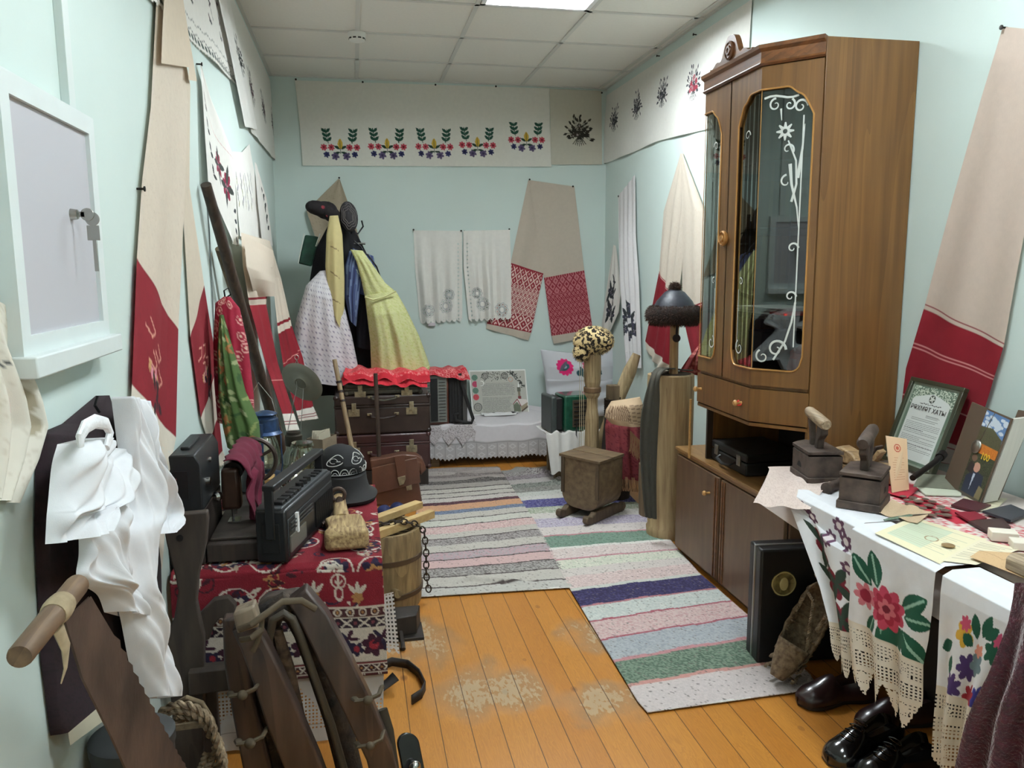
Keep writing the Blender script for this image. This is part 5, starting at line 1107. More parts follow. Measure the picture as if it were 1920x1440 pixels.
# shoes
shn = mat('polished_black', (14, 14, 15), rough=.18, coat=.6); shb = mat('dark_brown_leather', (44, 24, 24), rough=.3, coat=.3, var=.3, scale=20)
def shoe(x, y, rz, m, lab, L0=.27, w0=.05, clog=True, grp=None):
    t = thing('clog' if clog else 'shoe', lab, 'shoe', (x, y, 0), grp); R = rotz(rz); P_ = []; n = 22
    for i in range(n+1):
        s = i/n; w_ = w0*(math.sqrt(max(0, 1-(1-min(1, s/.2))**2))*(1-.28*math.exp(-((s-.55)/.16)**2)))*(1 if s < .93 else math.sqrt(max(0, 1-((s-.93)/.085)**2))); h_ = .028+.035*math.sin(PI*min(1, s*1.5)/2)+.014*math.exp(-((s-.42)/.14)**2) if s < .5 else .075-.01*math.cos((s-.5)*8); 
        h_ *= (.55+.45*min(1, s/.12)); op = s > .46; row = []
        for j in range(19):
            a = -.25+(PI+.5)*j/18; px = math.cos(a)*max(w_, .003); pz = .018+max(0, math.sin(a))*h_ if math.sin(a) > 0 else .012
            if op and 5 < j < 13: pz = .018+h_*.42 if j not in (6, 12) else .018+h_*.6; px *= .95
            row.append(np.array([x, y, 0])+R@np.array([s*L0-.13, px, pz]))
        P_.append(row)
    MB().grid(np.array(P_)).build('upper', m, t, angle=70, sol=.003)
    b = MB(); out = [(s*L0-.13, w_*1.04) for s, w_ in [(k/20, w0*(math.sqrt(max(0, 1-(1-min(1, k/20/.2))**2))*(1-.28*math.exp(-((k/20-.55)/.16)**2)))*(1 if k < 19 else .7)) for k in range(21)]]
    b.prism(out+[(a, -w_) for a, w_ in out[::-1]], (x, y, .004), R@np.array([1., 0, 0]), R@np.array([0, 1., 0]), (0, 0, .012)); b.build('sole', mat('shoe_sole', (26, 22, 20), rough=.6), t)
    b = MB(); b.box(np.array([x, y, .012])+R@np.array([.1, 0, 0]), (.07, .07, .024), R=R); b.build('heel', _M['shoe_sole'], t, bevel=.004)
    if clog:
        b = MB()
        for k in range(4):
            b.tube([np.array([x, y, 0])+R@np.array([-.06+.018*k+.008*math.cos(a), .022*math.sin(a), .018+.055+.01*k-.4*(.022*math.sin(a))**2*20]) for a in np.linspace(0, 6.28, 14)], .0018, n=5)
        b.build('tooling', m, t)
shoe(1.93, -4.135, .25, shn, 'shiny black tooled clog, the farther of the pair under the table', grp='pair of shiny black clogs')
shoe(1.965, -4.235, .2, shn, 'shiny black tooled clog, the nearer of the pair under the table', grp='pair of shiny black clogs')
shoe(2.02, -3.86, .05, shb, 'dark brown leather shoe at the foot of the hanging lace towels', clog=False)
shoe(2.12, -4.02, .1, shb, 'dark brown leather shoe half hidden behind the black clogs', clog=False)
MB().bx(2.28, 2.44, -4.9, -3.7, 0, .3).build('storage_box', mat('dark_card', (40, 34, 30), rough=.8), label='dark long box in the shadow under the table', cat='box', bevel=.004)
# ------------------------------------------------------------------ rag rugs on the floor
def rug(name, rows, stripes, lab, fringe=None, wr=None, res=.006, seed=1, group='rag rugs on the floorboards'):
    rs = np.random.default_rng(seed)
    def paint(c, v):
        k = c.h/sum(s[0] for s in stripes); y = 0
        wob = .004*np.sin(c.U*9+seed)+.003*np.sin(c.U*23)
        for s in stripes:
            l = s[0]*k; m = (c.V+wob >= y) & (c.V+wob < y+l); c.put(m, s[1])
            if len(s) > 2 and s[2]:
                for col, p in s[2]: c.speck(p, col, m)
            y += l
        c.speck(.03, (120, 112, 106)); c.jitter(.16)
        c.z += .002*rs.random(c.z.shape)
        if wr: 
            for (u0, v0, du, dv, a, s_) in wr: c.z += a*np.exp(-(((c.U-u0*c.w)*math.cos(s_)+(c.V-v0*c.h)*math.sin(s_))/du)**2-((-(c.U-u0*c.w)*math.sin(s_)+(c.V-v0*c.h)*math.cos(s_))/dv)**2)
    return sheet(name, 'z', .004, rows, paint, res, off=.003, nrm=(0, 0, 1), label=lab, cat='rug', m=RAG, group=group, sol=.003)
cr_ = (196, 190, 180); gy = (150, 142, 138); dk = (82, 72, 70)
sp = lambda col, p=.4: [(col, p)]
A_ = []
for L_, c_, s_ in ((.05, (150, 140, 136), 0), (.05, (168, 158, 152), 0), (.04, (146, 136, 132), sp((110, 100, 98))), (.05, (164, 154, 148), 0), (.05, (118, 112, 108), sp((66, 60, 58))), (.06, (166, 158, 150), 0), (.012, dk, 0), (.05, cr_, 0), (.01, dk, 0), (.05, cr_, 0), (.01, dk, 0), (.05, (204, 196, 188), 0),
                   (.035, (96, 62, 70), sp((70, 44, 52))), (.07, (206, 158, 122), 0), (.04, (126, 138, 160), sp((90, 100, 122), .3)), (.06, cr_, 0), (.008, dk, 0), (.06, (206, 204, 192), 0), (.008, dk, 0), (.07, (206, 170, 166), sp((220, 196, 190))), (.05, cr_, 0), (.008, dk, 0), (.06, (172, 164, 160), sp((116, 108, 106))), (.06, cr_, 0),
                   (.008, dk, 0), (.06, (176, 166, 168), sp((196, 160, 164))), (.008, dk, 0), (.06, (208, 176, 172), 0), (.008, dk, 0), (.06, (172, 166, 160), sp((110, 104, 100))), (.008, dk, 0), (.07, cr_, 0), (.008, dk, 0), (.05, (196, 192, 184), 0)): A_.append((L_, c_, s_) if s_ else (L_, c_))
rug('rag_rug', [[(790, 884), (934, 876)], [(775, 1000), (1002, 976)], [(770, 1122), (1074, 1103)]], A_, 'striped cream and grey rag rug, the left one, reaching from the bench to the tub', seed=2,
    wr=[(.5, .02, .5, .02, .02, .1), (.25, .06, .3, .015, .02, .2), (.75, .14, .2, .012, .012, -.2), (.55, .95, .16, .015, .022, .3), (.4, .93, .1, .012, .014, -.2)])
B_ = []
for L_, c_, s_ in ((.05, (150, 146, 140), 0), (.05, (178, 172, 166), sp((110, 98, 100))), (.06, (160, 150, 152), sp((112, 102, 106))), (.06, (184, 176, 172), 0), (.06, (150, 152, 142), sp((98, 100, 94))), (.06, (158, 156, 148), sp((110, 106, 100))), (.05, (200, 200, 192), 0), (.05, (210, 206, 200), 0),
                   (.09, (66, 62, 116), sp((120, 118, 160), .35)), (.07, (158, 166, 142), sp((206, 206, 190), .4)), (.06, (214, 208, 200), 0), (.08, (176, 164, 184), sp((208, 200, 208), .4)), (.07, (216, 206, 200), 0), (.01, (190, 130, 136), 0), (.09, (126, 150, 134), sp((96, 122, 106), .25)), (.015, (226, 222, 214), 0),
                   (.07, (214, 196, 190), sp((226, 214, 208))), (.01, (196, 140, 146), 0), (.06, (206, 210, 190), sp((226, 222, 206))), (.05, (214, 204, 196), 0), (.07, (208, 184, 178), sp((226, 206, 200))), (.015, (206, 206, 196), 0), (.085, (46, 40, 72), sp((70, 64, 104), .3)), (.008, (180, 120, 124), 0), (.07, (196, 202, 196), sp((214, 216, 208))), (.007, (170, 92, 102), 0),
                   (.08, (214, 190, 184), sp((200, 160, 158), .3)), (.007, (170, 92, 102), 0), (.085, (180, 184, 186), sp((160, 164, 170), .3)), (.012, (196, 140, 140), 0), (.09, (128, 146, 126), sp((84, 104, 88), .45)), (.012, (206, 150, 140), 0), (.10, (214, 202, 198), 0)): B_.append((L_, c_, s_) if s_ else (L_, c_))
rug('rag_rug', [[(940, 884), (1120, 866)], [(1000, 975), (1215, 965)], [(1068, 1105), (1310, 1075)], [(1140, 1225), (1425, 1175)], [(1196, 1318), (1520, 1268)], [(1214, 1338), (1534, 1294)]], B_, 'long striped rag rug with dark blue stripes, the right one, under the cradle', seed=5,
    wr=[(.35, .05, .3, .015, .03, .8), (.65, .08, .25, .015, .03, -.7), (.8, .13, .2, .02, .03, .5)])

# ------------------------------------------------------------------ covered bench at the back
t = thing('bench', 'low wooden bench under the white cover against the back wall', 'bench', (1.3, -.3, 0)); bw = woodmat('bench_wood', (120, 100, 72), (84, 68, 48), 'x')
MB().bx(.62, 2.08, -.53, -.02, .25, .282).build('seat', bw, t, bevel=.003)
for x in (.7, 1.06, 1.98):
    for y in (-.5, -.08): MB().bx(x-.03, x+.03, y-.025, y+.025, 0, .25).build('leg', bw, t, bevel=.003)
def paint(c, v):
    a = v[3]; c.band(a+.11, c.h, (196, 192, 192)); m = c.V > a+.125
    D = np.abs(((c.U/.075) % 1)-.5)+np.abs((((c.V-a-.125)/.05) % 1)-.5); c.hole |= m & (((c.U/.009) % 1) < .45) & (((c.V/.009) % 1) < .45) & (np.abs(D-.3) > .12) & (c.V < c.h-.02)
    c.put(m & (np.abs(D-.3) < .07), (222, 220, 220)); c.put(m & (((c.U/.075) % 1) < .05), (160, 156, 156)); c.scallop(c.h-.014, .014, .03, True); c.line([(0, a+.12), (c.w, a+.12)], .004, (150, 146, 146))
sheet('bench_cover', 'z', .285, [[(.6, -.03, .31), (2.1, -.03, .31)], [(.6, -.06, .286), (2.1, -.06, .286)], [(.6, -.52, .284), (2.1, -.52, .284)], [(.6, -.545, .276), (2.1, -.545, .276)], [(.6, -.56, .17), (2.1, -.56, .17)], [(.6, -.562, .045), (2.1, -.562, .04)]], paint, .004, bg=(222, 216, 218), off=.003,
      nrm=(0, -.3, .95), fold=lambda T, S: .010*(1+np.sin(40*T+9*S))*(.3+.7*np.abs(np.sin(5*T))), label='white bench cover with a wide lace border hanging to the floor', cat='cover')
def paint(c, v): c.speck(.3, (150, 140, 140)); c.net(.01, c.h-.02, .012, .4); c.scallop(c.h-.06, .06, .11, True)
sheet('lace_runner', 'z', .3, [[(1.0, -.40, .297), (1.36, -.36, .297)], [(1.0, -.55, .295), (1.36, -.545, .295)], [(1.0, -.575, .17), (1.33, -.575, .15)]], paint, .004, bg=(206, 198, 198), off=.003, nrm=(0, -.6, .8), label='grey white lace doily hanging over the bench edge below the accordion', cat='cloth')
# poster with verses
t = thing('poster', 'white framed sheet of verses with a small mosque drawing standing on the bench', 'poster', (1.59, -.13, .29))
c00, c10, c11, c01 = [np.array(q) for q in ((1.368, -.10, .625), (1.805, -.10, .622), (1.822, -.16, .290), (1.382, -.16, .290))]
MB().poly3([c00+[0, .004, 0], c10+[0, .004, 0], c11+[0, .004, 0], c01+[0, .004, 0]], (0, .01, 0)).build('board', mat('poster_white', (226, 226, 222), rough=.7), t, bevel=.001)
def paint(c, v):
    w, h = c.w, c.h; c.rect(.008, w-.008, .008, h-.008, (180, 178, 168)); k = (50, 50, 46)
    for i, col in enumerate(((96, 130, 112), (186, 60, 96), (96, 130, 112), (200, 70, 80))):
        c.disc(w*.09, h*(.16+.145*i), .023, col)
        for j in range(14): a = j*2.4; c.disc(w*.09+.0042*math.sqrt(j+1)*1.3*math.cos(a), h*(.16+.145*i)+.0042*math.sqrt(j+1)*1.3*math.sin(a), .002, (60, 70, 60))
    for (x, y, r) in ((.27, .13, .024), (.62, .13, .024), (.11, .82, .03)): c.disc(w*x, h*y, r, (150, 148, 140)); c.ring(w*x, h*y, r, .004, k); c.ring(w*x, h*y, r*.5, .003, (120, 116, 106))
    for i in range(70):
        a = RNG.random()*6.28; x = w*.44+.045*RNG.standard_normal(); y = h*.13+.018*RNG.standard_normal(); c.leaf(x, y, .014, a, .004, k)
    for i in range(60):
        u = RNG.random(); x = w*(.70+.25*u)+.006*RNG.standard_normal(); y = h*(.05+.38*u**1.6)+.008*RNG.standard_normal(); c.leaf(x, y, .018, RNG.random()*6, .006, (40, 44, 40))
    c.ring(w*.20, h*.29, .018, .006, (236, 236, 230)); c.rect(w*.12, w*.19, h*.2, h*.36, (180, 178, 168)); c.ring(w*.72, h*.22, .016, .004, (190, 140, 120))
    for r in range(25):
        y = h*(.30+.0265*r); x = w*(.2+(.08 if r == 0 else 0)); e = w*((.77 if r < 11 else .70)-.03*RNG.random())
        if r == 11: continue
        while x < e:
            l = .003+.009*RNG.random(); c.line([(x, y+.001*math.sin(x*900)), (x+l*.5, y-.0018), (x+l, y+.001)], .0017, (76, 74, 76)); x += l+.0022
    c.poly([(w*.84, h*.36), (w*.855, h*.26), (w*.87, h*.36), (w*.87, h*.68), (w*.84, h*.68)], (226, 226, 222)); c.rect(w*.825, w*.885, h*.40, h*.5, (96, 96, 84)); c.rect(w*.835, w*.875, h*.5, h*.6, (130, 120, 100)); c.rect(w*.83, w*.885, h*.6, h*.68, (120, 50, 56))
    c.poly([(w*.73, h*.78), (w*.82, h*.66), (w*.97, h*.68), (w*.99, h*.74), (w*.87, h*.84), (w*.8, h*.72)], (216, 206, 200)); c.line([(w*.73, h*.78), (w*.81, h*.67), (w*.87, h*.84)], .006, (130, 50, 54)); 
    c.poly([(w*.73, h*.8), (w*.8, h*.73), (w*.86, h*.83), (w*.86, h*.95), (w*.74, h*.95)], (110, 116, 96)); c.poly([(w*.86, h*.84), (w*.99, h*.74), (w*.98, h*.84), (w*.87, h*.93)], (150, 136, 112)); c.poly([(w*.86, h*.94), (w*.99, h*.82), (w*.99, h*.86), (w*.88, h*.96)], (70, 56, 44))
    for i in range(5): c.line([(w*(.745+.022*i), h*.8), (w*(.745+.022*i), h*.95)], .002, (60, 66, 54))
sheet('verses', 'y', -.1, [[tuple(c00), tuple(c10)], [tuple(c01), tuple(c11)]], paint, .0022, off=.001, nrm=(0, -1, .1), parent=t, m=PAINTED, bg=(232, 232, 228))
def paint(c, v):
    c.jitter(.03)
    for x in (.12, .2, .78, .86): c.leaf(c.w*x, c.h*.3, .05, .2, .02, (44, 44, 42))
sheet('kerchief', 'z', .29, [[(1.44, -.17, .30), (1.74, -.17, .30)], [(1.46, -.26, .296), (1.70, -.25, .296)]], paint, .004, bg=(226, 224, 222), off=.004, nrm=(0, 0, 1), fold=lambda T, S: .007*(1+np.sin(14*T+9*S))*np.sin(PI*S)**.5, label='crumpled white kerchief with dark ends lying before the sheet of verses', cat='kerchief')
# pillow
pil = mat('pillow_cotton', attr=True, rough=.9, bump=.2, bscale=500)
def pillow_paint(c, v):
    w, h = c.w, c.h; M_ = (206, 34, 104); T_ = (40, 78, 84)
    for (x, y) in ((.27, .24), (.62, .20)):
        c.flower(w*x, h*y, .072, M_, 12, None, deep=.16); c.ell(w*x, h*y, .042, .026, -.6, T_); c.ell(w*x, h*y, .018, .009, -.6, (150, 170, 176)); c.leaf(w*x-.05, h*y+.04, .12, -.9, .03, (86, 86, 96))
    for i in range(5): c.disc(w*(.46+.07*i), h*(.33+.02*math.sin(i*1.5)), .026, T_)
    for i in range(3): c.leaf(w*(.5+.1*i), h*.33, .06, -1.8+i, .03, T_)
P0 = [[(1013, 655), (1085, 664), (1158, 648)], [(1021, 700), (1085, 700), (1150, 700)], [(1026, 750), (1085, 750), (1146, 750)], [(1020, 776), (1085, 782), (1146, 776)]]
sheet('pillow', 'y', -.2, P0, pillow_paint, .005, bg=(196, 196, 200), off=.0, puff=.075, fold=lambda T, S: .006*np.sin(30*S+6*T)*(S > .45)+.012*np.sin(PI*S)**.5, label='white pillow embroidered with two pink flowers standing at the bench end', cat='pillow', m=pil)

# big accordion
acc = mat('accordion_brown', (92, 48, 34), rough=.3, coat=.4, var=.2, scale=12); blk2 = mat('black_bellows', (26, 24, 24), rough=.6); pearl = mat('keys_pearl', (120, 122, 116), rough=.3)
t = thing('accordion', 'big brown accordion under a red cloth standing on the bench', 'accordion', (1.12, -.42, .292)); z0, z1 = .300, .672
MB().bx(.985, 1.165, -.52, -.34, z0, z1).build('treble_case', acc, t, bevel=.012)
b = MB(); b.bx(1.0, 1.15, -.527, -.52, z0+.02, z1-.02); g = b.build('face_plate', pearl, t, bevel=.002)
MB().bx(1.035, 1.085, -.534, -.527, z0+.03, z1-.04).build('sound_slot', mat('slot_dark', (16, 16, 16)), g, smooth=False)
b = MB()
for i in range(14): b.bx(1.006, 1.03, -.532, -.527, z0+.04+.022*i, z0+.048+.022*i); b.bx(1.095, 1.14, -.532, -.527, z0+.04+.022*i, z0+.044+.022*i)
b.build('key_row', mat('key_grey', (70, 72, 70), rough=.4), g)
b = MB()
for i in range(9): x = 1.168+.01*i; b.bx(x, x+.005, -.515+.006*(i % 2), -.345, z0+.01, z1-.01); b.bx(x+.005, x+.01, -.508, -.35, z0+.016, z1-.016)
b.build('bellows', blk2, t, smooth=False)
MB().bx(1.26, 1.295, -.52, -.34, z0, z1).build('bass_case', mat('accordion_grey', (64, 62, 60), rough=.35, coat=.3), t, bevel=.006)
b = MB(); b.tube([at('y', -.53, *q) for q in ((862, 700), (866, 720), (876, 752), (887, 785), (884, 793), (868, 792), (855, 788), (853, 778), (860, 776))], [.012]*9, n=8, flat=.3, up=(0, -1, 0)); b.build('strap', blk2, t)
redc = mat('red_print', attr=True, rough=.9, bump=.4, bscale=60)
def rp(c, v):
    c.speck(.25, (206, 110, 110)); 
    for k in range(90): c.ring(RNG.random()*c.w, RNG.random()*c.h, .012, .003, (216, 140, 136))
sheet('red_cloth', 'z', .68, [[(.98, -.33, .678), (1.29, -.33, .682)], [(.98, -.5, .680), (1.29, -.5, .684)], [(.99, -.535, .665), (1.31, -.535, .63)], [(1.0, -.54, .655), (1.315, -.54, .60)]], rp, .005, bg=(186, 40, 52), off=.006, nrm=(0, -.4, .9), fold=waves(3, .012, seed=60, grow=False), m=redc,
      label='red patterned cloth folded over the top of the big accordion', cat='cloth')

# ------------------------------------------------------------------ suitcases in a stack
lea = mat('suitcase_dark', (52, 38, 34), rough=.4, var=.35, scale=14, bump=.3, bscale=220, coat=.1); lea2 = mat('suitcase_maroon', (66, 38, 38), rough=.38, var=.3, scale=12, bump=.3, bscale=220, coat=.15)
lea3 = mat('suitcase_grey', (74, 70, 58), rough=.6, var=.4, scale=60); tar = mat('tarnished_metal', (170, 158, 130), rough=.4, metal=.7, var=.4, scale=60)
def suitcase(x0, x1, y0, y1, z0, z1, m, lab, lids=.28):
    t = thing('suitcase', lab, 'suitcase', ((x0+x1)/2, (y0+y1)/2, z0), 'stacked suitcases'); zl = z1-(z1-z0)*lids
    MB().bx(x0, x1, y0, y1, z0, zl-.002).build('base', m, t, bevel=.012); MB().bx(x0, x1, y0, y1, zl+.002, z1).build('lid', m, t, bevel=.012)
    b = MB(); b.bx(x0-.002, x1+.002, y0-.003, y1+.003, zl-.006, zl+.006); b.build('rim', m, t, bevel=.002)
    for x in (x0+(x1-x0)*.2, x0+(x1-x0)*.8):
        b = MB(); b.bx(x-.035, x+.035, y0-.008, y0, zl-.06, zl-.015); b.bx(x-.014, x+.014, y0-.014, y0-.004, zl-.03, zl+.025); b.lathe([(.011, 0), (.011, .004), (0, .004)], (x+.012, y0-.008, zl-.038), (0, -1, 0), n=14); b.build('clasp', tar, t, bevel=.001)
    xc = (x0+x1)/2; b = MB(); b.tube([(xc-.08, y0-.004, zl-.05), (xc-.07, y0-.03, zl-.06), (xc, y0-.036, zl-.07), (xc+.07, y0-.03, zl-.06), (xc+.08, y0-.004, zl-.05)], .009, n=8, flat=.6); hd = b.build('handle', m, t)
    b = MB(); 
    for s in (-1, 1): b.box((xc+s*.085, y0-.006, zl-.05), (.03, .012, .016))
    b.build('handle_mount', tar, hd, bevel=.002)
    for x in (x0, x1):
        for z in (z0, z1): MB().ell((x+(.012 if x == x0 else -.012), y0+.012, z+(.012 if z == z0 else -.012)), (.018, .018, .018), nu=12, nv=8).build('corner_guard', m, t)
MB().bx(.4, .97, -1.0, -.62, 0, .115).build('wooden_crate', mat('crate_dark', (44, 36, 30), rough=.8, var=.3, scale=10), label='dark low crate carrying the stack of suitcases', cat='crate', bevel=.004)
suitcase(.385, .985, -1.0, -.60, .117, .352, lea2, 'maroon brown suitcase, lowest of the stack')
suitcase(.39, .99, -1.0, -.62, .355, .602, lea, 'dark brown suitcase, middle of the stack')
suitcase(.455, .94, -.99, -.66, .605, .682, lea3, 'thin grey brown suitcase on top of the stack', .5)
def rp2(c, v): rp(c, v); c.band(v[1]+.02, c.h, (176, 30, 44)); c.z += .006*np.sin(c.U*30+c.V*20)
for i, (a, lab) in enumerate((((.45, .99), 'red patterned cloth folded on top of the suitcase stack, upper layer'), ((.44, .97), 'plain red cloth under the patterned one on the suitcases'))):
    sheet('red_cloth', 'z', .7, [[(a[0]+.02, -.66, .735-.025*i), (a[1]-.05, -.66, .735-.025*i)], [(a[0], -.98, .735-.025*i), (a[1], -.98, .728-.025*i)], [(a[0]+.01, -1.012-.006*i, .70-.03*i), (a[1]+.002, -1.015-.006*i, .665-.03*i)]], rp2 if i == 0 else (lambda c, v: c.speck(.05, (150, 26, 36))), .006, bg=(196, 44, 56), off=.006, nrm=(0, -.3, .95), fold=waves(4, .02, seed=61+i, grow=False), m=redc,
          label=lab, cat='cloth')

# ------------------------------------------------------------------ coat stand in the corner with clothes
bm_ = _M['black_metal']
t = thing('coat_stand', 'black metal coat stand loaded with clothes in the back left corner', 'coat stand', (.5, -.42, 0))
b = MB(); b.cyl((.5, -.42, .03), (.5, -.42, 1.78), .014, n=14); b.build('pole', bm_, t)
for k in range(4):
    a = k*PI/2+.4; b = MB(); b.tube([(.5, -.42, .10), (.5+.12*math.cos(a), -.42+.12*math.sin(a), .06), (.5+.24*math.cos(a), -.42+.24*math.sin(a), .01)], .01, n=8); b.build('foot', bm_, t)
    b = MB(); b.tube([(.5, -.42, 1.66), (.5+.08*math.cos(a), -.42+.08*math.sin(a), 1.63), (.5+.12*math.cos(a), -.42+.12*math.sin(a), 1.68), (.5+.11*math.cos(a), -.42+.11*math.sin(a), 1.72)], .006, n=8); b.build('hook', bm_, t)
b = MB(); b.cyl((.37, -.5, 1.56), (.62, -.5, 1.56), .007, n=8); b.build('crossbar', steel, t)
Yc = -.58
def garment(name, parts, lab, cat, base):
    t = thing(name, lab, cat, base)
    for nm, y, rows, paint, bg, puff, fo, m in parts: sheet(nm, 'y', y, rows, paint, .007, bg=bg, puff=puff, fold=fo, parent=t, m=m, off=.004)
    return t
# dark coat behind everything
garment('coat', [('coat_body', -.46, [[(622, 410), (655, 410)], [(590, 470), (690, 480)], [(575, 560), (720, 590)], [(566, 660), (740, 660)], [(570, 740), (730, 735)]], lambda c, v: None, (18, 17, 20), .07, waves(4, .02, seed=70), None)], 'black coat hanging innermost on the coat stand', 'coat', (.5, -.46, .7))
def green(c, v):
    for k in range(18): c.leaf(RNG.random()*c.w, RNG.random()*c.h, .05, RNG.random()*6, .02, (20, 60, 44) if k % 2 else (24, 40, 34))
b = MB(); b.poly3([at('y', -.56, *q) for q in ((572, 440), (598, 444), (584, 500), (559, 494))], (0, .05, 0)); gb = b.build('green_bag', mat('green_cloth', (26, 66, 50), rough=.8, var=.6, scale=20), label='dark green bag with pale edges hanging left on the coat stand', cat='bag', bevel=.01)
b = MB(); b.tube([at('y', -.565, *q) for q in ((570, 438), (559, 494))], .004, n=6); b.tube([at('y', -.565, *q) for q in ((600, 438), (592, 462))], .004, n=6); b.build('piping', mat('pale_piping', (196, 200, 190), rough=.7), gb)
def flo(c, v):
    for i in range(int(c.w/.03)+1):
        for j in range(int(c.h/.034)+1):
            x, y = i*.03+(j % 2)*.015, j*.034; c.ell(x, y, .0055, .004, .5, (138, 130, 156)); c.ell(x+.006, y+.006, .004, .003, 0, (156, 150, 158))
def dots(c, v): 
    for i in range(16): a = i*.4; c.flower(RNG.random()*c.w, RNG.random()*c.h, .03, (120, 30, 40), 5); c.leaf(RNG.random()*c.w, RNG.random()*c.h, .05, a, .02, (46, 66, 50))
garment('skirt', [('printed_cloth', -.66, [[(600, 508), (618, 506)], [(574, 535), (640, 550)], [(555, 600), (660, 630)], [(543, 680), (672, 690)], [(550, 708), (668, 724)]], flo, (222, 218, 222), .09, waves(3, .03, seed=71), None)], 'white skirt with tiny lilac sprigs hanging on the coat stand', 'skirt', tuple(at('y', -.66, 610, 722)))
def ys(c, v):
    for k in range(3): c.line([(c.w*.3, c.h*(.3+.25*k)), (c.w*.7, c.h*(.32+.25*k))], .006, (120, 96, 70))
garment('scarf', [('cloth_fold', -.70, [[(618, 405), (634, 404)], [(612, 440), (642, 440)], [(610, 500), (646, 520)], [(616, 570), (646, 575)], [(622, 580), (640, 620)]], ys, (206, 192, 138), .04, waves(2, .02, seed=72), None)], 'pale yellow scarf hanging long between the two hats', 'scarf', tuple(at('y', -.7, 630, 620)))
def blu(c, v):
    for k in range(12): c.line([(c.w*k/11, 0), (c.w*k/11+.03*math.sin(k), c.h)], .010, (106, 122, 152) if k % 2 else (46, 54, 92))
    c.line([(c.w*.6, c.h*.25), (c.w, c.h*.4)], .006, (170, 190, 190))
garment('blouse', [('sleeve', -.66, [[(655, 470), (682, 475)], [(646, 500), (684, 500)], [(646, 555), (675, 550)], [(656, 600), (668, 612)]], blu, (66, 78, 118), .04, waves(3, .02, seed=73), None),
                   ('bodice', -.62, [[(660, 465), (700, 480)], [(668, 500), (710, 530)], [(672, 550), (708, 560)]], blu, (66, 78, 118), .04, waves(3, .02, seed=74), None)], 'striped blue blouse whose sleeve hangs beside the yellow dress', 'blouse', tuple(at('y', -.66, 670, 612)))
garment('trousers', [('legs', -.60, [[(675, 545), (705, 545)], [(668, 600), (700, 600)], [(668, 650), (695, 655)]], lambda c, v: None, (12, 13, 22), .04, waves(2, .02, seed=75), None)], 'very dark trousers between the blue sleeve and the yellow dress', 'trousers', tuple(at('y', -.6, 685, 655)))
def yel(c, v):
    c.speck(.2, (186, 190, 120)); c.speck(.1, (206, 208, 150)); 
garment('pinafore_dress', [('bodice', -.70, [[(657, 468), (680, 470)], [(668, 490), (698, 495)], [(676, 520), (722, 530)], [(684, 556), (740, 545)]], yel, (204, 204, 150), .04, waves(3, .015, seed=76), None),
                           ('skirt', -.72, [[(684, 554), (742, 545)], [(688, 590), (762, 580)], [(694, 640), (786, 630)], [(696, 690), (804, 680)], [(697, 708), (806, 690)]], yel, (202, 202, 148), .10, waves(4, .035, seed=77), None)], 'pale yellow crinkled pinafore dress hanging over the suitcases', 'dress', tuple(at('y', -.72, 750, 708)))
dt = bpy.data.objects['pinafore_dress']
b = MB(); b.tube([at('y', -.80, *q) for q in ((684, 557), (700, 562), (722, 556), (742, 546))], .009, n=8, flat=.6); b.build('waistband', mat('yellow_band', (202, 202, 148), rough=.9), dt)
b = MB(); b.tube([at('y', -.83, *q) for q in ((698, 708), (715, 714), (740, 712), (768, 706), (790, 696), (806, 686))], [.012]*6, n=8, flat=.4); b.build('frill', _M['yellow_band'], dt)
b = MB(); b.tube([at('y', -.64, *q) for q in ((672, 470), (690, 478), (706, 500), (722, 545))], .006, n=6); b.tube([at('y', -.64, *q) for q in ((664, 452), (676, 462), (692, 490))], .006, n=6); b.build('belts', bm_, label='black belts and straps over the shoulder of the yellow dress', cat='belt')
# hats
hb = mat('black_hat', (30, 25, 27), rough=.95, var=.5, scale=60, bump=.5, bscale=90)
t = thing('kerchief', 'black kerchief with red roses on top of the coat stand', 'kerchief', tuple(at('y', -.6, 605, 410)))
q = at('y', -.6, 606, 393); b = MB(); b.ell(q, (.105, .07, .055), R=roty(.22), fn=lambda d: 1+.1*math.sin(5*d[0]+3*d[1])); b.ell(q+[.05, -.02, -.03], (.07, .05, .05), R=roty(.6)); k_ = b.build('cloth', hb, t)
b = MB()
for (dx, dz) in ((.0, .01), (.05, -.01), (-.05, .015), (.03, -.04)): b.ell(q+[dx, -.066+abs(dx)*.3, dz], (.014, .006, .012))
b.build('rose_print', mat('rose_red', (116, 40, 48), rough=.9), k_)
q = at('y', -.62, 654, 406); b = MB(); b.ell(q, (.058, .045, .098), R=roty(-.12)); h_ = b.build('round_hat', mat('patterned_black', (44, 42, 44), rough=.95, bump=.5, bscale=200), label='round black patterned hat hung at the right of the coat stand top', cat='hat')
b = MB()
for r in (.45, .62, .8): 
    pts = []
    for a in np.linspace(0, 6.28, 30, endpoint=False): 
        d = np.array([r*math.cos(a)*(1+.1*math.sin(6*a)), 0, r*math.sin(a)*(1+.1*math.sin(6*a))]); yy = -math.sqrt(max(.02, 1-min(.98, d[0]**2+d[2]**2))); pts.append(q+roty(-.12)@(np.array([.058*d[0], .046*yy, .098*d[2]])))
    b.tube(pts, .0022, n=4, closed=True)
b.build('stitching', mat('grey_thread', (104, 98, 96), rough=.9), h_)

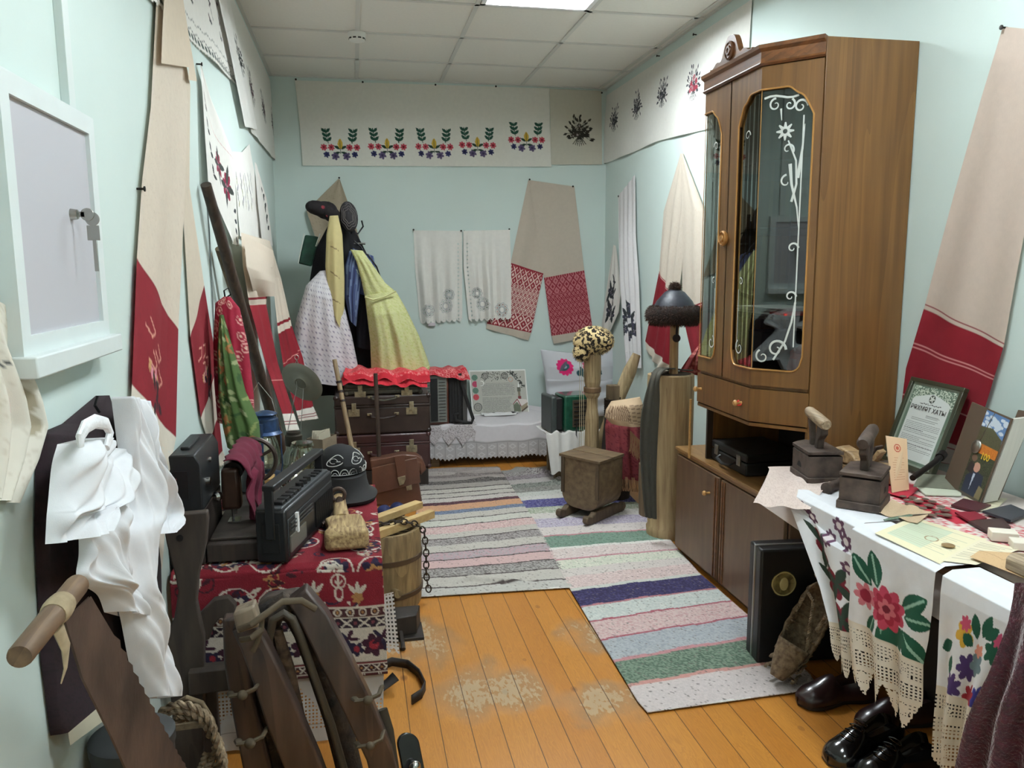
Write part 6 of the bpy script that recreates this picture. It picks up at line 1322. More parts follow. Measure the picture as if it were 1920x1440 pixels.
# ------------------------------------------------------------------ right back: churn, cradle, mortar, shawls
oldw = woodmat('pale_old_wood', (176, 154, 116), (128, 106, 74), 'z', 12, .6, 14); greyw = woodmat('grey_old_wood', (134, 114, 86), (98, 80, 60), 'z', 9, .65, 12)
t = thing('stool', 'small stool under a white cloth carrying the green accordion', 'stool', (1.9, -.95, 0))
MB().bx(1.775, 2.08, -1.075, -.8, .28, .31).build('seat', greyw, t, bevel=.003)
for x in (1.82, 2.04):
    for y in (-1.04, -.84): MB().bx(x-.02, x+.02, y-.02, y+.02, 0, .28).build('leg', greyw, t)
sheet('white_cloth', 'z', .32, [[(1.73, -.78, .315), (2.1, -.78, .315)], [(1.73, -1.08, .315), (2.1, -1.08, .315)], [(1.74, -1.10, .2), (2.08, -1.11, .2)], [(1.76, -1.11, .05), (2.05, -1.12, .08)]], lambda c, v: None, .008, bg=(222, 218, 212), off=.003, nrm=(0, -.6, .8), fold=waves(4, .025, seed=80),
      label='white cloth over the stool behind the butter churn', cat='cloth')
t = thing('accordion', 'small green and black accordion behind the churn', 'accordion', (1.93, -.95, .322)); gp = mat('green_pearl', (30, 84, 62), rough=.25, coat=.6, var=.4, scale=20)
R = rotz(.12); o = np.array([1.92, -.96, .445])
def ab(c, d, m, nm, bev=.006): b = MB(); b.box(o+R@np.array(c, float), d, R=R); return b.build(nm, m, t, bevel=bev)
ab((-.145, 0, 0), (.04, .2, .24), mat('accordion_grey2', (60, 66, 64), rough=.4), 'bass_case', .01); ab((-.105, 0, 0), (.05, .17, .21), blk2, 'bellows'); ab((.03, 0, 0), (.2, .19, .24), gp, 'treble_case', .012)
g = ab((.05, -.098, .0), (.13, .006, .18), mat('grille', (96, 84, 70), rough=.4, metal=.5), 'grille', .001); b = MB()
for i in range(6):
    MB().box(o+R@np.array([.05, -.103, -.07+.028*i]), (.115, .006, .008), R=R).build('fret_bar', blk2, g)
b = MB(); b.tube([at('y', -1.09, *q) for q in ((1082, 790), (1080, 815), (1086, 838), (1096, 850))], .009, n=6, flat=.4); b.build('strap', blk2, t)
# churn
cx, cy = 1.915, -1.5
t = thing('butter_churn', 'tall turned wooden dasher wearing a leopard print hat behind the cradle', 'churn', (cx, cy, 0))
MB().lathe([(.05, 0), (.048, .02), (.045, .3), (.042, .5), (.034, .56), (.034, .62), (.046, .64), (.048, .66), (.044, .69), (.05, .72), (.052, .8), (.05, .93), (0, .93)], (cx, cy, 0), n=12).build('shaft', oldw, t, smooth=False)
MB().lathe([(.047, .655), (.053, .66), (.053, .685), (.047, .69)], (cx, cy, 0), n=24).build('collar', woodmat('collar_wood', (120, 92, 60), (80, 60, 40), 'z'), t)
b = MB()
for k in range(3): b.cyl((cx-.065-.012*k, cy-.03, .9), (cx-.06-.012*k, cy-.03, .33), .0016, n=5)
b.build('hanging_threads', mat('thread_pale', (190, 176, 146)), t)
leo = bpy.data.materials.new('leopard_fur'); leo.use_nodes = True; nt = leo.node_tree; N_ = nt.nodes; tcn = N_.new('ShaderNodeTexCoord'); vo = N_.new('ShaderNodeTexNoise'); vo.inputs['Scale'].default_value = 50; vo.inputs['Detail'].default_value = 1; nt.links.new(tcn.outputs['Object'], vo.inputs[0]); rr = N_.new('ShaderNodeValToRGB')
rr.color_ramp.elements[0].position = .49; rr.color_ramp.elements[0].color = (*lin((214, 190, 140)), 1); rr.color_ramp.elements[1].position = .52; rr.color_ramp.elements[1].color = (*lin((36, 28, 22)), 1); nt.links.new(vo.outputs['Fac'], rr.inputs[0]); nt.links.new(rr.outputs[0], N_['Principled BSDF'].inputs['Base Color']); N_['Principled BSDF'].inputs['Roughness'].default_value = 1
def fur(name, base_pts, normals, L_, m, parent=None, r=.0012, **k):
    """short hairs as thin solid spikes, one mesh"""
    b = MB(); vs = []; fs = []
    for p, n_ in zip(base_pts, normals):
        n_ = unit(n_+.35*RNG.standard_normal(3)); X, Y, _ = frame(n_); l = L_*(.6+.6*RNG.random()); k0 = len(vs)
        vs += [p+X*r, p-X*r*.5+Y*r, p-X*r*.5-Y*r, p+n_*l+np.array([0, 0, -.25*l])]; fs += [(k0, k0+1, k0+3), (k0+1, k0+2, k0+3), (k0+2, k0, k0+3)]
    b.v = [tuple(map(float, q)) for q in vs]; b.f = fs; return b.build(name, m, parent, smooth=False, **k)
def sph(n):
    i = np.arange(n)+.5; ph = np.arccos(1-2*i/n); th = PI*(1+5**.5)*i; return np.stack([np.cos(th)*np.sin(ph), np.sin(th)*np.sin(ph), np.cos(ph)], 1)
t = thing('fur_hat', 'leopard print fluffy hat on top of the turned wooden dasher', 'hat', (cx, cy, .9))
fnl = lambda d: 1+.06*math.sin(4*d[0]+3*d[2])
b = MB(); b.ell((cx+.005, cy, .965), (.118, .105, .085), fn=fnl); b.ell((cx-.07, cy-.01, .90), (.05, .06, .055)); b.build('crown', leo, t)
D = sph(2600); pts = np.vstack([np.array([cx+.005, cy, .965])+D*np.array([.118, .105, .085])*.99, np.array([cx-.07, cy-.01, .9])+D[::4]*np.array([.05, .06, .055])])
fur('pile', pts, np.vstack([D, D[::4]]), .013, leo, t)
# cradle (box with rounded ends on rockers)
t = thing('cradle', 'small wooden rocking cradle standing on the rag rug', 'cradle', (1.84, -1.80, .012)); fx = unit(np.array([.14, -.21, 0])); bx_ = unit(np.array([.235, .19, 0])); O_ = np.array([1.652, -1.79, .012])
crm = woodmat('cradle_wood', (124, 104, 76), (88, 70, 50), 'x', 6, .55, 4, ring=.2); crd = woodmat('cradle_edge', (96, 78, 56), (66, 52, 38), 'z', 8, .6, 8)
wC, dC = .27, .23
prof = [(.0, .335), (.0, .14), (.006, .11), (.022, .082), (.05, .062), (.085, .055), (.185, .055), (.22, .062), (.248, .082), (.264, .11), (.27, .14), (.27, .335)]
b = MB(); b.prism(prof, O_, fx, (0, 0, 1), bx_*dC); b.build('body', crm, t, bevel=.003)
for k, o2 in enumerate((-.008, dC-.006)):
    for (a0, a1) in ((0, .022), (wC-.022, wC)):
        pr2 = [(a0, .335), (a0, .12), (a0 if k is None else a0, .10), (a1, .10), (a1, .335)]; b = MB(); b.prism([(a0, .335), (a0, .13), (a1, .13), (a1, .335)], O_+bx_*o2, fx, (0, 0, 1), bx_*.012); b.build('corner_post', crd, t, bevel=.002)
b = MB(); b.prism([(-.012, .335), (wC+.012, .335), (wC+.012, .350), (-.012, .350)], O_-bx_*.012, fx, (0, 0, 1), bx_*(dC*.55)); b.build('lid', crm, t, bevel=.002)
b = MB(); b.prism([(-.012, .335), (wC+.012, .335), (wC+.012, .352), (-.012, .352)], O_+bx_*(dC*.55-.008), fx, (0, 0, 1), bx_*(dC*.5)); b.build('lid', crm, t, bevel=.002)
for a0 in (.02, wC-.055):
    b = MB(); q = O_+fx*a0; b.prism([(-.07, .004), (-.085, .02), (-.08, .045), (-.06, .05), (-.03, .04), (0, .058), (dC, .058), (dC+.04, .045), (dC+.07, .05), (dC+.085, .02), (dC+.06, 0), (0, .0)], q, bx_, (0, 0, 1), fx*.035); b.build('rocker', crd, t, bevel=.005)
# mortar with pestle and fur hat
mx, my = 2.115, -2.22
t = thing('mortar', 'tall hollowed log mortar with a pestle beside the cabinet', 'mortar', (mx, my, 0)); mw = woodmat('mortar_wood', (178, 154, 114), (134, 108, 76), 'z', 7, .6, 10, ring=.35)
MB().lathe([(.108, 0), (.112, .05), (.104, .06), (.112, .2), (.116, .5), (.119, .8), (.118, .852), (.102, .857), (.098, .80), (.09, .5), (0, .49)], (mx, my, 0), n=48, wob=.01).build('trunk', mw, t, angle=50)
MB().lathe([(.1005, .856), (.0985, .80), (.0925, .51), (0, .505)], (mx, my, 0), n=48).build('cavity', mat('cavity_shade', (58, 44, 32), rough=.9), t)  # added lining, shade of the hollow put into its dark colour
MB().lathe([(.035, .51), (.03, .7), (.024, .8), (.022, 1.0), (.024, 1.16), (0, 1.16)], (mx+.012, my, 0), n=20).build('pestle', woodmat('pestle_wood', (170, 136, 92), (116, 88, 56), 'z', 12), t)
hx, hy, hz = mx+.008, my, 1.155
furm = mat('dark_fur', (40, 28, 23), rough=1, c2=(26, 18, 15), scale=50); furt = mat('brown_fur', (70, 48, 36), rough=1, c2=(40, 28, 22), scale=70)
t = thing('fur_hat', 'dark fur-brimmed hat with a leather crown resting on the pestle', 'hat', (hx, hy, 1.09))
MB().lathe([(.108, .03), (.09, .07), (.05, .115), (.022, .13), (0, .132)], (hx, hy, hz), n=32).build('leather_crown', mat('navy_leather', (32, 34, 44), rough=.5, var=.3, scale=30, bump=.3, bscale=60), t)
b = MB(); b.tube([(hx+.105*math.cos(a), hy+.105*math.sin(a), hz+.0) for a in np.linspace(0, 2*PI, 32, endpoint=False)], .036, n=12, closed=True, flat=1.25); b.build('brim', furm, t)
ps = []; ns = []
for i in range(5200):
    a, c_ = RNG.random()*6.283, RNG.random()*6.283; n_ = np.array([math.cos(a)*math.cos(c_), math.sin(a)*math.cos(c_), math.sin(c_)]); ps.append(np.array([hx+.105*math.cos(a), hy+.105*math.sin(a), hz])+n_*np.array([.035, .035, .044])); ns.append(n_)
fur('brim_fur', ps, ns, .014, furt, t)
D = sph(900); fur('top_tuft', np.array([hx, hy, hz+.14])+D*.018, D*np.array([1, 1, .6]), .022, furt, t)
b = MB(); b.cyl((hx-.02, hy-.09, hz-.03), (hx-.022, hy-.09, hz-.10), .006, n=6); b.ell((hx-.022, hy-.09, hz-.11), (.02, .02, .02)); b.build('tassel', furm, t)
# grey coat over the mortar
def coatp(c, v): c.speck(.2, (74, 70, 60)); 
sheet('coat', 'y', -2.33, [[('y', -2.1, 1255, 692), ('y', -2.1, 1300, 694)], [('y', -2.3, 1220, 705), ('y', -2.34, 1238, 705)], [(1205, 760), (1236, 755)], [(1200, 830), (1232, 830)], [(1203, 900), (1230, 900)], [(1210, 968), (1231, 972)]], coatp, .006, bg=(74, 72, 64), off=.004, fold=waves(2, .02, seed=81), sol=.006, nrm=(-.3, -.95, 0), ease=True,
      label='grey green coat hanging over the left side of the mortar', cat='coat')
sheet('coat_rim', 'z', .87, [[(mx-.12, my-.05, .875), (mx+.12, my-.03, .875)], [(mx-.125, my+.02, .89), (mx+.125, my+.02, .885)], [(mx-.12, my+.10, .885), (mx+.13, my+.1, .88)]], lambda c, v: None, .01, bg=(60, 58, 52), off=.0, label='dark collar of the grey coat lying on the mortar rim', cat='cloth') if 0 else None
MB().lathe([(.09, 0), (.095, .2), (.095, .3), (.085, .305), (.08, .25), (0, .24)], (2.17, -1.90, 0), n=32, wob=.012).build('mortar', greyw, label='lower dark log mortar half hidden behind the grey coat', cat='mortar')
# shawl, knitted cloth, paddle and post behind the cradle
def shp(c, v): c.speck(.15, (110, 36, 46))
t = thing('shawl', 'dusty red shawl with a beige fringe hanging behind the cradle', 'shawl', tuple(at('y', -1.62, 1175, 920)))
sheet('shawl_cloth', 'y', -1.62, [[(1140, 768), (1200, 765)], [(1134, 800), (1205, 800)], [(1136, 850), (1204, 850)], [(1146, 890), (1200, 895)]], shp, .006, bg=(142, 60, 66), puff=.06, fold=waves(3, .04, seed=82), parent=t)
b = MB()
for k in range(34):
    p = at('y', -1.70, 1152+k*1.45, 893+.1*k); b.tube([p, p+[.004*math.sin(k), -.003, -.04], p+[.008*math.sin(k*2.1), 0, -.085]], .0022, n=4)
b.build('fringe', mat('fringe_beige', (176, 136, 104), rough=.95), t); b = MB()
for k in range(24):
    p = at('y', -1.76, 1182+k*.8, 808+1.6*k*.5); b.tube([p, p+[.006*math.sin(k), -.003, -.05], p+[.012*math.sin(k*2.3), 0, -.12]], .0022, n=4)
b.build('fringe', mat('fringe_beige', (176, 136, 104), rough=.95), t)
def knit(c, v):
    for k in range(12): c.line([(c.w*(.05+.035*k), c.h*.2), (c.w*(.02+.05*k), c.h*.75)], .005, (120, 92, 70))
    for k in range(6): c.line([(c.w*.5, c.h*(.2+.12*k)), (c.w, c.h*(.3+.12*k))], .004, (126, 98, 80))
sheet('knitted_cloth', 'y', -1.78, [[(1146, 752), (1200, 744)], [(1136, 768), (1206, 760)], [(1134, 782), (1204, 790)], [(1146, 794), (1202, 798)]], knit, .005, bg=(206, 178, 146), off=.0, puff=.06, fold=waves(2, .02, seed=83), label='beige ribbed knitted cloth bundled on top of the red shawl', cat='cloth')
b = MB(); b.lathe([(.09, 0), (.085, .3), (.07, .5), (0, .55)], (2.06, -1.52, 0), n=20); b.build('sack', mat('dark_sack', (54, 42, 36), rough=.95, var=.3, scale=20), label='dark sack standing under the red shawl', cat='sack')
b = MB(); p0, p1 = at('y', -1.2, 1150, 770), at('y', -1.2, 1194, 664); p0[2] = min(p0[2], .5); d = unit(p1-p0); base = p0+d*(-p0[2]/d[2])+[0, 0, .0]; b.tube([base, p0, p0*.3+p1*.7, p1], [.02, .042, .046, .028], n=10, flat=.5, up=(0, -1, 0)); b.build('wooden_paddle', oldw, label='grey wooden paddle leaning into the right back corner', cat='paddle')
c0 = at('y', -1.3, 1149, 735); t = thing('wooden_post', 'short square post bound with dark cord behind the churn', 'post', (c0[0], -1.3, 0)); MB().bx(c0[0]-.036, c0[0]+.036, -1.33, -1.27, 0, c0[2]+.045).build('post', greyw, t, bevel=.005)
b = MB(); b.tube([(c0[0]+.05*math.cos(a*6.28), -1.3+.045*math.sin(a*6.28), c0[2]-.04-.012*a) for a in np.linspace(0, 9, 140)], .006, n=5); b.build('cord_binding', mat('dark_cord', (50, 38, 30), rough=.9), t)
def shp2(c, v):
    for k in range(60): c.leaf(RNG.random()*c.w, RNG.random()*c.h, .03, RNG.random()*6, .012, (176, 106, 96))
sheet('patterned_shawl', 'y', -2.05, [[('x', W-.05, 1312, 640), ('x', W-.05, 1318, 642)], [(1288, 668), (1320, 668)], [(1268, 698), (1322, 705)]], shp2, .006, bg=(128, 50, 50), off=.02, fold=waves(3, .03, seed=84), label='brick red patterned shawl between the mortar and the cabinet', cat='shawl')
# ------------------------------------------------------------------ carpet-covered table by the left wall
LZ = .556; LX = .592; LY0, LY1 = -3.76, -2.97
t = thing('side_table', 'dark low table hidden under the red carpet by the left wall', 'table', (.3, -3.4, 0)); dkw = woodmat('dark_wood', (50, 38, 31), (28, 22, 18), 'z', 8, .6, 10)
MB().bx(.01, LX-.012, LY0+.01, LY1, LZ-.04, LZ-.012).build('tabletop', dkw, t, bevel=.003)
for x in (.05, LX-.06):
    for y in (LY0+.07, LY1-.04): MB().bx(x-.022, x+.022, y-.022, y+.022, 0, LZ-.04).build('leg', dkw, t, bevel=.002)
CR, NV, CM, GO = (124, 22, 36), (38, 30, 56), (206, 196, 180), (170, 124, 74)
def carpet(c, v):
    w = c.w; a = v[2]; c.jitter(.06); rr = np.random.default_rng(4)
    # field: scrolling sprays
    def spray(x, y, s, mir=1):
        for k in range(7): t_ = k*.9; c.leaf(x+mir*s*.3*math.cos(t_)*(.5+.12*k), y+s*.3*math.sin(t_)*(.5+.12*k), s*.34, t_+1.2, s*.12, CM if k % 2 else (60, 24, 34))
        c.flower(x, y, s*.24, CM, 6, (110, 50, 40)); c.flower(x, y, s*.13, GO, 5)
    fy = a+.13
    for i in range(26):
        x = w*((i*.37) % 1); y = fy*((i*.23+.05) % 1); c.flower(x, y, .045, NV, 7); c.ring(x, y, .05, .005, CM); c.flower(x, y, .028, CM if i % 2 else GO, 6, (110, 40, 40), .45)
    for i in range(150):
        x, y = rr.random()*w, rr.random()*fy; t_ = rr.random()*6.28; r_ = .018+.02*rr.random(); col = (CM, (60, 20, 30), CM, GO, NV, (166, 150, 130))[i % 6]
        c.line([(x+r_*math.cos(t_+q*.5)*(1-.1*q), y+r_*math.sin(t_+q*.5)*(1-.1*q)) for q in range(7)], .005, col); c.leaf(x, y, .035, t_, .012, col)
    m = (c.U > w*.60) & (c.V > a+.02) & (c.V < a+.105); c.put(m & (c.U < w*1.0), CR)
    for (fx, fyy) in ((.66, .085), (.87, .09)):
        for q in range(3): c.leaf(w*fx, a+fyy, .045, -2.2+.65*q, .013, CM)
        c.flower(w*fx, a+fyy+.006, .018, GO, 6)
    c.ring(w*.78, a+.045, .02, .005, CM); c.line([(w*.78, a+.03), (w*.78, a+.06)], .005, CM); c.leaf(w*.78, a+.055, .018, -2.3, .006, CM); c.leaf(w*.78, a+.055, .018, -.8, .006, CM); c.ring(w*.78, a+.082, .011, .005, CM, 1.7)
    def border(y0, y1, bg, motif, p, cols):
        c.band(y0, y1, bg); n = int(w/p)+1; ym = (y0+y1)/2; s = (y1-y0)
        for k in range(n):
            x = (k+.5)*p
            if motif == 'ring': c.ring(x, ym, s*.36, s*.16, cols[0]); c.disc(x, ym, s*.14, cols[1])
            elif motif == 'x': c.line([(x-p*.3, y0+s*.15), (x+p*.3, y1-s*.15)], s*.16, cols[0]); c.line([(x+p*.3, y0+s*.15), (x-p*.3, y1-s*.15)], s*.16, cols[0]); c.disc(x+p*.5, ym, s*.16, cols[1])
            else:
                c.flower(x, ym, s*.36, cols[0], 6, cols[1], .4); c.flower(x+p*.5, ym+s*.1, s*.22, cols[2], 5, cols[1], .4)
                for q in range(5): c.leaf(x+p*.25, ym-s*.2, s*.36, q*1.3, s*.12, cols[q % 2*2])
        c.line([(0, y0), (w, y0)], .005, CM); c.line([(0, y1), (w, y1)], .004, (90, 60, 50))
    b0 = a+.125
    border(b0, b0+.028, (70, 30, 34), 'ring', .036, (CM, GO)); border(b0+.03, b0+.062, (40, 22, 36), 'x', .05, (CM, (120, 60, 70)))
    border(b0+.064, b0+.165, CM, 'fl', .10, ((58, 20, 40), (150, 40, 52), NV)); border(b0+.172, b0+.195, (60, 24, 30), 'x', .03, (CM, GO)); border(b0+.197, c.h, (84, 34, 36), 'ring', .024, (CM, (60, 24, 34)))
    c.jitter(.14)
sheet('carpet', 'z', LZ, [[(.012, LY1, LZ), (LX, LY1+.01, LZ)], [(.012, LY0, LZ), (LX, LY0, LZ)], [(.012, LY0-.014, LZ-.012), (LX, LY0-.014, LZ-.012)], [(.012, LY0-.02, .22), (LX+.006, LY0-.022, .205)]], carpet, .0032, bg=CR, off=.004, nrm=(0, -.5, .7), m=PILE, sol=.006,
      fold=lambda T, S: .006*(1+np.sin(11*T+1))*(S > .72), label='red and cream oriental carpet covering the side table and hanging down its front', cat='carpet')
def lc(c, v):
    h = c.h; c.band(h*.0, h*.55, (196, 192, 186)); D = np.abs(((c.U/.17) % 1)-.5)*2; zz = np.abs((c.V-.06)/.11-D)
    m = (c.V > .03) & (c.V < .16); c.net(.02, .19, .011, .72, m=zz < .42); c.net(.005, .2, .004, .3, m=(zz >= .42)) if 0 else None; c.line([(0, .17), (c.w, .17)], .003, (150, 146, 140))
LCO = sheet('lace_cloth', 'y', LY0-.012, [[(.06, LY0-.012, .24), (LX-.004, LY0-.012, .24)], [(.06, LY0-.016, .10), (LX-.01, LY0-.016, .10)], [(.06, LY0-.012, .012), (LX-.018, LY0-.012, .012)]], lc, .0026, bg=(200, 198, 194), off=.0, fold=waves(5, .008, seed=90), label='white crocheted lace cloth showing under the carpet edge', cat='cloth')
def lc2(c, v): c.net(.0, c.h, .012, .68); c.scallop(c.h-.02, .015, .03)
sheet('lace_edging', 'x', LX, [[(LX-.03, LY0+.06, LZ-.14), (LX+.032, LY0+.06, LZ-.13)], [(LX-.03, LY0+.05, LZ-.31), (LX+.046, LY0+.05, LZ-.33)]], lc2, .003, bg=(214, 210, 206), off=.002, nrm=(0, -1, 0), parent=LCO)
# chest behind the table
t = thing('chest', 'dark wooden chest behind the carpeted table carrying the lantern and jars', 'chest', (.22, -2.6, 0)); MB().bx(.01, .43, -2.93, -2.28, 0, .46).build('body', dkw, t, bevel=.004); MB().bx(.005, .437, -2.937, -2.27, .462, .5).build('lid', dkw, t, bevel=.006)

# black radio at the wall on a dark box
MB().bx(.006, .098, -3.73, -3.42, LZ+.012, .715).build('dark_box', dkw, label='dark wooden box carrying the black radio at the wall', cat='box', bevel=.003)
rb = mat('radio_black', (25, 27, 29), rough=.45, var=.2, scale=20); rdk = mat('radio_dark', (16, 17, 18), rough=.5); chrome = mat('chrome', (190, 190, 188), rough=.2, metal=1)
t = thing('radio', 'old black radio standing against the left wall above the yoke', 'radio', (.052, -3.575, .717))
b = MB(); b.prism([(.006, 0), (.098, 0), (.1, .01), (.1, .14), (.085, .168), (.02, .168), (.006, .15)], (0, -3.73, .717), (1, 0, 0), (0, 0, 1), (0, .3, 0)); bd = b.build('case', rb, t, bevel=.004)
MB().bx(.03, .065, -3.733, -3.728, .76, .84).build('end_recess', rdk, bd); b = MB()
for i in range(3): b.cyl((.034, -3.735, .775+.022*i), (.034, -3.73, .775+.022*i), .003, n=8)
b.build('socket', chrome, bd); b = MB(); b.cyl((.1, -3.66, .79), (.112, -3.66, .79), .012, n=16); b.cyl((.1, -3.60, .84), (.108, -3.60, .84), .008, n=16); b.build('knob', chrome, bd)
MB().bx(.035, .06, -3.66, -3.5, .883, .893).build('carry_grip', rb, t, bevel=.003)

# sewing machine on its wooden base
t = thing('sewing_machine', 'old brown sewing machine with a crimson cloth over its arm', 'sewing machine', (.17, -3.45, LZ+.012)); smb = mat('machine_brown', (70, 46, 34), rough=.4, var=.5, scale=18, metal=.2, coat=.2); smk = mat('machine_black', (22, 20, 20), rough=.35, coat=.3)
MB().bx(.102, .262, -3.73, -3.12, LZ+.012, .622).build('wooden_base', dkw, t, bevel=.004); MB().bx(.108, .256, -3.70, -3.15, .622, .63).build('base_plate', mat('worn_plate', (90, 82, 76), rough=.45, metal=.6, var=.4, scale=30), t, bevel=.002)
b = MB(); b.box((.150, -3.54, .735), (.058, .05, .13), top=(.9, 1)); b.build('head', smb, t, bevel=.012, bseg=3)
MB().tube([(.155, -3.54, .785), (.16, -3.40, .80), (.165, -3.26, .795), (.166, -3.2, .77), (.166, -3.19, .70), (.166, -3.19, .632)], [.03, .034, .036, .036, .034, .044], n=14).build('arm', smk, t)
b = MB(); b.cyl((.150, -3.54, .67), (.150, -3.54, .636), .004, n=8); b.cyl((.158, -3.535, .68), (.158, -3.535, .65), .005, n=8); b.bx(.138, .172, -3.57, -3.52, .632, .637); b.build('needle_bar', chrome, t)
b = MB(); b.lathe([(.014, 0), (.016, .012), (.01, .02), (0, .02)], (.115, -3.55, .715), (-.6, -.8, 0), n=16); b.build('tension_dial', chrome, t)
wh = MB().tube([(.16+.078*math.cos(a), -3.09, .712+.078*math.sin(a)) for a in np.linspace(0, 2*PI, 36, endpoint=False)], .0085, n=8, closed=True); wh.cyl((.16, -3.20, .712), (.16, -3.08, .712), .026, n=20)
for k in range(3): a = k*2.09+.5; wh.cyl((.16, -3.09, .712), (.16+.076*math.cos(a), -3.09, .712+.076*math.sin(a)), .006, n=8)
wh.build('hand_wheel', mat('wheel_brown', (66, 54, 48), rough=.4, metal=.4), t)
def mc(c, v): c.speck(.2, (80, 18, 40)); 
P_ = []; n = 26
for i in range(n):
    y = -3.60+.33*i/(n-1); row = []
    for j in range(30):
        a = -1.25+3.0*j/29 if 0 else (PI*.62-2.3*PI*.5*j/29); drop = max(0, j-16)*.0135*(.6+.4*math.sin(i*.5))
        x = .158+.05*math.cos(a) if j < 17 else .158+.05+.004*math.sin(i*.9)+.01*math.sin(j*.5+i*.3); z = .79+.046*math.sin(a) if j < 17 else .79+.046*math.sin(PI*.62-2.3*PI*.5*17/29)-drop
        row.append((x+.004*math.sin(i*1.1+j*.4), y, z))
    P_.append(row)
MB().grid(np.array(P_)).build('crimson_cloth', mat('crimson_cloth', (96, 20, 44), rough=.95, var=.25, scale=20), label='crimson cloth draped over the arm of the sewing machine', cat='cloth', sol=.003, angle=80)
# radio cassette player
def oriented(o, ang): 
    R = rotz(ang); o = np.array(o, float)
    return (lambda q: o+R@np.array(q, float)), R
F_, R = oriented((.328, -3.785, LZ+.014), math.atan2(.44, .115)); t = thing('cassette_radio', 'black portable radio cassette player with its handle raised on the carpet', 'radio', tuple(F_((.24, .04, 0))))
RL, RD, RH = .455, .09, .155
def rbx(x0, x1, y0, y1, z0, z1): b = MB(); b.box(F_(((x0+x1)/2, (y0+y1)/2, (z0+z1)/2)), (x1-x0, y1-y0, z1-z0), R=R); return b
bd = rbx(0, RL, 0, RD, 0, RH).build('case', rb, t, bevel=.008)
b = rbx(.012, RL-.015, -.004, .002, .014, RH-.03); g = b.build('front_panel', mat('panel_black', (26, 27, 29), rough=.35), bd, bevel=.003)
b = MB()
for k in range(24): b.box(F_((.25+.0078*k, -.006, .065)), (.003, .004, .08), R=R)
b.build('speaker_grille', rdk, g, smooth=False)
rbx(.015, .15, -.008, -.003, .028, .075).build('dial_window', mat('dial_grey', (116, 112, 104), rough=.3, var=.3, scale=50, stretch=(30, 30, 1)), g, label='grey tuning dial window')
rbx(.066, .078, -.012, -.003, .07, .128).build('white_label', mat('label_white', (226, 226, 226), rough=.5), g, label='narrow white paper strip')
b = MB()
for z in (.090, .101, .112): b.box(F_((.12, -.007, z)), (.2, .004, .003), R=R)
b.build('trim_line', mat('trim_grey', (60, 60, 60), rough=.4), g)
rbx(.004, RL-.01, .012, RD-.004, RH-.002, RH+.006).build('top_deck', mat('deck_grey', (64, 66, 68), rough=.5), bd, bevel=.002)
for k in range(5): rbx(.03+.035*k, .057+.035*k, .018, .048, RH+.004, RH+.016).build('key', rdk, bd, bevel=.002)
for k in range(3): b = MB(); b.lathe([(.013, 0), (.012, .014), (0, .015)], F_((.225+.036*k, .034, RH+.006)), n=18); b.build('knob', rdk, bd)
for k in range(3): rbx(.34+.03*k, .357+.03*k, .02, .045, RH+.004, RH+.013).build('switch', rdk, bd, bevel=.002)
for x in (-.0065, RL-.002): rbx(x, x+.009, RD*.35, RD*.65, RH*.45, RH+.065).build('handle_post', rb, t, bevel=.003)
rbx(-.0065, RL+.007, RD*.3, RD*.7, RH+.055, RH+.073).build('handle', rb, t, bevel=.004)
rbx(-.003, .001, .02, RD-.02, .03, .115).build('end_recess', rdk, bd, bevel=.001)

# books and silver dome lid
yb = mat('book_yellow', (206, 170, 92), rough=.6); pg_ = mat('book_pages', (214, 196, 150), rough=.8)
for k, (zz, a, lab) in enumerate(((LZ+.012, .1, 'yellow covered book at the bottom of the pile under the silver lid'), (LZ+.036, -.05, 'yellow covered book on top of the pile under the silver lid'))):
    t = thing('book', lab, 'book', (.32, -3.13, zz), 'yellow books under the silver lid'); b = MB(); b.box((.325, -3.13, zz+.011), (.135, .19, .016), rz=a); b.build('pages', pg_, t)
    b = MB(); b.box((.325, -3.13, zz+.0015), (.14, .195, .003), rz=a); b.box((.325, -3.13, zz+.0205), (.14, .195, .003), rz=a); b.build('cover', yb, t)
t = thing('dome_lid', 'silver dome lid with a pointed top lying on the yellow books', 'lid', (.296, -3.1, LZ+.062))
b = MB(); b.lathe([(.058, 0), (.055, .008), (.050, .012), (.047, .03), (.038, .048), (.02, .062), (.008, .068), (.006, .076), (0, .08)], (.296, -3.1, LZ+.062), n=40); b.build('dome', mat('silver', (206, 200, 188), rough=.18, metal=1, bump=.1, bscale=80), t)
# skullcap on a black hat
t = thing('skullcap', 'black skullcap with white paisley embroidery resting on the old black hat', 'cap', (.465, -3.1, .653)); kq = np.array([.465, -3.1, .658])
def capfn(d): return 1.0-.04*abs(math.sin(2*math.atan2(d[1], d[0])))
b = MB(); b.lathe([(.088, 0), (.093, .008), (.093, .03), (.088, .04), (.072, .066), (.046, .088), (.018, .099), (0, .101)], kq, n=40, wob=.02); cp = b.build('cap', mat('black_velvet', (17, 17, 19), rough=.85), t, angle=60)
emb = mat('white_thread', (206, 206, 202), rough=.8)
def capr(z): return np.interp(z, [0, .008, .03, .04, .066, .088, .099, .101], [.088, .093, .093, .088, .072, .046, .018, .0])+.0012
def onc(th, z): r = capr(z)*(1+.02*math.sin(3*th+z*9)); return kq+np.array([r*math.cos(th), r*math.sin(th), z])
b = MB()
for k in range(18):
    t0 = k*2*PI/18; b.tube([onc(t0+.165*u, .008+.019*math.sqrt(max(0, 1-u*u))) for u in np.linspace(-1, 1, 11)], .0014, n=4); b.tube([onc(t0+.09*u, .009+.006*math.sqrt(max(0, 1-u*u))) for u in np.linspace(-1, 1, 7)], .001, n=4)
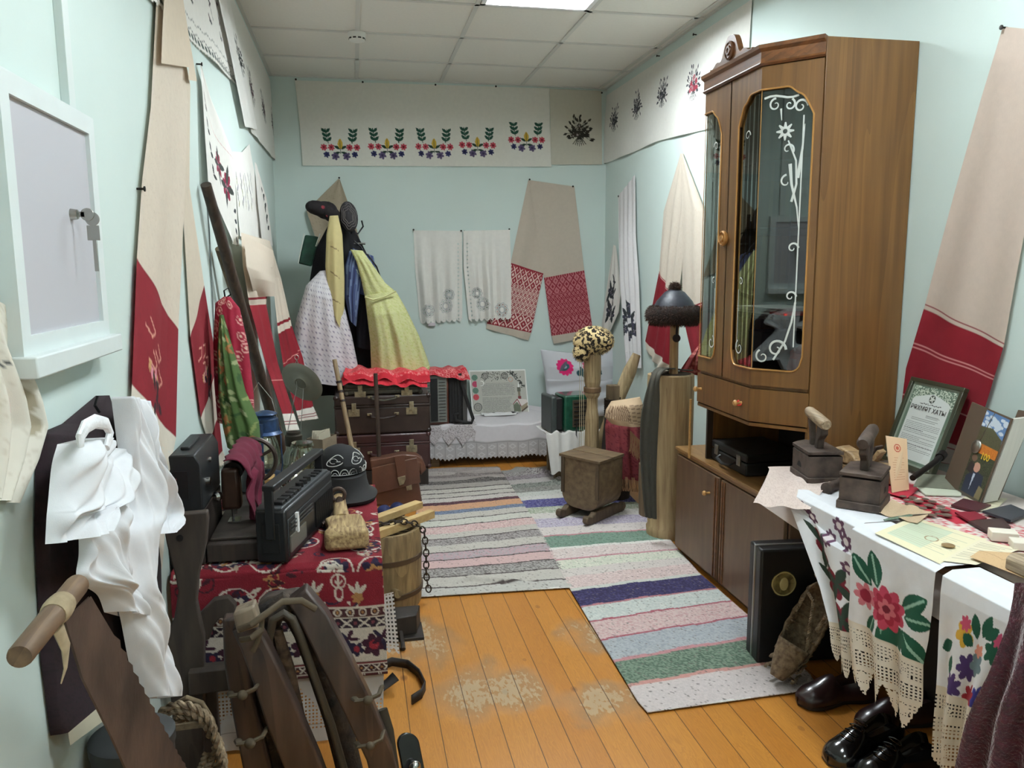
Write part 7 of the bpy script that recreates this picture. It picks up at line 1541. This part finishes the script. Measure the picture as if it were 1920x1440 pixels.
b.tube([onc(a, .006) for a in np.linspace(0, 2*PI, 60, endpoint=False)], .0014, n=4, closed=True)
for tc_ in (-1.75, -.65, .6, 2.4):
    pts = [onc(tc_+(.36*math.cos(a)*(1-.25*math.sin(a))), .057+.017*math.sin(a)+.006*math.cos(a)) for a in np.linspace(0, 5.6, 22)]; b.tube(pts, .0017, n=5)
    pts = [onc(tc_-.08+.17*math.cos(a), .056+.008*math.sin(a)) for a in np.linspace(0, 5.2, 14)]; b.tube(pts, .0012, n=4)
    for j in range(4): b.ell(onc(tc_+.06+.05*j, .054), (.002, .002, .002), nu=6, nv=4)
b.build('embroidery', emb, cp)
t = thing('felt_hat', 'old black hat crushed flat under the skullcap', 'hat', (.48, -3.12, LZ+.012)); hm = mat('black_felt', (34, 33, 33), rough=.85, var=.3, scale=14)
b = MB(); b.lathe([(.125, 0), (.13, .012), (.10, .03), (.09, .06), (.086, .088), (0, .088)], (.475, -3.13, LZ+.012), n=36, wob=.06); b.build('crown', hm, t, angle=70)
b = MB(); b.lathe([(.12, .0), (.125, .004), (.11, .012), (.09, .012)], (.475, -3.13, LZ+.02), (.12, -.02, 1), n=36, wob=.07); b.build('brim', hm, t, angle=70)
# rusty hook iron and skates near the cap
t = thing('iron_hook', 'bent rusty iron ring and hook lying beside the carved wooden scoop', 'hook', (.43, -3.36, LZ+.012)); rst = mat('rust_iron', (80, 62, 52), rough=.7, metal=.3, var=.4, scale=40)
b = MB(); b.tube([(.46+.022*math.cos(a), -3.30, .625+.022*math.sin(a)) for a in np.linspace(0, 2*PI, 18, endpoint=False)], .007, n=8, closed=True); b.build('ring', rst, t)
b = MB(); b.tube([(.465, -3.30, .61), (.46, -3.34, .588), (.44, -3.42, .575), (.425, -3.46, .577), (.41, -3.47, .578)], [.012, .014, .012, .01, .008], n=10); b.tube([(.455, -3.30, .605), (.43, -3.27, .58), (.40, -3.26, .577)], .009, n=8); b.build('shank', rst, t)
# carved wooden scoop / beetle
t = thing('wooden_mallet', 'cracked pale wooden washing beetle with a thick head on the carpet', 'beetle', (.5, -3.5, LZ+.012)); cw = woodmat('cracked_wood', (192, 166, 118), (112, 86, 56), 'y', 16, .75, 9, bump=.8, ring=.35)
Fm, Rm = oriented((.492, -3.70, LZ+.012), math.radians(4)); b = MB()
b.prism([(-.056, 0), (.06, 0), (.066, .06), (.068, .16), (.062, .235), (.04, .25), (-.036, .25), (-.056, .225), (-.048, .15), (-.06, .08)], Fm((0, 0, .004)), Rm@np.array([1., 0, 0]), Rm@np.array([0, 1., 0]), (0, 0, .03)); b.build('blade', cw, t, bevel=.008, bseg=3)
b = MB(); b.box(Fm((0, .012, .032)), (.13, .05, .062), R=Rm); b.build('head', cw, t, bevel=.016, bseg=4)
b = MB(); b.tube([Fm((-.002, .24, .022)), Fm((-.002, .30, .024)), Fm((0, .38, .026)), Fm((.002, .47, .03))], [.026, .025, .022, .02], n=12, flat=.65, up=(0, 0, 1)); b.build('handle', cw, t)

# lantern, jars and lamp on the chest
gl = thin_glass('jar_glass', (.86, .86, .76), .08); blue = mat('lantern_blue', (48, 76, 118), rough=.4, var=.5, scale=30, c2=(40, 52, 66), metal=.2)
lx, ly = .155, -2.62
t = thing('lantern', 'blue kerosene lantern with a glass globe behind the sewing machine', 'lantern', (lx, ly, .502))
MB().lathe([(.06, 0), (.062, .01), (.06, .04), (.035, .05), (0, .05)], (lx, ly, .502), n=32).build('fuel_tank', blue, t)
MB().lathe([(.03, .05), (.05, .08), (.056, .12), (.048, .17), (.034, .205)], (lx, ly, .502), n=32).build('globe', gl, t)
MB().lathe([(.062, .21), (.066, .213), (.054, .225), (.052, .275), (.036, .285), (.05, .296), (.046, .3), (.02, .308), (0, .308)], (lx, ly, .502), n=32).build('chimney_cap', blue, t)
b = MB()
for s in (-1, 1): b.tube([(lx+s*.05, ly-.01, .51), (lx+s*.062, ly-.012, .58), (lx+s*.060, ly-.012, .70), (lx+s*.05, ly, .76)], .006, n=8, flat=.5)
b.build('side_tube', blue, t); b = MB(); b.cyl((lx-.016, ly-.062, .56), (lx-.014, ly-.054, .765), .010, n=8); b.build('guard_strip', blue, t)
b = MB(); b.tube([(lx-.055, ly, .74), (lx-.06, ly, .86), (lx-.02, ly, .93), (lx+.03, ly, .86), (lx+.055, ly, .74)], .0018, n=6); b.build('wire_bail', steel, t)
jx, jy = .30, -2.62
t = thing('glass_jar', 'clear glass jar standing behind the silver dome lid', 'jar', (jx, jy, .502)); MB().lathe([(0, 0), (.055, 0), (.062, .012), (.06, .09), (.052, .125), (.04, .145), (.042, .165), (.044, .168)], (jx, jy, .502), n=36).build('glass', gl, t)
MB().lathe([(.044, .15), (.048, .152), (.048, .158), (.044, .16)], (jx, jy, .502), n=36).build('rim', gl, t)
t = thing('kerosene_lamp', 'kerosene lamp with a tilted grey enamel shade disc on a wire', 'lamp', (.255, -2.48, .502)); lx2, ly2 = .252, -2.45
MB().lathe([(0, 0), (.05, 0), (.056, .01), (.05, .07), (.036, .1), (.034, .12)], (lx2, ly2, .502), n=32).build('reservoir', gl, t)
MB().lathe([(.036, .12), (.038, .124), (.038, .165), (.03, .17), (.03, .18), (0, .18)], (lx2, ly2, .502), n=28).build('burner', mat('burner_dark', (58, 52, 44), rough=.5, metal=.5), t)
q = at('y', -2.42, 567, 716); ax_ = unit(np.array([-.5, -.78, -.45])); MB().lathe([(.028, .012), (.034, .008), (.06, .004), (.075, .006), (.098, .0), (.101, .002), (.098, .004), (.075, .01), (.06, .008), (.034, .012), (.028, .016), (.028, .012)], q, ax_, n=48).build('shade_disc', mat('grey_enamel', (128, 126, 112), rough=.35, coat=.3), t, angle=60)
tp = q+np.array([-.02, 0, .1]); b = MB()
for s in (-1, 1): b.tube([np.array([lx2+s*.03, ly2, .66]), q+[s*.014-.01, 0, -.02], q+[s*.012-.02, 0, .06], tp], .0018, n=6)
b.tube([tp+[.008*math.cos(a), 0, .01+.01*math.sin(a)] for a in np.linspace(0, 6.2, 14)], .0018, n=6); b.build('wire_hanger', steel, t)
t = thing('cardboard_box', 'worn open cardboard box of papers behind the glass jar', 'box', (.36, -2.36, .502)); kb = mat('cardboard', (126, 112, 92), rough=.85, var=.3, scale=16); F2, R2 = oriented((.37, -2.385, .502), -.5)
for (c_, d) in (((-.04, 0, .07), (.003, .12, .14)), ((.04, 0, .07), (.003, .12, .14)), ((0, -.06, .07), (.08, .003, .14)), ((0, .06, .07), (.08, .003, .14)), ((0, 0, .002), (.08, .12, .004))): b = MB(); b.box(F2(c_), d, R=R2); b.build('panel', kb, t, smooth=False)
for k in range(4): b = MB(); b.box(F2((-.025+.015*k, .0, .09)), (.002, .1, .15), R=R2@rotx(.12*(k-1.5))); b.build('paper_sheet', mat('old_paper', (176, 168, 148), rough=.8), t, smooth=False)
t = thing('book', 'dark brown book standing on the chest behind the hand wheel', 'book', (.06, -2.75, .502)); MB().bx(.02, .11, -2.80, -2.772, .502, .655).build('cover', mat('book_brown', (66, 42, 38), rough=.5), t, bevel=.002); MB().bx(.025, .113, -2.797, -2.775, .507, .652).build('pages', pg_, t)
b = MB(); b.bx(.12, .2, -2.86, -2.78, .502, .58); b.build('ochre_box', mat('ochre_card', (176, 142, 90), rough=.7), label='ochre card box with a dark letter mark behind the hand wheel', cat='box', bevel=.002)

t = thing('candlestick', 'small brass candlestick standing between the glass jar and the skullcap', 'candlestick', (.38, -3.0, LZ+.012)); MB().lathe([(.02, 0), (.02, .006), (.008, .012), (.005, .03), (.009, .036), (.005, .042), (.006, .06), (.010, .066), (.005, .072), (.007, .09), (.003, .094), (0, .10)], (.385, -3.01, LZ+.012), n=24).build('stem', brass, t)
# leaning poles
pd_ = woodmat('pole_dark', (70, 54, 42), (42, 32, 26), 'z', 10); pl_ = woodmat('pole_light', (128, 110, 82), (88, 72, 52), 'z', 10)
def pole(top, low, r0, r1, m, name, lab):
    a, c = np.array(top, float), np.array(low, float); d = unit(c-a); e = a+d*((.002-a[2])/d[2]); b = MB(); b.tube([a, a*.66+e*.34, a*.33+e*.67, e], [r0, (r0*2+r1)/3, (r0+2*r1)/3, r1], n=14); b.build(name, m, label=lab, cat='pole')
a = at('x', .028, 386, 346); pole(a, at('y', -2.16, 520, 815), .019, .03, pd_, 'wooden_pole', 'long dark round pole leaning against the left wall')
a = at('x', .028, 411, 466); pole(a, at('y', -2.28, 487, 700), .016, .02, pl_, 'wooden_pole', 'shorter paler pole leaning behind the long dark one')
a, c = at('y', -1.35, 627, 674), at('y', -1.45, 655, 815); d = unit(c-a); e = a+d*(.002-a[2])/d[2]
t = thing('walking_stick', 'pale stick with dark burnt rings leaning in front of the suitcases', 'stick', tuple(e)); b = MB(); b.tube([a, e], [.013, .015], n=12); b.build('shaft', woodmat('stick_pale', (158, 138, 106), (120, 100, 74), 'z', 10), t)
for s in (.14, .2, .26): b = MB(); q = a*(1-s)+e*s; b.tube([q, q+d*.012], .0165, n=12); b.build('burnt_ring', mat('burnt', (40, 30, 26), rough=.7), t)
a = at('y', -1.3, 704, 700); b = MB(); b.tube([a, (a[0]+.01, -1.33, .002)], [.012, .014], n=12); b.build('walking_stick', pd_, label='straight brown stick standing upright before the suitcases', cat='stick')

# briefcase
t = thing('briefcase', 'worn brown leather briefcase leaning in front of the suitcases', 'briefcase', (.8, -1.36, 0)); bl3 = mat('briefcase_leather', (104, 68, 52), rough=.38, var=.35, scale=9, bump=.3, bscale=90, coat=.15)
def bq(px, py, y=-1.36): return at('y', y, px, py)
def slabq(pts, th, nm, m, par, y=-1.4, bev=.008): b = MB(); b.poly3([at('y', y, *p) for p in pts], (0, th, 0)); return b.build(nm, m, par, bevel=bev, bseg=3)
slabq([(700, 880), (775, 858), (790, 868), (786, 905), (792, 942), (788, 946), (740, 952), (702, 948)], .13, 'body', bl3, t, -1.40, .014)
fl = slabq([(697, 878), (782, 858), (789, 905), (698, 928)], .012, 'flap', bl3, t, -1.418, .004)
slabq([(694, 864), (755, 852), (782, 854), (793, 862), (800, 880), (789, 892), (786, 870), (775, 862), (697, 882)], .09, 'frame_mouth', bl3, t, -1.39, .006)
st = slabq([(739, 856), (758, 853), (762, 893), (746, 898)], .008, 'strap', mat('strap_leather', (96, 62, 46), rough=.4, bump=.3, bscale=90), t, -1.432, .002)
slabq([(745, 896), (760, 892), (761, 898), (757, 908), (749, 911)], .008, 'buckle', tar, st, -1.436, .002); slabq([(761, 912), (772, 909), (773, 918), (763, 920)], .006, 'lock_plate', tar, t, -1.42, .001)
# slippers
for (x, y, lab) in ((.735, -1.66, 'dark blue slipper, right one, on the rug before the briefcase'), (.66, -1.70, 'dark blue slipper, left one, on the rug before the briefcase')):
    b = MB(); b.ell((x, y, .05), (.045, .10, .046), fn=lambda d: 1-.25*max(0, d[2])*max(0, d[1])); b.ell((x, y-.05, .06), (.042, .05, .048)); b.build('slipper', mat('navy_slipper', (30, 40, 84), rough=.7, var=.3, scale=20), label=lab, cat='slipper', group='pair of blue slippers')

# wooden tub with planks
tx, ty = .625, -2.775; z1 = .33
t = thing('wooden_tub', 'coopered wooden tub with dark hoops at the end of the carpeted table', 'tub', (tx, ty, 0)); tm = woodmat('tub_wood', (158, 136, 96), (104, 84, 56), 'z', 9, .6, 6, ring=.4)
MB().lathe([(.148, .004), (.152, .02), (.155, .16), (.156, z1-.01), (.152, z1), (.136, z1), (.132, z1-.02), (.130, .05), (0, .045)], (tx, ty, 0), n=48).build('staves', tm, t, angle=50)
for z in (.06, .205): MB().lathe([(.153, z), (.159, z+.001), (.160, z+.02), (.1545, z+.021)], (tx, ty, 0), n=48).build('hoop', mat('hoop_dark', (78, 60, 42), rough=.6), t)
b = MB(); b.cyl((tx+.03, ty-.15, .10), (tx+.045, ty-.19, .105), .016, n=14); b.build('bung', tm, t)
newp = woodmat('new_plank', (206, 178, 126), (182, 150, 98), 'x', 8, .6, 12, ring=.25, bump=.1)
for (p0, p1, zz, w_, h_, lab) in (((690, 1008), (810, 963), z1+.018, .034, .034, 'pale squared lath lying across the tub, the nearer one'), ((690, 980), (786, 945), z1+.018, .045, .03, 'pale squared lath lying across the tub, the farther one')):
    a, c = at('z', zz, *p0), at('z', zz, *p1); d = c-a; b = MB(); b.box((a+c)/2, (np.linalg.norm(d), w_, h_), rz=math.atan2(d[1], d[0])); b.build('wooden_lath', newp, label=lab, cat='lath', group='laths on the tub', bevel=.002)
ch = mat('chain_dark', (64, 54, 46), rough=.6, metal=.5)
def chain(pts, r, nm, par=None, **k):
    pts = [np.array(p, float) for p in pts]; d = np.r_[0, np.cumsum([np.linalg.norm(q-p) for p, q in zip(pts[:-1], pts[1:])])]; n = int(d[-1]/(r*2.3)); b = MB()
    for i in range(n+1):
        q = np.array([np.interp(d[-1]*i/n, d, [p[j] for p in pts]) for j in range(3)]); q2 = np.array([np.interp(min(d[-1], d[-1]*(i+.5)/n), d, [p[j] for p in pts]) for j in range(3)])
        dd = unit(q2-q) if i < n else dd; X, Y, _ = frame(dd); S_ = X if i % 2 else Y
        b.tube([q+dd*(r*1.5*math.cos(a))+S_*(r*math.sin(a)) for a in np.linspace(0, 2*PI, 12, endpoint=False)], r*.3, n=5, closed=True)
    return b.build(nm, ch, par, **k)
chain([(tx-.02, ty-.10, z1+.04), (tx+.07, ty-.09, z1+.045), (tx+.13, ty-.06, z1+.02), (tx+.166, ty-.04, z1-.02), (tx+.172, ty-.045, .22), (tx+.170, ty-.05, .12), (tx+.178, ty-.05, .06)], .011, 'chain', label='dark iron chain hanging over the right side of the tub', cat='chain')
b = MB()
for k in range(16): a = k*2.4; b.tube([(tx+.07*math.cos(a), ty+.07*math.sin(a), z1-.06), (tx+.03*math.cos(a+1), ty+.03*math.sin(a+1), z1-.01), (tx+.11*math.cos(a+2), ty+.11*math.sin(a+2), z1-.03)], .005, n=6)
b.build('twig_bundle', mat('twigs', (84, 70, 50), rough=.9), label='dark twigs and cord filling the wooden tub', cat='twigs')

# irons and straps on the floor right of the lace
t = thing('iron_trap', 'dark angular iron box with a ring on the floor in front of the tub', 'iron box', (.65, -3.08, 0)); di = mat('dark_iron', (52, 46, 42), rough=.6, metal=.4, var=.3, scale=30)
b = MB(); b.poly3([(.59, -3.16, .012), (.73, -3.13, .012), (.75, -3.04, .012), (.60, -3.04, .012)], (0, 0, .075)); b.build('body', di, t, bevel=.004); b = MB(); b.tube([(.66, -3.17, .03), (.665, -3.20, .055), (.67, -3.21, .02), (.672, -3.24, .008)], .009, n=8); b.build('loop', di, t); b = MB(); b.bx(.585, .755, -3.165, -3.03, .0, .012); b.build('foot_plate', di, t, bevel=.002)
t = thing('strap_iron', 'curved dark iron band standing on edge on the floorboards', 'iron band', (.68, -3.4, 0)); b = MB()
pts = [at('z', .02, *p) for p in ((705, 1252), (735, 1240), (765, 1245), (786, 1262), (797, 1285), (790, 1300), (772, 1312))]
vs = []
for p in pts: vs += [(p[0], p[1], .003), (p[0], p[1], .035)]
b = MB(); b.add(vs, [(2*i, 2*i+2, 2*i+3, 2*i+1) for i in range(len(pts)-1)]); b.build('band', di, t, sol=.005)
b = MB(); b.tube([at('z', .02, 705, 1296), at('z', .035, 728, 1280), at('z', .05, 742, 1268)], [.022, .02, .024], n=10, flat=.5); b.build('socket', di, label='short dark iron socket lying by the lace cloth', cat='tool')
# boot-tree like black oval with a metal tube in front
t = thing('iron_pedal', 'black oval pedal with a shiny metal tube standing on the floorboards', 'pedal', (.675, -4.02, 0)); q0 = at('y', -4.02, 772, 1404); q0[2] = .075
ex_ = unit(np.array([.96, .22, -.12])); ey_ = unit(np.array([-.16, .34, .93])); ez_ = unit(np.cross(ex_, ey_))
b = MB(); out = [(.031*math.cos(a), .042+.031*math.sin(a)) for a in np.linspace(0, PI, 14)]+[(.031*math.cos(a), -.040+.031*math.sin(a)) for a in np.linspace(PI, 2*PI, 14)]; b.prism(out, q0, ex_, ey_, -ez_*.012); b.build('oval_plate', mat('gloss_black', (20, 18, 18), rough=.25, coat=.4), t, bevel=.003)
b = MB(); p0 = q0+ez_*.016-ey_*.012; b.tube([p0, p0+np.array([-.035, -.10, -.025]), p0+np.array([-.06, -.19, -.030])], [.009, .0095, .0095], n=14); b.ell(p0, (.016, .016, .016)); b.build('tube', chrome, t)

# ------------------------------------------------------------------ foreground: yoke, harness collar, rope, saw
def pixpoly(name, y, pts, th, m, par=None, bev=.004, **k):
    b = MB(); b.poly3([at('y', y, *p) for p in pts], (0, th, 0)); return b.build(name, m, par, bevel=bev, bseg=3, **k)
t = thing('loom_stand', 'dark shaped wooden stand leaning at the wall in front of the carpeted table', 'stand', (.1, -3.92, 0)); yk = woodmat('yoke_wood', (70, 59, 50), (44, 36, 31), 'z', 5, .7, 6, ring=.3)
pixpoly('upright', -3.93, [(303, 968), (388, 960), (390, 975), (386, 1020), (372, 1080), (368, 1130), (374, 1160), (382, 1195), (383, 1330), (378, 1500), (326, 1500), (322, 1330), (308, 1215), (309, 1195), (326, 1160), (334, 1110), (328, 1080), (312, 1020)], .03, yk, t)
pixpoly('arched_bracket', -3.90, [(366, 1160), (400, 1125), (428, 1120), (442, 1135), (442, 1158), (412, 1160), (400, 1175), (392, 1200), (370, 1205), (364, 1180)], .025, yk, t)
pixpoly('cross_block', -3.955, [(352, 1262), (430, 1254), (432, 1295), (354, 1306)], .05, yk, t); pixpoly('lower_bracket', -3.9, [(376, 1290), (405, 1288), (412, 1390), (400, 1440), (376, 1440)], .025, yk, t)
b = MB(); q = at('y', -3.93, 337, 1009); b.lathe([(.009, 0), (.009, .001), (0, .001)], q+[0, 0, 0], (0, -1, 0), n=16); b.build('peg_hole', mat('hole_black', (12, 10, 9)), t)
# horse collar
t = thing('horse_collar', 'old horse collar with brown wooden hames and dark leather pads in the foreground', 'horse collar', (.42, -4.1, 0)); hw = woodmat('hame_wood', (72, 56, 48), (36, 28, 25), 'z', 5, .5, 8, ring=.5, coat=.2); ld = mat('old_leather', (64, 51, 38), rough=.8, c2=(24, 20, 17), scale=22, bump=.8, bscale=40, dist=.01)
def bar(pts, w_, m, nm, y, flat=.5, par=None): b = MB(); b.tube([at('y', yy, px, py) for px, py, yy in pts], w_, n=10, flat=flat, up=(0, -1, 0)); return b.build(nm, m, par or t)
hl = [(452, 1172, -4.16), (474, 1210, -4.17), (500, 1270, -4.18), (530, 1350, -4.18), (568, 1440, -4.17), (600, 1520, -4.14)]
hr = [(556, 1118, -4.10), (590, 1165, -4.12), (628, 1240, -4.14), (672, 1330, -4.15), (712, 1420, -4.14), (736, 1520, -4.12)]
b = MB()
def hame(pts, w0, th, nm):
    Q = [at('y', y, px, py) for px, py, y in pts]; vs = []; fs = []
    for i, q in enumerate(Q):
        d = unit(Q[min(i+1, len(Q)-1)]-Q[max(i-1, 0)]); s = unit(np.cross(d, (0, -1, 0))); w_ = w0[i]
        vs += [q-s*w_, q+s*w_, q+s*w_+[0, th, 0], q-s*w_+[0, th, 0]]
    for i in range(len(Q)-1):
        for j in range(4): fs.append((i*4+j, i*4+(j+1) % 4, i*4+4+(j+1) % 4, i*4+4+j))
    fs += [(0, 1, 2, 3), tuple(len(vs)-4+k for k in (3, 2, 1, 0))]; b = MB(); b.add(vs, fs); return b.build(nm, hw, t, bevel=.006, bseg=3)
h1 = hame(hl, [.026, .030, .034, .040, .042, .04], .05, 'hame'); h2 = hame(hr, [.028, .034, .036, .036, .034, .034], .05, 'hame')
hame([(436, 1160, -4.09), (440, 1240, -4.09), (456, 1330, -4.09), (480, 1440, -4.09), (494, 1520, -4.08)], [.024, .026, .028, .032, .034], .04, 'hame')
pixpoly('peg_block', -4.17, [(436, 1152), (476, 1136), (482, 1156), (486, 1176), (444, 1190)], .05, woodmat('peg_pale', (146, 132, 112), (96, 82, 66), 'z', 8), t, .006)
pixpoly('top_block', -4.06, [(480, 1138), (500, 1122), (560, 1112), (590, 1130), (592, 1150), (545, 1160), (500, 1162)], .05, yk, t, .01)
for pts, w_ in (([(518, 1440, -4.02), (508, 1340, -4.03), (498, 1240, -4.04), (494, 1190, -4.05), (506, 1150, -4.06), (530, 1136, -4.06), (556, 1146, -4.05), (575, 1180, -4.04), (600, 1250, -4.03), (630, 1340, -4.03), (655, 1440, -4.02), (672, 1520, -4.0)], .036),): bar(pts, w_, ld, 'leather_pad', None, .9)
bar([(508, 1250, -4.10), (504, 1200, -4.11), (512, 1162, -4.12), (532, 1150, -4.12), (548, 1160, -4.12), (566, 1200, -4.11), (590, 1270, -4.11), (622, 1360, -4.10), (650, 1460, -4.09)], .010, mat('leather_edge', (66, 60, 50), rough=.6, bump=.5, bscale=60), 'piped_edge', None, 1)
bar([(520, 1180, -4.08), (538, 1250, -4.07), (556, 1340, -4.07), (580, 1440, -4.06), (592, 1520, -4.05)], [.012, .018, .02, .026, .026], mat('raw_felt', (96, 76, 58), rough=.95, c2=(48, 36, 28), scale=40, bump=1, bscale=50, dist=.01), 'straw_stuffing', None, .7)
for q, r_ in (((456, 1300), .012), ((470, 1390), .013), ((690, 1310), .012), ((694, 1395), .011)):
    p = at('y', -4.19, *q); b = MB(); b.tube([p+[-.034, .03, -.012], p+[-.026, -.002, -.002], p+[0, -.008, .002], p+[.026, -.002, .008], p+[.034, .03, .01]], r_*.75, n=8, flat=.6); b.ell(p+[.0, -.012, .002], (r_, r_*.8, r_)); b.build('rawhide_tie', mat('rawhide', (74, 64, 48), rough=.8, bump=.5, bscale=60), t)
bar([(448, 1180, -4.21), (470, 1172, -4.22), (500, 1150, -4.2), (530, 1128, -4.17), (565, 1126, -4.15), (592, 1142, -4.13)], .008, _M['rawhide'], 'top_lashing', None, .6); bar([(492, 1150, -4.19), (490, 1180, -4.2), (482, 1205, -4.2), (474, 1222, -4.2)], .006, _M['rawhide'], 'top_lashing', None, .6)
bar([(452, 1200, -4.2), (472, 1196, -4.22), (492, 1180, -4.21)], .008, _M['rawhide'], 'top_lashing', None, .6)
bar([(716, 1330, -4.10), (728, 1370, -4.10), (738, 1440, -4.1), (740, 1520, -4.08)], .014, mat('trace_leather', (52, 50, 44), rough=.5), 'trace_strap', None, .4)
# coil of rope on a grey drum
t = thing('rope_coil', 'coil of bark rope and bast hanging behind the saw in the foreground', 'rope', tuple(at('y', -4.15, 340, 1440))); 
P0 = at('y', -4.2, 350, 1400)
for k in range(5):
    r0 = .055+.012*k; twist([P0+[r0*math.cos(a)*(.9+.1*math.sin(3*a+k)), -.012*k+.012*math.sin(2*a+k), r0*1.25*math.sin(a)] for a in np.linspace(.2+k, 6.0+k, 26)], .0085, 16, 'strand', t)
b = MB()
for k in range(9): b.tube([P0+[-.12, -.03-.004*k, .075+.004*k], P0+[-.05, -.05, .078+.005*math.sin(k)], P0+[.03+.005*k, -.05, .08+.006*math.sin(k*2)]], .004, n=5)
b.build('bast_bundle', mat('bast_pale', (120, 104, 80), rough=.95, c2=(84, 72, 56), scale=50), t); bar([(330, 1320, -4.22), (350, 1308, -4.23), (378, 1318, -4.23), (398, 1350, -4.22), (404, 1378, -4.22)], .006, _M['bast_pale'], 'loose_end', None, 1, t)
t = thing('metal_drum', 'dull grey metal drum standing on the floor behind the saw', 'drum', (.085, -4.47, 0)); MB().lathe([(.075, 0), (.077, .01), (.075, .03), (.075, .47), (.078, .48), (.078, .50), (.07, .505), (0, .50)], (.085, -4.47, 0), n=40).build('body', mat('drum_grey', (58, 60, 60), rough=.6, metal=.3, var=.2, scale=10), t)
# two-man saw
t = thing('two_man_saw', 'rusty two-man saw with a log handle leaning in the left foreground', 'saw', tuple(at('x', .13, 330, 1500)))
sx = .175; Lp = [at('x', sx, *p) for p in ((118, 1165), (150, 1270), (205, 1380), (245, 1470), (300, 1600))]; Rp_ = [at('x', sx, *p) for p in ((166, 1118), (212, 1195), (262, 1290), (322, 1400), (420, 1560))]
def interp(P_, n):
    P_ = np.array(P_); d = np.r_[0, np.cumsum(np.linalg.norm(np.diff(P_, axis=0), axis=1))]; t_ = np.linspace(0, d[-1], n); return np.stack([np.interp(t_, d, P_[:, i]) for i in range(3)], 1)
nT = 30; Li = interp(Lp, nT*2+1); Ri = interp(Rp_, nT*2+1); b = MB(); vs = []; fs = []
for i in range(nT*2+1):
    o = unit(Ri[i]-Li[i]); e = Ri[i]+(o*.013 if i % 2 and i > 5 else 0); vs += [Li[i], e, Li[i]+[.003, 0, 0], e+[.003, 0, 0]]
for i in range(nT*2): a = i*4; fs += [(a, a+1, a+5, a+4), (a+2, a+6, a+7, a+3), (a, a+4, a+6, a+2), (a+1, a+3, a+7, a+5)]
b.add(vs, fs); b.build('blade', mat('saw_rust', (88, 70, 60), rough=.55, metal=.35, c2=(50, 40, 35), scale=9, detail=8, bump=.3, bscale=60), t, smooth=False)
p0 = at('x', sx, 36, 1232); p1 = at('x', sx, 144, 1098); log = woodmat('log_handle', (122, 96, 70), (70, 52, 38), 'y', 9, .6, 6, ring=.3)
d = unit(p1-p0); b = MB(); b.tube([p0, p0+d*.004, p0*.6+p1*.4, p1-d*.004, p1+d*.004], [.0125, .0135, .014, .0145, .0135], n=22); b.build('handle', log, t)
q = p0*.38+p1*.62; b = MB(); b.tube([q-d*.016, q-d*.006, q+d*.006, q+d*.018], [.015, .017, .017, .0155], n=18); b.tube([q+[.0, -.004, -.02], q+[.004, .004, -.05], q+[.003, .0, -.075], q+[.0, -.01, -.09]], [.013, .011, .005, .002], n=8, flat=.35); b.build('cloth_wrap', mat('old_rag', (166, 148, 118), rough=.95, var=.35, scale=40, bump=.6, bscale=50), t)
